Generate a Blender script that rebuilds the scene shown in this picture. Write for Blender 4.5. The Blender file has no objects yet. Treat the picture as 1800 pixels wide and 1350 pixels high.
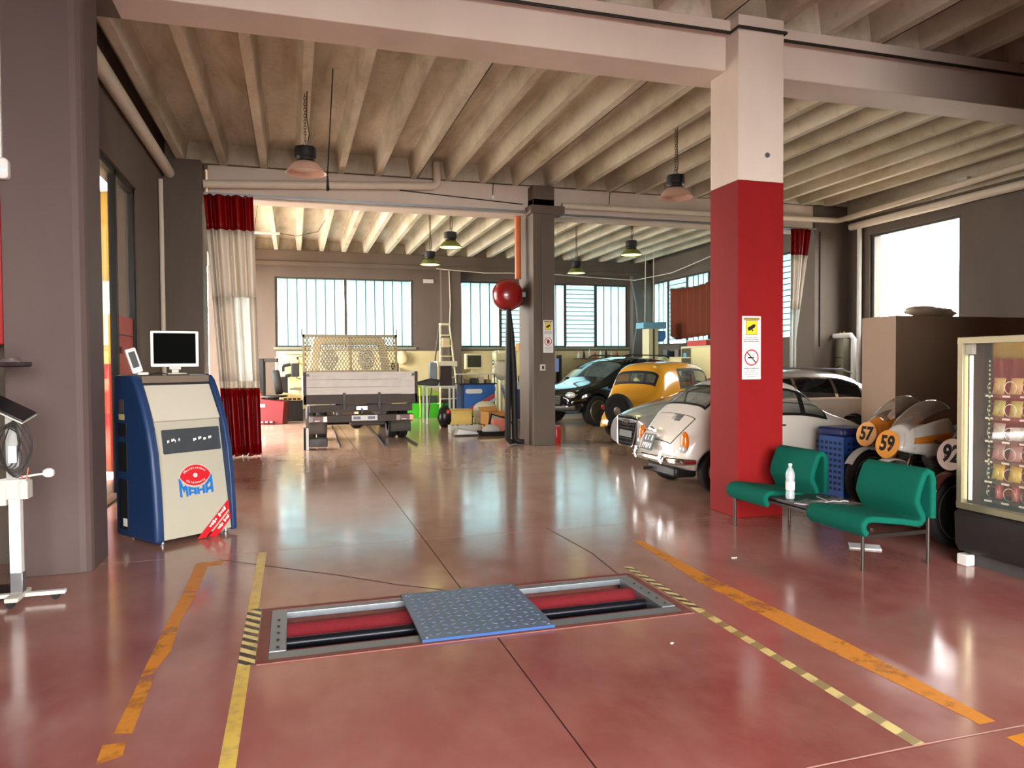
import bpy, bmesh, math, random
from mathutils import Vector, Matrix, Euler
random.seed(7)
PI = math.pi
sc = bpy.context.scene
COL = sc.collection

# ------------------------------------------------------------------ camera
YAW, PITCH, ROLL, FPX = 0.293310963, -0.0268469053, -0.00655303984, 1270.68814
CAM = Vector((0, 0, 1.55))
_f = Vector((math.sin(YAW)*math.cos(PITCH), math.cos(YAW)*math.cos(PITCH), math.sin(PITCH)))
_r0 = Vector((math.cos(YAW), -math.sin(YAW), 0)); _u0 = _r0.cross(_f)
_r = math.cos(ROLL)*_r0 + math.sin(ROLL)*_u0
_u = -math.sin(ROLL)*_r0 + math.cos(ROLL)*_u0
cd = bpy.data.cameras.new('camera'); cam = bpy.data.objects.new('camera', cd); COL.objects.link(cam)
cam.matrix_world = Matrix(((_r.x, _u.x, -_f.x, CAM.x), (_r.y, _u.y, -_f.y, CAM.y), (_r.z, _u.z, -_f.z, CAM.z), (0, 0, 0, 1)))
cd.sensor_fit = 'HORIZONTAL'; cd.sensor_width = 36; cd.lens = 36*FPX/1800; cd.clip_start = 0.05; cd.clip_end = 300
sc.camera = cam
def ray(x, y): return _r*((x-900)/FPX) - _u*((y-675)/FPX) + _f
def pz(x, y, z=0.0): d = ray(x, y); return CAM + d*((z-CAM.z)/d.z)      # pixel met with a horizontal plane
def pY(x, y, Y): d = ray(x, y); return CAM + d*(Y/d.y)                  # pixel met with a wall across the hall
def pX(x, y, X): d = ray(x, y); return CAM + d*(X/d.x)                  # pixel met with a wall along the hall

# ------------------------------------------------------------------ world, exposure
w = bpy.data.worlds.new('World'); sc.world = w; w.use_nodes = True
bg = w.node_tree.nodes['Background']; bg.inputs[0].default_value = (1.0, 0.98, 0.95, 1); bg.inputs[1].default_value = 9.0
vs = sc.view_settings; vs.view_transform = 'Standard'; vs.look = 'None'; vs.gamma = 1; vs.use_curve_mapping = False; vs.exposure = 1.38
def portal(loc, size, rot):
    l = bpy.data.lights.new('daylight_portal', 'AREA'); l.shape = 'RECTANGLE'; l.size, l.size_y = size; l.cycles.is_portal = True
    o = bpy.data.objects.new('daylight_portal', l); COL.objects.link(o); o.location = loc; o.rotation_euler = rot; return o

# ------------------------------------------------------------------ materials
def lin(c): c /= 255; return c/12.92 if c <= .04045 else ((c+.055)/1.055)**2.4
def S(r, g, b): return (lin(r), lin(g), lin(b), 1)
MATS = {}
def M(name, rgb=None, rough=.6, metal=0, var=.10, scale=6, bump=0, coat=0, trans=0, emit=None, es=0, rvar=0, alpha=1, spec=.5, ior=1.45, sheen=0):
    if name in MATS: return MATS[name]
    m = bpy.data.materials.new(name); MATS[name] = m; m.use_nodes = True
    nt = m.node_tree; b = nt.nodes['Principled BSDF']; L = nt.links.new
    c = S(*rgb)
    tc = nt.nodes.new('ShaderNodeTexCoord')
    nz = nt.nodes.new('ShaderNodeTexNoise'); nz.inputs['Scale'].default_value = scale; nz.inputs['Detail'].default_value = 4
    L(tc.outputs['Object'], nz.inputs['Vector'])
    mx = nt.nodes.new('ShaderNodeMix'); mx.data_type = 'RGBA'
    mx.inputs[6].default_value = tuple(x*(1-var) for x in c[:3])+(1,); mx.inputs[7].default_value = tuple(min(1, x*(1+var)) for x in c[:3])+(1,)
    L(nz.outputs[0], mx.inputs[0]); L(mx.outputs[2], b.inputs['Base Color'])
    b.inputs['Roughness'].default_value = rough; b.inputs['Metallic'].default_value = metal
    b.inputs['Specular IOR Level'].default_value = spec; b.inputs['IOR'].default_value = ior
    b.inputs['Coat Weight'].default_value = coat; b.inputs['Coat Roughness'].default_value = .05
    b.inputs['Transmission Weight'].default_value = trans; b.inputs['Alpha'].default_value = alpha
    if sheen: b.inputs['Sheen Weight'].default_value = sheen
    if rvar:
        mr = nt.nodes.new('ShaderNodeMapRange'); mr.inputs[3].default_value = max(0, rough-rvar); mr.inputs[4].default_value = rough+rvar
        L(nz.outputs[0], mr.inputs[0]); L(mr.outputs[0], b.inputs['Roughness'])
    if bump:
        bp = nt.nodes.new('ShaderNodeBump'); bp.inputs['Strength'].default_value = bump; bp.inputs['Distance'].default_value = .01
        n2 = nt.nodes.new('ShaderNodeTexNoise'); n2.inputs['Scale'].default_value = scale*6; L(tc.outputs['Object'], n2.inputs['Vector'])
        L(n2.outputs[0], bp.inputs['Height']); L(bp.outputs[0], b.inputs['Normal'])
    if emit: b.inputs['Emission Color'].default_value = S(*emit); b.inputs['Emission Strength'].default_value = es
    return m
def glass(name, rgb, dens=.3, rough=.02):
    """thin clear sheet: mostly see-through, some tint, mirror-like at grazing angles"""
    if name in MATS: return MATS[name]
    m = bpy.data.materials.new(name); MATS[name] = m; m.use_nodes = True; nt = m.node_tree; L = nt.links.new
    nt.nodes.remove(nt.nodes['Principled BSDF']); out = nt.nodes['Material Output']
    t = nt.nodes.new('ShaderNodeBsdfTransparent'); g = nt.nodes.new('ShaderNodeBsdfGlossy'); g.inputs['Roughness'].default_value = rough
    d = nt.nodes.new('ShaderNodeBsdfDiffuse'); d.inputs[0].default_value = S(*rgb)
    tc = nt.nodes.new('ShaderNodeTexCoord'); nz = nt.nodes.new('ShaderNodeTexNoise'); nz.inputs['Scale'].default_value = 3; L(tc.outputs['Object'], nz.inputs['Vector'])
    mr = nt.nodes.new('ShaderNodeMapRange'); mr.inputs[3].default_value = dens*.8; mr.inputs[4].default_value = min(1, dens*1.2); L(nz.outputs[0], mr.inputs[0])
    m1 = nt.nodes.new('ShaderNodeMixShader'); L(mr.outputs[0], m1.inputs[0]); L(t.outputs[0], m1.inputs[1]); L(d.outputs[0], m1.inputs[2])
    lw = nt.nodes.new('ShaderNodeLayerWeight'); lw.inputs[0].default_value = .5
    pw = nt.nodes.new('ShaderNodeMath'); pw.operation = 'POWER'; L(lw.outputs['Facing'], pw.inputs[0]); pw.inputs[1].default_value = 4
    fr = nt.nodes.new('ShaderNodeMath'); fr.operation = 'MULTIPLY_ADD'; L(pw.outputs[0], fr.inputs[0]); fr.inputs[1].default_value = .8; fr.inputs[2].default_value = .045
    m2 = nt.nodes.new('ShaderNodeMixShader'); L(fr.outputs[0], m2.inputs[0]); L(m1.outputs[0], m2.inputs[1]); L(g.outputs[0], m2.inputs[2])
    L(m2.outputs[0], out.inputs[0]); return m
def translucent(name, rgb, amount=.6, rough=.4, clear=0.0, refl=1.0):
    """sheet that lets diffuse light through (frosted glass, plastic curtain)"""
    if name in MATS: return MATS[name]
    m = bpy.data.materials.new(name); MATS[name] = m; m.use_nodes = True; nt = m.node_tree; L = nt.links.new
    b = nt.nodes['Principled BSDF']; out = nt.nodes['Material Output']; c = S(*rgb)
    tc = nt.nodes.new('ShaderNodeTexCoord'); nz = nt.nodes.new('ShaderNodeTexNoise'); nz.inputs['Scale'].default_value = 2.5; L(tc.outputs['Object'], nz.inputs['Vector'])
    mx = nt.nodes.new('ShaderNodeMix'); mx.data_type = 'RGBA'; mx.inputs[6].default_value = tuple(x*.92 for x in c[:3])+(1,); mx.inputs[7].default_value = c; L(nz.outputs[0], mx.inputs[0])
    b.inputs['Roughness'].default_value = rough
    if refl == 1: L(mx.outputs[2], b.inputs['Base Color'])
    else: b.inputs['Base Color'].default_value = tuple(x*refl for x in c[:3])+(1,)
    t = nt.nodes.new('ShaderNodeBsdfTranslucent'); L(mx.outputs[2], t.inputs[0])
    ms = nt.nodes.new('ShaderNodeMixShader'); ms.inputs[0].default_value = amount; L(b.outputs[0], ms.inputs[1]); L(t.outputs[0], ms.inputs[2])
    last = ms
    if clear:
        tr = nt.nodes.new('ShaderNodeBsdfTransparent'); m3 = nt.nodes.new('ShaderNodeMixShader'); m3.inputs[0].default_value = clear
        L(ms.outputs[0], m3.inputs[1]); L(tr.outputs[0], m3.inputs[2]); last = m3
    L(last.outputs[0], out.inputs[0]); return m
def node_mat(name):
    m = bpy.data.materials.new(name); MATS[name] = m; m.use_nodes = True
    return m, m.node_tree, m.node_tree.nodes['Principled BSDF'], m.node_tree.links.new
def nn(nt, t, **k):
    n = nt.nodes.new('ShaderNode'+t)
    for a, v in k.items(): setattr(n, a, v)
    return n
def ramp(nt, pts):
    r = nn(nt, 'ValToRGB'); e = r.color_ramp.elements
    while len(e) < len(pts): e.new(.5)
    for i, (p, c) in enumerate(pts): e[i].position = p; e[i].color = c
    return r
def world_noise(nt, scale, detail=5, stretch=(1, 1, 1), rough=.55, dist=0):
    g = nn(nt, 'NewGeometry'); mp = nn(nt, 'Mapping'); mp.inputs['Scale'].default_value = stretch
    nt.links.new(g.outputs['Position'], mp.inputs[0]); n = nn(nt, 'TexNoise'); n.inputs['Scale'].default_value = scale
    n.inputs['Detail'].default_value = detail; n.inputs['Roughness'].default_value = rough; n.inputs['Distortion'].default_value = dist
    nt.links.new(mp.outputs[0], n.inputs['Vector']); return n
def mixc(nt, fac, a, b):
    m = nn(nt, 'Mix', data_type='RGBA')
    for sock, val in ((m.inputs[0], fac), (m.inputs[6], a), (m.inputs[7], b)):
        if hasattr(val, 'is_output'): nt.links.new(val, sock)
        else: sock.default_value = val
    return m.outputs[2]

def floor_material():
    m, nt, b, L = node_mat('red_sealed_concrete')
    n1 = world_noise(nt, .55, 4, dist=.4, rough=.5); n2 = world_noise(nt, 3.5, 6, (1, .7, 1), .6); n3 = world_noise(nt, .3, 3); n5 = world_noise(nt, 22, 4)
    r1 = ramp(nt, [(.28, S(120, 60, 56)), (.5, S(144, 84, 79)), (.72, S(162, 114, 107))]); L(n1.outputs[0], r1.inputs[0])
    r2 = ramp(nt, [(.40, (0, 0, 0, 1)), (.80, (1, 1, 1, 1))]); L(n2.outputs[0], r2.inputs[0])
    mu = nn(nt, 'Math', operation='MULTIPLY'); L(r2.outputs[0], mu.inputs[0]); mu.inputs[1].default_value = .30
    c = mixc(nt, mu.outputs[0], r1.outputs[0], S(172, 132, 122))
    # worn paler towards the workshop; colour also carries window reflection and bounce light
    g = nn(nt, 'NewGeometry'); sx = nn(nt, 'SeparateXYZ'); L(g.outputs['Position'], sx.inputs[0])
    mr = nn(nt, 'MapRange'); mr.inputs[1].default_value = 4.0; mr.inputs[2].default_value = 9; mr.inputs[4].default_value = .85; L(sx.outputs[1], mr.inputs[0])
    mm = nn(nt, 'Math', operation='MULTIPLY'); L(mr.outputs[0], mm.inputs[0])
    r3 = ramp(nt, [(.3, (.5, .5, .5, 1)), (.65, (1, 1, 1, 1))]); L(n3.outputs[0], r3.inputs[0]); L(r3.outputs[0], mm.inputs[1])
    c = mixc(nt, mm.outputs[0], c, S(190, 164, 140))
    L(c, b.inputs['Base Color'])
    rr = nn(nt, 'MapRange'); rr.inputs[3].default_value = .05; rr.inputs[4].default_value = .26; L(n2.outputs[0], rr.inputs[0]); L(rr.outputs[0], b.inputs['Roughness'])
    bp = nn(nt, 'Bump'); bp.inputs['Strength'].default_value = .045; bp.inputs['Distance'].default_value = .02
    n4 = world_noise(nt, 2.2, 5, (1, .5, 1)); L(n4.outputs[0], bp.inputs['Height']); L(bp.outputs[0], b.inputs['Normal'])
    b.inputs['Specular IOR Level'].default_value = .9
    return m
def concrete_material():
    m, nt, b, L = node_mat('stained_concrete')
    n1 = world_noise(nt, 1.1, 7, (2.2, .5, 1), .62, .4); n2 = world_noise(nt, 9, 6)
    r1 = ramp(nt, [(.25, S(150, 136, 112)), (.5, S(194, 184, 163)), (.75, S(220, 213, 198))]); L(n1.outputs[0], r1.inputs[0])
    r2 = ramp(nt, [(.55, (0, 0, 0, 1)), (.85, (1, 1, 1, 1))]); L(n2.outputs[0], r2.inputs[0])
    mu = nn(nt, 'Math', operation='MULTIPLY'); L(r2.outputs[0], mu.inputs[0]); mu.inputs[1].default_value = .45
    L(mixc(nt, mu.outputs[0], r1.outputs[0], S(130, 115, 92)), b.inputs['Base Color'])
    b.inputs['Roughness'].default_value = .85
    bp = nn(nt, 'Bump'); bp.inputs['Strength'].default_value = .3; bp.inputs['Distance'].default_value = .01; L(n2.outputs[0], bp.inputs['Height']); L(bp.outputs[0], b.inputs['Normal'])
    return m
def paint_wall(name, rgb, rgb2, sc_=.8, rough=.6):
    m, nt, b, L = node_mat(name)
    n1 = world_noise(nt, sc_, 6, (1, 1, .5)); n2 = world_noise(nt, 14, 4)
    r1 = ramp(nt, [(.3, S(*rgb2)), (.7, S(*rgb))]); L(n1.outputs[0], r1.inputs[0]); L(r1.outputs[0], b.inputs['Base Color'])
    b.inputs['Roughness'].default_value = rough; b.inputs['Specular IOR Level'].default_value = .25
    bp = nn(nt, 'Bump'); bp.inputs['Strength'].default_value = .15; bp.inputs['Distance'].default_value = .01; L(n2.outputs[0], bp.inputs['Height']); L(bp.outputs[0], b.inputs['Normal'])
    return m
FLOOR = floor_material(); CONC = concrete_material()
TAUPE = paint_wall('taupe_wall_paint', (106, 93, 83), (92, 80, 70)); OFFW = paint_wall('offwhite_beam_paint', (222, 207, 194), (205, 188, 174))
REDP = paint_wall('dark_red_column_paint', (142, 14, 14), (124, 9, 10), rough=.7); CREAMW = paint_wall('cream_wall_paint', (214, 198, 150), (190, 172, 125))
BEIGEW = paint_wall('warm_beige_partition', (168, 138, 115), (150, 122, 100))

# ------------------------------------------------------------------ mesh builder
class MB:
    def __init__(s): s.v = []; s.f = []
    def add(s, vs, fs, Mx=None):
        o = len(s.v); s.v += [tuple(Mx @ Vector(v)) if Mx else tuple(v) for v in vs]; s.f += [tuple(i+o for i in f) for f in fs]; return s
    def bb(s, x0, x1, y0, y1, z0, z1, Mx=None):
        return s.add([(x0, y0, z0), (x1, y0, z0), (x1, y1, z0), (x0, y1, z0), (x0, y0, z1), (x1, y0, z1), (x1, y1, z1), (x0, y1, z1)],
                     [(3, 2, 1, 0), (4, 5, 6, 7), (0, 1, 5, 4), (1, 2, 6, 5), (2, 3, 7, 6), (3, 0, 4, 7)], Mx)
    def box(s, c, d, rot=(0, 0, 0)):
        Mx = Matrix.Translation(c) @ Euler(rot).to_matrix().to_4x4(); return s.bb(-d[0]/2, d[0]/2, -d[1]/2, d[1]/2, -d[2]/2, d[2]/2, Mx)
    def prism(s, poly, t0, t1, axis='z', Mx=None):
        n = len(poly); g = {'z': lambda a, b, t: (a, b, t), 'x': lambda a, b, t: (t, a, b), 'y': lambda a, b, t: (a, t, b)}[axis]
        vs = [g(a, b, t0) for a, b in poly] + [g(a, b, t1) for a, b in poly]
        return s.add(vs, [tuple(range(n))[::-1], tuple(range(n, 2*n))] + [(i, (i+1) % n, n+(i+1) % n, n+i) for i in range(n)], Mx)
    def rings(s, rs, cap=True, closed=False):
        n = len(rs[0]); vs = [p for r in rs for p in r]; fs = []
        k = len(rs)
        for i in range(k if closed else k-1):
            j = (i+1) % k
            for a in range(n): fs.append((i*n+a, i*n+(a+1) % n, j*n+(a+1) % n, j*n+a))
        if cap and not closed: fs += [tuple(range(n))[::-1], tuple(range((k-1)*n, k*n))]
        return s.add(vs, fs)
    def tube(s, pts, r, n=8, closed=False, flat=1.0):
        pts = [Vector(p) for p in pts]; k = len(pts); rs = []; up = None
        for i, p in enumerate(pts):
            a = pts[(i-1) % k] if (closed or i) else p; b = pts[(i+1) % k] if (closed or i < k-1) else p
            t = (b-a).normalized()
            if up is None: up = Vector((0, 0, 1)) if abs(t.z) < .9 else Vector((1, 0, 0))
            sd = t.cross(up).normalized(); up = sd.cross(t).normalized()
            rr = r[i] if isinstance(r, (list, tuple)) else r
            rs.append([tuple(p + sd*math.cos(2*PI*q/n)*rr + up*math.sin(2*PI*q/n)*rr*flat) for q in range(n)])
        return s.rings(rs, closed=closed)
    def cyl(s, a, b, r, r2=None, n=16): return s.tube([a, b], [r, r if r2 is None else r2], n)
    def lathe(s, prof, n=24, Mx=None, arc=2*PI):
        vs = []; fs = []; k = len(prof)
        for r, z in prof:
            for q in range(n): a = 2*PI*q/n; vs.append((r*math.cos(a), r*math.sin(a), z))
        for i in range(k-1):
            for q in range(n): fs.append((i*n+q, i*n+(q+1) % n, (i+1)*n+(q+1) % n, (i+1)*n+q))
        if prof[0][0] > 1e-5: fs.append(tuple(range(n))[::-1])
        if prof[-1][0] > 1e-5: fs.append(tuple(range((k-1)*n, k*n)))
        return s.add(vs, fs, Mx)
    def torus(s, R, r, n=32, m=10, Mx=None):
        vs = []; fs = []
        for i in range(n):
            a = 2*PI*i/n
            for j in range(m): b = 2*PI*j/m; q = R+r*math.cos(b); vs.append((q*math.cos(a), q*math.sin(a), r*math.sin(b)))
        for i in range(n):
            for j in range(m): fs.append((i*m+j, ((i+1) % n)*m+j, ((i+1) % n)*m+(j+1) % m, i*m+(j+1) % m))
        return s.add(vs, fs, Mx)
    def sheet(s, fn, nu, nv, th=0):
        vs = [fn(u/nu, v/nv) for v in range(nv+1) for u in range(nu+1)]
        return s.add(vs, [(v*(nu+1)+u, v*(nu+1)+u+1, (v+1)*(nu+1)+u+1, (v+1)*(nu+1)+u) for v in range(nv) for u in range(nu)])
    def blob(s, c, r, n=10, m=7, jit=0, Mx=None):
        vs = [(c[0], c[1], c[2]-r[2])]; fs = []
        for j in range(1, m):
            t = PI*j/m
            for i in range(n):
                a = 2*PI*i/n; q = 1+random.uniform(-jit, jit)
                vs.append((c[0]+r[0]*q*math.sin(t)*math.cos(a), c[1]+r[1]*q*math.sin(t)*math.sin(a), c[2]-r[2]*q*math.cos(t)))
        vs.append((c[0], c[1], c[2]+r[2]))
        for i in range(n): fs.append((0, 1+(i+1) % n, 1+i)); fs.append((len(vs)-1, len(vs)-1-n+i, len(vs)-1-n+(i+1) % n))
        for j in range(m-2):
            for i in range(n): fs.append((1+j*n+i, 1+j*n+(i+1) % n, 1+(j+1)*n+(i+1) % n, 1+(j+1)*n+i))
        return s.add(vs, fs, Mx)
    def mesh(s, name, mat, smooth=True, ang=35, fix=True):
        me = bpy.data.meshes.new(name); me.from_pydata(s.v, [], s.f)
        if fix:
            bm = bmesh.new(); bm.from_mesh(me); bmesh.ops.remove_doubles(bm, verts=bm.verts, dist=1e-6); bmesh.ops.recalc_face_normals(bm, faces=bm.faces); bm.to_mesh(me); bm.free()
        me.materials.append(mat)
        if smooth:
            for p in me.polygons: p.use_smooth = True
            me.set_sharp_from_angle(angle=math.radians(ang))
        me.update(); return me
    def build(s, name, mat, parent=None, bevel=0, smooth=True, ang=35, sub=0, solid=0, seg=2):
        return link(name, s.mesh(name, mat, smooth, ang), parent, bevel, sub, solid, seg)
def link(name, me, parent=None, bevel=0, sub=0, solid=0, seg=2):
    o = bpy.data.objects.new(name, me); COL.objects.link(o)
    if parent: o.parent = parent
    if solid: q = o.modifiers.new('s', 'SOLIDIFY'); q.thickness = solid; q.offset = 0
    if bevel: q = o.modifiers.new('b', 'BEVEL'); q.width = bevel; q.segments = seg; q.limit_method = 'ANGLE'; q.angle_limit = math.radians(40)
    if sub: q = o.modifiers.new('u', 'SUBSURF'); q.levels = sub; q.render_levels = sub
    return o
def tag(o, label=None, cat=None, group=None, kind=None):
    for k, v in (('label', label), ('category', cat), ('group', group), ('kind', kind)):
        if v: o[k] = v
    return o
def thing(name, label, cat, loc=(0, 0, 0), rz=0, group=None):
    o = bpy.data.objects.new(name, None); COL.objects.link(o); o.location = loc; o.rotation_euler = (0, 0, rz); o.empty_display_size = .1
    return tag(o, label, cat, group)
def dup(root, loc=None, rz=None, label=None):
    def cp(o, par):
        c = o.copy(); COL.objects.link(c)
        if par: c.parent = par
        for ch in kids.get(o.name, []): cp(ch, c)
        return c
    kids = {}
    def walk(o):
        kids[o.name] = list(o.children)
        for ch in o.children: walk(ch)
    walk(root); r = cp(root, None)
    if loc is not None: r.location = loc
    if rz is not None: r.rotation_euler = (0, 0, rz)
    if label: r['label'] = label
    return r
def struct(name, mb, mat, bevel=0, parent=None, label=None):
    o = mb.build(name, mat, parent, bevel, smooth=False)
    if not parent: o['kind'] = 'structure'
    if label: o['label'] = label
    return o
TXT = {}
def text_mesh(body, size, mat, ext=.0008, sx=1.0, weight=0):
    cu = bpy.data.curves.new('t', 'FONT'); cu.body = body; cu.size = size; cu.extrude = ext; cu.align_x = 'CENTER'; cu.align_y = 'CENTER'; cu.resolution_u = 3; cu.offset = weight
    ob = bpy.data.objects.new('t', cu); COL.objects.link(ob); dg = bpy.context.evaluated_depsgraph_get()
    me = bpy.data.meshes.new_from_object(ob.evaluated_get(dg)); bpy.data.objects.remove(ob); bpy.data.curves.remove(cu)
    if sx != 1:
        for v in me.vertices: v.co.x *= sx
    me.materials.clear(); me.materials.append(mat); return me
def text(name, body, size, mat, parent, Mx, ext=.0008, sx=1.0, weight=0):
    me = text_mesh(body, size, mat, ext, sx, weight); o = link(name, me, parent); o.matrix_local = Mx; return o
def FR(o, xd, yd):
    """frame with origin o, local x along xd, local y along yd, z the normal"""
    xd = Vector(xd).normalized(); yd = Vector(yd).normalized(); zd = xd.cross(yd)
    return Matrix(((xd.x, yd.x, zd.x, o[0]), (xd.y, yd.y, zd.y, o[1]), (xd.z, yd.z, zd.z, o[2]), (0, 0, 0, 1)))
def arc(c, r, a0, a1, n): return [(c[0]+r*math.cos(a0+(a1-a0)*i/n), c[1]+r*math.sin(a0+(a1-a0)*i/n)) for i in range(n+1)]
def rrect(x0, x1, y0, y1, r, n=4):
    return arc((x1-r, y0+r), r, -PI/2, 0, n)+arc((x1-r, y1-r), r, 0, PI/2, n)+arc((x0+r, y1-r), r, PI/2, PI, n)+arc((x0+r, y0+r), r, PI, 1.5*PI, n)
BLACK = M('black_rubber', (22, 22, 22), .75); STEEL = M('brushed_steel', (150, 152, 155), .35, .9, rvar=.1, scale=20); CHROME = M('chrome', (225, 225, 225), .08, 1)
WHITE = M('white_plastic', (225, 224, 218), .4); DKMET = M('dark_metal', (45, 42, 40), .45, .6, rvar=.1); CREAM = M('cream_enamel', (222, 210, 165), .45, var=.06)
LBLUE = M('lift_blue', (120, 175, 200), .45); BLUEP = M('deep_blue_paint', (30, 62, 110), .45); GREYW = M('grey_white_plastic', (196, 193, 182), .5, var=.05)
PIPE = M('cream_painted_pipe', (214, 200, 182), .5); CABLE = M('dark_cable', (40, 34, 30), .6); PAPER = M('white_paper', (225, 222, 215), .8)
# ------------------------------------------------------------------ the building
XL, XR, YB, YF, ZR, ZS, ZB = -2.0, 11.8, 22.7, -3.2, 4.97, 5.32, 4.50
# ground below, then the floor slabs with open joints between them
struct('ground', MB().bb(-40, 50, 6, 60, -1.2, -.9), M('pale_bounce_ground', (190, 180, 165), .9, bump=.3))  # unseen ground, kept pale to bounce daylight up to the back ceilings
struct('ground_dark_front', MB().bb(-40, 50, -40, 6, -1.2, -.9), M('dark_low_bounce_ground', (62, 60, 58), .9, bump=.3))  # unseen ground, made dark so little light bounces onto the near ceiling
fl = struct('floor', MB().bb(-3.6, 12.1, YF-.3, 23, -.8, -.5), M('subfloor_earth', (60, 50, 45), .9))
G = .004
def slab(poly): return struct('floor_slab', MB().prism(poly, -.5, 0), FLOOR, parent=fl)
RX0, RX1, RY0, RY1 = -.21, 2.36, 3.93, 4.83      # the pit of the roller bed
xs = [-3.6, 1.09, 12.1]; ys = [YF-.3, 2.28, 6.35, 13.4, 23.0]
for i in range(2):
    for j in range(4):
        a, b, c, d = xs[i]+G, xs[i+1]-G, ys[j]+G, ys[j+1]-G
        if j == 1 and i == 0: slab([(a, c), (b, c), (b, RY0), (RX0, RY0), (RX0, RY1), (b, RY1), (b, d), (a, d)])
        elif j == 1: slab([(a, c), (b, c), (b, d), (a, d), (a, RY1), (RX1, RY1), (RX1, RY0), (a, RY0)])
        else: slab([(a, c), (b, c), (b, d), (a, d)])
struct('joint_filler', MB().bb(1.09-G, 1.09+G, YF, RY0, -.5, -.006).bb(1.09-G, 1.09+G, RY1, 23, -.5, -.006), M('joint_sealant', (35, 28, 25), .9), parent=fl)

# ceilings: ribbed concrete planks, one rib after the other
ce = struct('ceiling', MB().bb(-3.6, 12.1, YF-.3, 23, ZS, ZS+.25), CONC)
def rib_mesh(y0, y1):
    return MB().prism([(-.055, ZR), (.055, ZR), (.10, ZS-.03), (.14, ZS+.02), (-.14, ZS+.02), (-.10, ZS-.03)], y0, y1, 'y').mesh('ceiling_rib', CONC, smooth=False)
BAYS = [(YF-.2, 6.46), (6.88, 13.32), (13.73, YB)]
for b, (y0, y1) in enumerate(BAYS):
    me = rib_mesh(y0, y1)
    for k in range(-2 if b == 0 else 0, 21):
        o = link('ceiling_rib', me, ce); o.location = (-1.74+.649*k, 0, 0)
    # end diaphragms between the ribs, above the beams
    struct('rib_end_plate', MB().bb(-3.5, XR, y1-.06, y1, ZR+.02, ZS+.01).bb(-3.5, XR, y0, y0+.06, ZR+.02, ZS+.01), CONC, parent=ce)
    jm = MB().prism([(-.006, ZR-.004), (.006, ZR-.004), (.006, ZS), (-.006, ZS)], y0+.02, y1-.02, 'y').mesh('plank_joint', CABLE, smooth=False)
    for k in (6, 9, 12, 15):
        o = link('plank_joint', jm, ce); o.location = (-1.74+.649*k+(.34 if b else .30)*0+.056, 0, 0)

# beams across the hall
b1 = struct('trim_1', MB().bb(XL+.64, XR, 6.44, 6.90, ZB, ZR+.005), OFFW, .012, label='pale painted beam across the hall over the red column')
struct('beam_ledge', MB().bb(XL+.64, XR, 6.36, 6.44, ZR-.11, ZR+.0), OFFW, .006, parent=b1)
struct('beam_end', MB().bb(-3.6, XL+.64, 6.44, 6.90, ZB, ZR+.005), TAUPE, .006, parent=b1)
b2 = struct('trim_2', MB().bb(-1.35, XR, 13.30, 13.75, 4.42, ZR+.005), OFFW, .012, label='pale painted beam over the grey column and the curtains')
b3 = struct('trim_3', MB().bb(XL, XR, YB-.30, YB, 4.60, ZR+.005), TAUPE, .012, label='taupe beam along the top of the back wall')
struct('beam_ledge', MB().bb(XL, XR, YB-.34, YB-.30, 4.52, 4.64), TAUPE, .006, parent=b3)

# columns
c1 = struct('column_red', MB().bb(4.22, 4.75, 6.22, 6.72, 0, 3.36), REDP, .008, label='square column painted dark red below and white above')
struct('column_top', MB().bb(4.222, 4.748, 6.222, 6.718, 3.36, ZR+.005), OFFW, .006, parent=c1)
MB().cyl((4.55, 6.22, 3.62), (4.55, 6.205, 3.62), .025, n=16).build('bolt_plug', STEEL, c1)
c2 = struct('column_grey', MB().bb(4.36, 4.79, 13.0, 13.90, 0, 4.68), TAUPE, .008, label='grey taupe column in the middle of the workshop')
struct('column_cap', MB().bb(4.30, 4.98, 12.94, 13.3, 4.40, 4.55).bb(4.36, 4.79, 13.0, 13.3, 4.55, 4.93), TAUPE, .006, parent=c2)
struct('column_left', MB().prism([(-2.02, 6.12), (-1.56, 6.12)]+[(-1.48-.08+.08*math.cos(a), 6.20+.08*math.sin(a)) for a in (-PI/3, -PI/6, 0)]+[(-1.48, 6.62), (-2.02, 6.62)], 0, ZR), paint_wall('dark_taupe_pillar', (98, 82, 78), (86, 70, 68)), .006, label='broad dark taupe pillar at the left')
struct('column_curtain', MB().bb(-2.05, -1.42, 13.02, 13.7, 0, ZR), TAUPE, .008, label='dark taupe pillar beside the left curtain')
struct('column_right', MB().bb(10.92, XR, 13.25, 13.9, 0, ZR), TAUPE, .008, label='taupe pillar beside the right curtain')
for nm, x0, x1 in (('column_back', 4.48, 5.10), ('column_corner', 11.1, XR)):
    struct(nm, MB().bb(x0, x1, YB-.28, YB, 0, 4.6), TAUPE, .008, label='taupe pilaster on the back wall' if nm == 'column_back' else 'taupe pilaster in the back right corner')

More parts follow.
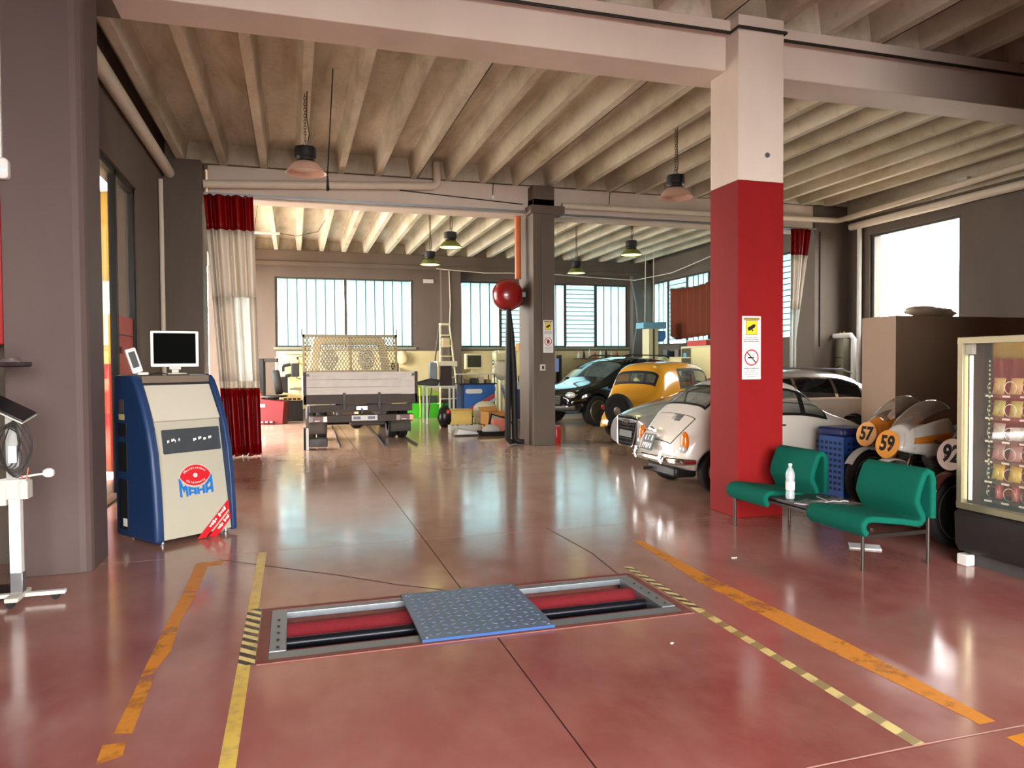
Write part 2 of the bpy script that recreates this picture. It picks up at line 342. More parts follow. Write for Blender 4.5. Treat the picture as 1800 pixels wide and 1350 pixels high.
# walls with openings
def wall_panels(name, axis, pos, th, a0, a1, holes, mat, label=None, z1=ZS):
    """holes: (a, b, z0, z1) sorted; built as one wall with real openings"""
    mb = MB()
    def pc(u0, u1, q0, q1):
        if u1-u0 < 1e-4 or q1-q0 < 1e-4: return
        if axis == 'x': mb.bb(u0, u1, pos, pos+th, q0, q1)
        else: mb.bb(pos, pos+th, u0, u1, q0, q1)
    u = a0
    for (h0, h1, q0, q1) in holes:
        pc(u, h0, 0, z1); pc(h0, h1, 0, q0); pc(h0, h1, q1, z1); u = h1
    pc(u, a1, 0, z1)
    return struct(name, mb, mat, label=label)
W1 = (-.50, 3.64, 2.12, 4.22); W2 = (5.12, 11.05, 2.12, 4.24)
wb = wall_panels('wall_back', 'x', YB, .3, XL-.3, XR+.3, [W1, W2], TAUPE)
struct('wall_lower_panel', MB().bb(-.48, 4.46, YB-.03, YB-.002, .25, 2.0).bb(5.12, 11.08, YB-.03, YB-.002, .25, 2.0), CREAMW, parent=wb)
struct('wall_sill', MB().bb(W1[0]-.06, W1[1]+.06, YB-.07, YB+.02, 2.04, 2.12).bb(W2[0], W2[1]+.03, YB-.07, YB+.02, 2.04, 2.12), M('green_grey_sill', (120, 125, 105), .5), .006, parent=wb)
wr = wall_panels('wall_right', 'y', XR, .3, YF, YB, [(10.42, 12.62, 2.16, 4.26), (14.6, 22.45, 2.16, 4.30)], TAUPE)
struct('wall_upper_band', MB().bb(XR-.02, XR-.001, 6.9, 13.25, 4.66, ZS), CONC, parent=wr)
wl = wall_panels('wall_left', 'y', XL-.3, .3, 6.6, YB, [(8.3, 10.95, 0.02, 3.96), (14.3, 22.3, 0, 4.4)], TAUPE)  # far opening added unseen for back-bay daylight, near one shortened to shade the console
struct('wall_front_left', MB().bb(-3.6, XL-.04, 6.66, 6.9, 0, ZR), TAUPE)
struct('wall_near_left', MB().bb(-3.6, -3.3, YF, 6.7, 0, ZS), TAUPE)
wall_panels('wall_rear', 'x', YF-.3, .3, -3.6, XR+.3, [(-2.2, 5.0, 0, 4.2)], TAUPE)  # opening added behind the camera to light the hall from the front
struct('wall_light_block', MB().bb(5.72, 5.9, YF, 4.25, 0, ZS), TAUPE)  # added out of view to keep door light off the partition
# partition box behind the racing motorcycles
PX, PY0, PY1 = 8.3, 8.37, 9.02
pt = struct('wall_partition', MB().bb(PX, XR, PY0, PY1, 0, 2.22), BEIGEW, .006)

# frosted profile-glass windows
FROST = translucent('frosted_profile_glass', (205, 238, 245), .44, .3, 0, .22)
BARM = M('grey_glazing_bar', (70, 78, 76), .5)
FRAMEM = M('dark_window_frame', (62, 60, 52), .5)
def window(n, axis, pos, a0, a1, z0, z1, secs, label):
    """secs: list of (a, b, kind) with kind strips | louvre | clear"""
    def bx(mb, u0, u1, d0, d1, q0, q1):
        if axis == 'x': mb.bb(u0, u1, pos+d0, pos+d1, q0, q1)
        else: mb.bb(pos+d0, pos+d1, u0, u1, q0, q1)
        return mb
    fr = MB(); t = .045
    bx(fr, a0, a1, .05, .13, z0, z0+t); bx(fr, a0, a1, .05, .13, z1-t, z1)
    for u in sorted(set([s[0] for s in secs]+[s[1] for s in secs])): bx(fr, u-.045, u+.045, .05, .13, z0+t, z1-t)
    o = fr.build('window_%d' % n, FRAMEM, None, .004, smooth=False); tag(o, label, kind='structure')
    for (u0, u1, k) in secs:
        u0 += .047; u1 -= .047; q0, q1 = z0+t, z1-t
        if k == 'strips':
            c = max(2, round((u1-u0)/.285)); wd = (u1-u0)/c
            for i in range(1, c): bx(MB(), u0+i*wd-.011, u0+i*wd+.011, .07, .11, q0, q1).build('glazing_bar', BARM, o, smooth=False)
            for i in range(c): bx(MB(), u0+i*wd+.008, u0+(i+1)*wd-.008, .085, .095, q0, q1).build('glass_strip', FROST, o, smooth=False)
        elif k == 'louvre':
            c = 14; hd = (q1-q0)/c
            for i in range(1, c): bx(MB(), u0, u1, .07, .11, q0+i*hd-.009, q0+i*hd+.011).build('glazing_bar', BARM, o, smooth=False)
            for i in range(c): bx(MB(), u0, u1, .08+.02*(i % 2)*0, .09, q0+i*hd+.008, q0+(i+1)*hd-.006).build('louvre_slat', FROST, o, smooth=False)
        else:
            bx(MB(), u0, u1, .085, .093, q0, q1).build('pane', glass('clear_pane', (235, 235, 225), .06), o, smooth=False)
    return o
window(1, 'x', YB, *W1, [(-.47, 1.56, 'strips'), (1.56, 3.61, 'strips')], 'wide two-part frosted strip window behind the truck')
window(2, 'x', YB, *W2, [(5.15, 6.49, 'strips'), (6.49, 7.55, 'louvre'), (7.55, 8.75, 'strips'), (8.75, 9.86, 'louvre'), (9.86, 11.02, 'strips')], 'long frosted window with louvres, behind the grey column')
window(3, 'y', XR, 14.6, 22.45, 2.16, 4.30, [(14.63, 16.2, 'louvre'), (16.2, 17.7, 'strips'), (17.7, 18.95, 'louvre'), (18.95, 20.2, 'strips'), (20.2, 21.4, 'louvre'), (21.4, 22.42, 'strips')], 'frosted window on the right wall, partly covered by a brown cloth')
window(4, 'y', XR, 10.42, 12.62, 2.16, 4.26, [(10.45, 12.59, 'clear')], 'bright clear window in the right wall above the partition')
for loc, size, rot in [((1.57, YB+.25, 3.17), (4.1, 2.1), (-PI/2, 0, 0)), ((8.1, YB+.25, 3.17), (5.9, 2.1), (-PI/2, 0, 0)),
                       ((XR+.25, 11.5, 3.2), (2.1, 2.2), (0, PI/2, 0)), ((XR+.25, 18.5, 3.2), (2.1, 7.8), (0, PI/2, 0)),
                       ((XL-.32, 18.3, 2.2), (4.4, 8.0), (0, -PI/2, 0)), ((1.4, YF-.32, 2.1), (7.2, 4.2), (PI/2, 0, 0))]:
    portal(loc, size, rot)
# ------------------------------------------------------------------ roller brake tester in the floor
RUST = M('rust_red_frame', (120, 70, 62), .6, .2, var=.25, scale=14); GRIT = M('red_grit_drum', (122, 22, 32), .85, var=.25, scale=60, bump=.6)
GALV = M('galvanised_bar', (142, 148, 155), .38, .7, var=.15, rvar=.12, scale=18); CHECK = M('blue_steel_tread_plate', (112, 130, 156), .34, .5, var=.1, scale=6, rvar=.05)
rb = thing('roller_brake_tester', 'roller brake tester bed sunk in the red floor', 'brake tester', ((RX0+RX1)/2, (RY0+RY1)/2, 0))
cx, cy = (RX0+RX1)/2, (RY0+RY1)/2
def rbox(name, x0, x1, y0, y1, z0, z1, mat, bevel=.003): return MB().bb(x0-cx, x1-cx, y0-cy, y1-cy, z0, z1).build(name, mat, rb, bevel, smooth=False)
MB().bb(RX0-cx, RX1-cx, RY0-cy, RY1-cy, -.48, -.44).build('pit_tray', DKMET, rb)
for n_, a in (('outer_frame', (RX0, RX1, RY0, RY0+.05)), ('outer_frame', (RX0, RX1, RY1-.05, RY1)), ('outer_frame', (RX0, RX0+.06, RY0+.05, RY1-.05)), ('outer_frame', (RX1-.05, RX1, RY0+.05, RY1-.05))):
    rbox(n_, *a, -.10, .006, RUST)
rbox('front_rail', RX0+.06, RX1-.05, RY0+.05, RY0+.15, -.16, .004, GALV); rbox('back_rail', RX0+.06, RX1-.05, RY1-.12, RY1-.05, -.035, .004, GALV)
for x0, x1 in ((RX0+.06, RX0+.15), (RX1-.14, RX1-.05)):
    ep = rbox('end_plate', x0, x1, RY0+.15, RY1-.12, -.12, .008, GALV)
    for k in range(5):
        y = RY0+.2+k*.11; MB().cyl(((x0+x1)/2-cx, y-cy, .008), ((x0+x1)/2-cx, y-cy, .014), .008, n=8).build('bolt', DKMET, ep)
PLX0, PLX1 = pz(722, 1088).x, pz(935, 1064).x
for x0, x1 in ((RX0+.15, PLX0+.02), (PLX1-.02, RX1-.14)):
    MB().cyl((x0-cx, 4.53-cy, -.105), (x1-cx, 4.53-cy, -.105), .10, n=32).build('grit_roller', GRIT, rb)
    MB().cyl((x0-cx, 4.165-cy, -.13), (x1-cx, 4.165-cy, -.13), .10, n=32).build('grit_roller', GRIT, rb)
    MB().cyl((x0-cx, 4.33-cy, -.05), (x1-cx, 4.33-cy, -.05), .032, n=16).build('sensing_roller', M('black_roller', (24, 26, 34), .3, .4), rb)
tp = MB().bb(PLX0-cx, PLX1-cx, RY0+.03-cy, RY1-.03-cy, .008, .022).build('tread_plate', CHECK, rb, .002, smooth=False)
MB().bb(PLX0-cx, PLX1-cx, RY0+.026-cy, RY0+.03-cy, .004, .022).build('plate_edge', M('blue_plate_edge', (34, 74, 130), .5), tp)
lz = MB(); ny = 12
for j in range(ny):
    nx = 13
    for i in range(nx):
        x = PLX0+.02+(PLX1-PLX0-.04)*(i+.5)/nx-cx; y = RY0+.06+(RY1-RY0-.12)*(j+.5)/ny-cy; a = PI/4 if (i+j) % 2 else -PI/4
        c_, s_ = math.cos(a), math.sin(a); P = [(-.023, 0), (0, -.0075), (.023, 0), (0, .0075)]
        lz.prism([(x+p*c_-q*s_, y+p*s_+q*c_) for p, q in P], .022, .0262)
tag(lz.build('tread_pattern', CHECK, tp, smooth=False), kind='stuff')
for u, v in ((PLX0+.03, RY0+.06), (PLX1-.03, RY0+.06), (PLX0+.03, RY1-.06), (PLX1-.03, RY1-.06)):
    MB().lathe([(.012, 0), (.012, .003), (.006, .006)], 10, Matrix.Translation((u-cx, v-cy, .022))).build('screw', STEEL, tp)

# ------------------------------------------------------------------ floor markings
def worn(name, rgb, amt, scale=9):
    m, nt, b, L = node_mat(name); n1 = world_noise(nt, scale, 8, rough=.7); n2 = world_noise(nt, 1.6, 2)
    ad = nn(nt, 'Math', operation='ADD'); L(n1.outputs[0], ad.inputs[0]); L(n2.outputs[0], ad.inputs[1])
    r = ramp(nt, [(max(0, amt-.06), (0, 0, 0, 1)), (min(1, amt+.06), (1, 1, 1, 1))]); mh = nn(nt, 'Math', operation='MULTIPLY'); mh.inputs[1].default_value = .5; L(ad.outputs[0], mh.inputs[0]); L(mh.outputs[0], r.inputs[0])
    L(r.outputs[0], b.inputs['Alpha']); nz = world_noise(nt, 30, 3); L(mixc(nt, nz.outputs[0], S(*rgb), S(*[c*.86 for c in rgb])), b.inputs['Base Color']); b.inputs['Roughness'].default_value = .5
    return m
def tape_mat(name, ca, cb, period, sl, mode):
    m, nt, b, L = node_mat(name); g = nn(nt, 'NewGeometry'); sx = nn(nt, 'SeparateXYZ'); L(g.outputs['Position'], sx.inputs[0])
    a = nn(nt, 'Math', operation='MULTIPLY_ADD'); L(sx.outputs[0], a.inputs[0]); a.inputs[1].default_value = sl; L(sx.outputs[1], a.inputs[2])
    n0 = world_noise(nt, 3, 3); ad = nn(nt, 'Math', operation='MULTIPLY_ADD'); L(n0.outputs[0], ad.inputs[0]); ad.inputs[1].default_value = .05; L(a.outputs[0], ad.inputs[2])
    md = nn(nt, 'Math', operation='PINGPONG'); L(ad.outputs[0], md.inputs[0]); md.inputs[1].default_value = period
    r = ramp(nt, [(.46, (0, 0, 0, 1)), (.54, (1, 1, 1, 1))]); dv = nn(nt, 'Math', operation='DIVIDE'); L(md.outputs[0], dv.inputs[0]); dv.inputs[1].default_value = period; L(dv.outputs[0], r.inputs[0])
    c = mixc(nt, r.outputs[0], S(*ca), S(*cb)); n1 = world_noise(nt, 16, 6); r2 = ramp(nt, [(.5, (0, 0, 0, 1)), (.72, (.7, .7, .7, 1))]); L(n1.outputs[0], r2.inputs[0])
    L(mixc(nt, r2.outputs[0], c, S(150, 128, 92)), b.inputs['Base Color']); b.inputs['Roughness'].default_value = .4
    return m
YTAPE = tape_mat('plain_yellow_tape', (214, 182, 84), (206, 172, 74), .5, 0, 0); STR = tape_mat('yellow_black_tape', (60, 52, 44), (222, 200, 130), .055, 1.0, 0)
STR2 = tape_mat('worn_yellow_black_tape', (140, 118, 72), (212, 192, 122), .085, -.35, 0); ORA = worn('orange_floor_paint', (218, 138, 40), .40); ORW = worn('worn_orange_floor_paint', (216, 140, 46), .475, 7)
def strip(name, segs, mat, label, cat='floor marking'):
    mb = MB()
    for q in segs: mb.add([(a.x, a.y, .0012) for a in q], [tuple(range(len(q)))])
    o = mb.build(name, mat, None, smooth=False); return tag(o, label, cat)
V = lambda x, y: Vector((x, y, 0))
strip('floor_tape', [[V(-.30, 2.2), V(-.235, 2.2), V(-.235, 3.95), V(-.30, 3.95)]], YTAPE, 'plain yellow tape in the left foreground below the roller bed')
strip('floor_tape', [[V(-.30, 4.86), V(-.235, 4.86), V(-.235, 6.33), V(-.30, 6.33)]], YTAPE, 'plain yellow tape beyond the left end of the roller bed')
strip('floor_hazard_tape', [[V(-.30, 3.95), V(-.215, 3.95), V(-.215, 4.86), V(-.30, 4.86)]], STR, 'yellow and black hatched tape at the left end of the roller bed')
strip('floor_hazard_tape', [[V(2.39, 4.0), V(2.45, 4.0), V(2.45, 5.0), V(2.39, 5.0)]], STR, 'yellow and black hatched tape at the right end of the roller bed')
strip('floor_tape', [[V(2.375, 2.29), V(2.435, 2.29), V(2.45, 4.0), V(2.39, 4.0)]], STR2, 'worn yellow and black tape running forward from the roller bed')
strip('floor_paint_line', [[pz(x, y) for x, y in ((1112, 950), (1128, 950), (1250, 1015), (1226, 1022))], [pz(x, y) for x, y in ((1226, 1022), (1250, 1015), (1490, 1130), (1450, 1140))], [pz(x, y) for x, y in ((1450, 1140), (1490, 1130), (1750, 1268), (1722, 1274), (1700, 1262))]], ORA, 'long orange painted line on the right of the floor')
strip('floor_paint_line', [[pz(x, y) for x, y in ((1768, 1296), (1802, 1288), (1830, 1300), (1830, 1330))]], ORA, 'short orange paint patch at the right edge of the photo')
strip('floor_paint_line', [[pz(x, y) for x, y in ((345, 990), (395, 985), (388, 993), (365, 995), (346, 1040), (322, 1040))], [pz(x, y) for x, y in ((322, 1042), (346, 1042), (318, 1090), (297, 1088))], [pz(x, y) for x, y in ((297, 1088), (318, 1090), (300, 1145), (268, 1185), (246, 1192))]], ORA, 'orange painted line on the left with a hooked upper end')
strip('floor_paint_line', [[pz(x, y) for x, y in ((246, 1194), (272, 1190), (232, 1290), (200, 1290))], [pz(x, y) for x, y in ((180, 1310), (222, 1305), (215, 1330), (168, 1345))]], ORW, 'worn broken end of the left orange line')
CRACK = M('thin_dark_crack', (60, 44, 40), .9)
def crack(name, pts, wd, mat, label):
    mb = MB(); P = [pz(*p) for p in pts]
    for a, b in zip(P[:-1], P[1:]):
        d = (b-a).normalized(); n = Vector((-d.y, d.x, 0))*wd/2; mb.add([tuple(q+Vector((0, 0, .001))) for q in (a-n, b-n, b+n, a+n)], [(0, 1, 2, 3)])
    return tag(mb.build(name, mat, None, smooth=False), label, 'floor crack')
crack('floor_crack', ((385, 984), (470, 995), (600, 1012), (700, 1028), (805, 1040)), .012, CRACK, 'thin dark crack running from the orange line to the tread plate')
crack('floor_chalk_line', ((1418, 1351), (1600, 1313), (1802, 1275)), .008, M('pale_chalk', (190, 150, 140), .8), 'pale straight chalk line across the right foreground floor')
crack('floor_crack', ((960, 928), (1040, 972), (1092, 1014)), .010, CRACK, 'fine crack reaching the back right corner of the roller bed')
for (x, y, s_, lb) in ((1290, 981, .03, 'small pale scrap on the floor in front of the red column'), (1181, 1131, .012, 'tiny white chip on the floor below the roller bed')):
    p = pz(x, y); tag(MB().prism([(p.x+s_*q*math.cos(a), p.y+.6*s_*q*math.sin(a)) for a, q in ((0, 1), (1, .7), (2.1, 1), (3.3, .8), (4.4, 1), (5.4, .7))], .001, .005).build('floor_scrap', PAPER), lb, 'scrap')

# ------------------------------------------------------------------ brake tester console
NAVY = M('dark_navy_cheek', (26, 52, 92), .45, var=.08); STONE = M('stone_grey_panel', (168, 163, 146), .5, var=.04, scale=3); LGREY = M('light_grey_panel', (190, 184, 168), .5, var=.04)
CA = math.atan2(.46, .62); CO = Vector((-1.14, 6.73, 0)); CXD = Vector((math.cos(CA), math.sin(CA), 0)); CYD = Vector((-math.sin(CA), math.cos(CA), 0))
cb = CO + CXD*.385 + CYD*.355
con = thing('brake_tester_console', 'blue and grey console cabinet with a red and blue emblem', 'console', cb, CA)
prof = [(-.345, .03), (-.352, .06), (-.345, .25), (-.325, .5), (-.285, .8), (-.225, 1.02), (-.15, 1.2), (-.07, 1.35), (-.02, 1.43), (.03, 1.47), (.08, 1.48), (.355, 1.48), (.355, .03)]
for x0, x1 in ((-.385, -.30), (.335, .385)):
    ck = MB().prism(prof, x0, x1, 'x').build('side_cheek', NAVY, con, .03 if x0 < 0 else .012, ang=60, seg=4)
    if x0 < 0:
        for y0, y1, z0, z1 in ((.12, .27, .93, 1.05), (.12, .27, .62, .88), (.12, .27, .10, .55)):
            MB().bb(-.392, -.384, y0, y1, z0, z1).build('recess_shade_plate', M('recess_shade_black', (12, 14, 22), .7), ck)  # dark plates coloured as the shade inside the side niches
        MB().bb(-.394, -.386, .13, .2, .13, .2).build('socket', WHITE, ck)
        MB().bb(-.3875, -.3855, .16, .26, 1.08, 1.13).build('type_label', M('yellowed_label', (200, 185, 120), .6), ck); MB().bb(-.3875, -.3855, .17, .25, 1.14, 1.26).build('type_plate', M('brown_label', (90, 70, 70), .6), ck)
MB().prism([(-.30, .05), (-.155, 1.05), (.02, 1.40), (.345, 1.40), (.345, .05)], -.30, .335, 'x').build('core', M('core_dark', (40, 42, 46), .6), con)
pn = Vector((0, -.985, .173)).normalized(); p0 = Vector((0, -.335, .05)); pv = Vector((0, .173, .985)).normalized()
FP = MB().add([(-.30, *(p0+pv*0)[1:]), (.335, *(p0)[1:]), (.335, *(p0+pv*1.03)[1:]), (-.30, *(p0+pv*1.03)[1:])] + [(x, *(p0+pv*t-pn*.03)[1:]) for x, t in ((-.30, 0), (.335, 0), (.335, 1.03), (-.30, 1.03))],
              [(0, 1, 2, 3), (7, 6, 5, 4), (0, 4, 5, 1), (1, 5, 6, 2), (2, 6, 7, 3), (3, 7, 4, 0)]).build('front_panel', STONE, con, .006, smooth=False)
q0 = Vector((0, -.185, 1.075)); qv = Vector((0, .19, .335)).normalized(); qn = Vector((0, -qv.z, qv.y))
MB().add([(x, *(q0+qv*t+qn*d)[1:]) for d in (0, -.03) for x, t in ((-.295, 0), (.33, 0), (.33, .36), (-.295, .36))], [(0, 1, 2, 3), (7, 6, 5, 4), (0, 4, 5, 1), (1, 5, 6, 2), (2, 6, 7, 3), (3, 7, 4, 0)]).build('sloping_panel', LGREY, con, .006, smooth=False)
MB().bb(-.30, .335, 0, .345, 1.405, 1.47).build('top_board', M('brown_grey_board', (112, 98, 84), .5), con, .004)
MB().bb(-.30, .335, .30, .352, .05, 1.40).build('back_panel', NAVY, con)
for x in (-.28, .32):
    for y in (-.26, .26):
        ca = MB().cyl((x, y, .012), (x, y, .05), .012, n=8); ca.lathe([(.02, 0), (.022, .012)], 10, Matrix.Translation((x, y, 0))); ca.build('foot', STEEL, con)
def plane_uv(px, py):
    """pixel on the console's front panel -> panel coordinates"""
    d = ray(px, py); R3 = Matrix.Rotation(-CA, 3, 'Z'); o = R3 @ (CAM-cb); dl = R3 @ d; t = (p0-o).dot(pn)/dl.dot(pn); h = o+dl*t
    return h.x, (h-p0).dot(pv)
FM = lambda u, v, lift=.002: FR(Vector((u, 0, 0))+p0+pv*v+pn*lift, (1, 0, 0), pv)
u0, v0 = plane_uv(284, 796); u1, v1 = plane_uv(386, 748)
wv0, wv1 = (plane_uv(287, 799)[1]+plane_uv(387, 789)[1])/2, (plane_uv(283, 758)[1]+plane_uv(384, 747)[1])/2
wu0, wu1 = plane_uv(285, 778)[0], plane_uv(386, 768)[0]
dw = MB().prism(rrect(wu0, wu1, wv0, wv1, .012), 0, .003, Mx=FM(0, 0, .0005)).build('display_window', M('smoked_display', (62, 66, 70), .15, var=.15), con, smooth=False)
ic = MB()
for k, (u, w_) in enumerate(((.02, .03), (.09, .05), (.15, .012), (.21, .02), (.46, .05), (.55, .05), (.64, .04), (.73, .05))):
    uu = wu0+(wu1-wu0)*(u+.06); vv = (wv0+wv1)/2+.01*(k % 2); ic.bb(uu, uu+w_*.25, vv-.012, vv+.012, .0035, .004, FM(0, 0, .0005)); ic.bb(uu+w_*.3, uu+w_*.6, vv-.006, vv+.014, .0035, .004, FM(0, 0, .0005))
tag(ic.build('display_symbols', WHITE, dw, smooth=False), kind='stuff')
lu, lv = plane_uv(343, 835); du = (plane_uv(370, 832)[0]-plane_uv(316, 838)[0])/2; dv = (plane_uv(343, 816)[1]-plane_uv(343, 853)[1])/2
def lens(a, b, n=16):
    r = (a*a+b*b)/(2*b); th = math.asin(a/r); return [(r*math.sin(-th+2*th*i/n), r*math.cos(-th+2*th*i/n)-(r-b)) for i in range(n+1)]+[(r*math.sin(th-2*th*i/n), -(r*math.cos(th-2*th*i/n)-(r-b))) for i in range(1, n)]
LOGR = M('emblem_red', (190, 24, 34), .4, var=.04); LOGB = M('emblem_blue', (24, 104, 178), .4, var=.06)
MB().prism(lens(du*1.06, dv*1.08), 0, .001, Mx=FM(lu, lv, .0005)).build('emblem_border', LGREY, FP, smooth=False)
em = MB().prism(lens(du, dv), .001, .002, Mx=FM(lu, lv, .0005)).build('emblem', LOGR, FP, smooth=False)
gear = [((.022 if k % 4 < 2 else .016)*math.cos(2*PI*k/32+.1), (.022 if k % 4 < 2 else .016)*math.sin(2*PI*k/32+.1)) for k in range(32)]
MB().prism(gear, .002, .0028, Mx=FM(lu, lv, .0005)).build('gear_symbol', WHITE, em, smooth=False); MB().prism([(.006*math.cos(PI*k/6), .006*math.sin(PI*k/6)) for k in range(12)], .0028, .0032, Mx=FM(lu, lv, .0005)).build('gear_hole', LOGB, em, smooth=False)
def arc_text(body, R, up, size):
    a = size*.62/R; n = len(body)
    for i, ch in enumerate(body):
        t = (i-(n-1)/2)*a
        if up: o = Vector((R*math.sin(t), dv*.72+R*(math.cos(t)-1))); rot = -t
        else: o = Vector((R*math.sin(t), -dv*.70-R*(math.cos(t)-1))); rot = t
        text('emblem_letter', ch, size, WHITE, em, FM(lu, lv, .0026) @ Matrix.Translation((o.x, o.y, 0)) @ Matrix.Rotation(rot, 4, 'Z'), .0004)
arc_text('Maschinenbau', .155, True, .030); arc_text('Haldenwang', .155, False, .030)
mh = (plane_uv(343, 848)[1]-plane_uv(343, 872)[1])
def top_v(u): r_ = (du*du+dv*dv)/(2*dv); return -(math.sqrt(max(0, r_*r_-min(u*u, du*du)))-(r_-dv))*1.10-.004
GL = {'M': [[(0, 0), (.27, 0), (.27, 1), (0, 1)], [(.73, 0), (1, 0), (1, 1), (.73, 1)], [(.27, 1), (.5, .72), (.73, 1), (.73, .62), (.5, .30), (.27, .62)]],
      'A': [[(0, 0), (.30, 0), (.30, 1), (0, 1)], [(.70, 0), (1, 0), (1, 1), (.70, 1)], [(.30, .70), (.70, .70), (.70, 1), (.30, 1)], [(.30, .20), (.70, .20), (.70, .44), (.30, .44)]],
      'H': [[(0, 0), (.30, 0), (.30, 1), (0, 1)], [(.70, 0), (1, 0), (1, 1), (.70, 1)], [(.30, .40), (.70, .40), (.70, .68), (.30, .68)]]}
vb_ = -dv-mh*.62; W4 = 2*du*1.10
for i, ch in enumerate('MAHA'):
    mb = MB(); a0 = -du*1.10+W4*i/4+.002; a1 = a0+W4/4-.004
    for poly in GL[ch]:
        q_ = []
        for j in range(len(poly)):
            (s0, t0), (s1, t1) = poly[j], poly[(j+1) % len(poly)]
            for e in range(3): q_.append((s0+(s1-s0)*e/3, t0+(t1-t0)*e/3))
        mb.prism([(a0+s_*(a1-a0), vb_-.012*(1 if i == 0 else .4)+t_*(top_v(a0+s_*(a1-a0))-vb_)) for s_, t_ in q_], .0005, .0015, Mx=FM(lu, lv, .0005))
    mb.build('emblem_lettering', LOGB, FP, smooth=False)
P = lambda x, y: plane_uv(x, y)
for k, q in enumerate([[(346, 948), (408, 868), (409, 885), (362, 945)], [(366, 944), (410, 889), (411, 902), (382, 942)]]):
    st = MB().prism([P(*a) for a in q], .0005, .0015, Mx=FM(0, 0, .0005)).build('red_stripe', LOGR, FP, smooth=False)
    a, b = Vector(P(*q[0])), Vector(P(*q[1])); c, d = Vector(P(*q[3])), Vector(P(*q[2])); wr_ = MB()
    for i in range(9):
        if i == 4: continue
        t = .28+.055*i; m0 = a.lerp(b, t).lerp(c.lerp(d, t), .42); m1 = a.lerp(b, t+.042).lerp(c.lerp(d, t+.042), .42); n_ = (c.lerp(d, t)-a.lerp(b, t))*(.13+.06*(i % 3))
        wr_.prism([tuple(m0-n_), tuple(m1-n_), tuple(m1+n_), tuple(m0+n_)], .0015, .002, Mx=FM(0, 0, .0005))
    wr_.build('stripe_lettering', WHITE, st, smooth=False)

# monitor and handset on the console
ml = cb + CXD*.09 + CYD*.16
mon = thing('computer_monitor', 'square white-framed monitor with a black screen on the console', 'monitor', (ml.x, ml.y, 1.48), .12)
MB().prism(rrect(-.205, .205, .07, .405, .012), -.02, .03, 'y').build('casing', WHITE, mon, .004)
MB().bb(-.18, .18, -.0225, -.0205, .10, .385).build('screen', M('dead_screen', (4, 4, 4), .6, spec=.03), mon)
MB().bb(-.05, .05, -.01, .03, .045, .075).bb(-.03, .03, .0, .03, .012, .05).build('stand_neck', GREYW, mon, .003)
MB().prism([(.10*math.cos(2*PI*k/24), .075*math.sin(2*PI*k/24)) for k in range(24)], 0, .012).build('stand_foot', GREYW, mon, .003)
hl = cb - CXD*.27 + CYD*.12
hs = thing('remote_handset', 'small white handset leaning upright on the console', 'handset', (hl.x, hl.y, 1.48), .5)
T = Matrix.Rotation(-.30, 4, 'Y')
MB().prism(rrect(-.045, .045, .02, .245, .012), -.012, .012, 'y', Mx=T).build('handset_body', WHITE, hs, .004); MB().prism(rrect(-.028, .028, .07, .215, .006), -.0135, -.0125, 'y', Mx=T).build('keypad', M('handset_keypad', (70, 72, 70), .5), hs)
MB().bb(-.02, .07, -.05, .05, 0, .022).build('cradle', WHITE, hs, .006)
wl_ = cb - CXD*.13 + CYD*.1
tag(MB().tube([(wl_.x-.05, wl_.y, 1.485), (wl_.x+.0, wl_.y+.03, 1.492), (wl_.x+.04, wl_.y-.03, 1.492), (wl_.x+.1, wl_.y+.01, 1.485)], .006, 6).build('coiled_cable', CABLE), 'loose black cable between handset and monitor', 'cable')

# ------------------------------------------------------------------ wheel alignment stand and tray at the far left
sp = pz(32, 1058); st = thing('alignment_stand', 'white post stand with a tablet and a dangling cable hank', 'stand', (sp.x, sp.y, 0))
zz = lambda y: 1.55-(y-648)/1270*4.72
ft = MB(); ft.bb(-.42, .28, -.025, .02, .035, .06); ft.build('foot_bar', WHITE, st, .004); MB().bb(-.03, .05, -.16, .10, .04, .068).build('foot_pad', GREYW, st, .006)
for x, y in ((-.38, 0), (.22, 0), (.0, -.13)):
    MB().cyl((x, y-.012, .022), (x, y+.012, .022), .022, n=14).cyl((x, y, .02), (x, y, .05), .006, n=6).build('caster', BLACK, st)
pm_ = MB(); pm_.bb(-.033, -.004, -.03, .03, .06, zz(870)).bb(.004, .033, -.03, .03, .06, zz(870)).bb(-.004, .004, -.02, .03, .06, zz(870)); pm_.build('mast', WHITE, st, .002)
MB().bb(-.032, .04, -.036, .036, .07, .20).build('mast_sleeve', STEEL, st, .003)
MB().bb(-.042, .032, -.03, .03, zz(870), zz(725)).build('upper_mast', M('silver_upper_mast', (170, 170, 166), .4, .5), st, .003)
hb = MB().bb(-.075, .075, -.04, .04, zz(880), zz(845)).bb(-.09, -.04, -.05, .05, zz(890), zz(850)).bb(.035, .085, -.05, .05, zz(880), zz(848)); hb.build('clamp_block', GREYW, st, .004)
rd = MB().cyl((-.25, 0, zz(852)), (.17, -.02, zz(837)), .007, n=10).build('cross_rod', WHITE, st); MB().lathe([(.0, -.035), (.02, -.03), (.031, -.012), (.031, .012), (.02, .03), (0, .035)], 16, Matrix.Translation((.20, -.02, zz(836))) @ Matrix.Rotation(PI/2, 4, 'Y')).build('target_knob', WHITE, rd)
tb = MB().box((0, 0, 0), (.30, .20, .014)).build('tablet', M('tablet_black', (30, 28, 30), .3), st, .005); tb.location = (-.03, -.02, zz(716)); tb.rotation_euler = (.25, .52, 0)
MB().box((0, 0, -.012), (.31, .21, .008)).build('tablet_tray', GREYW, tb, .002)
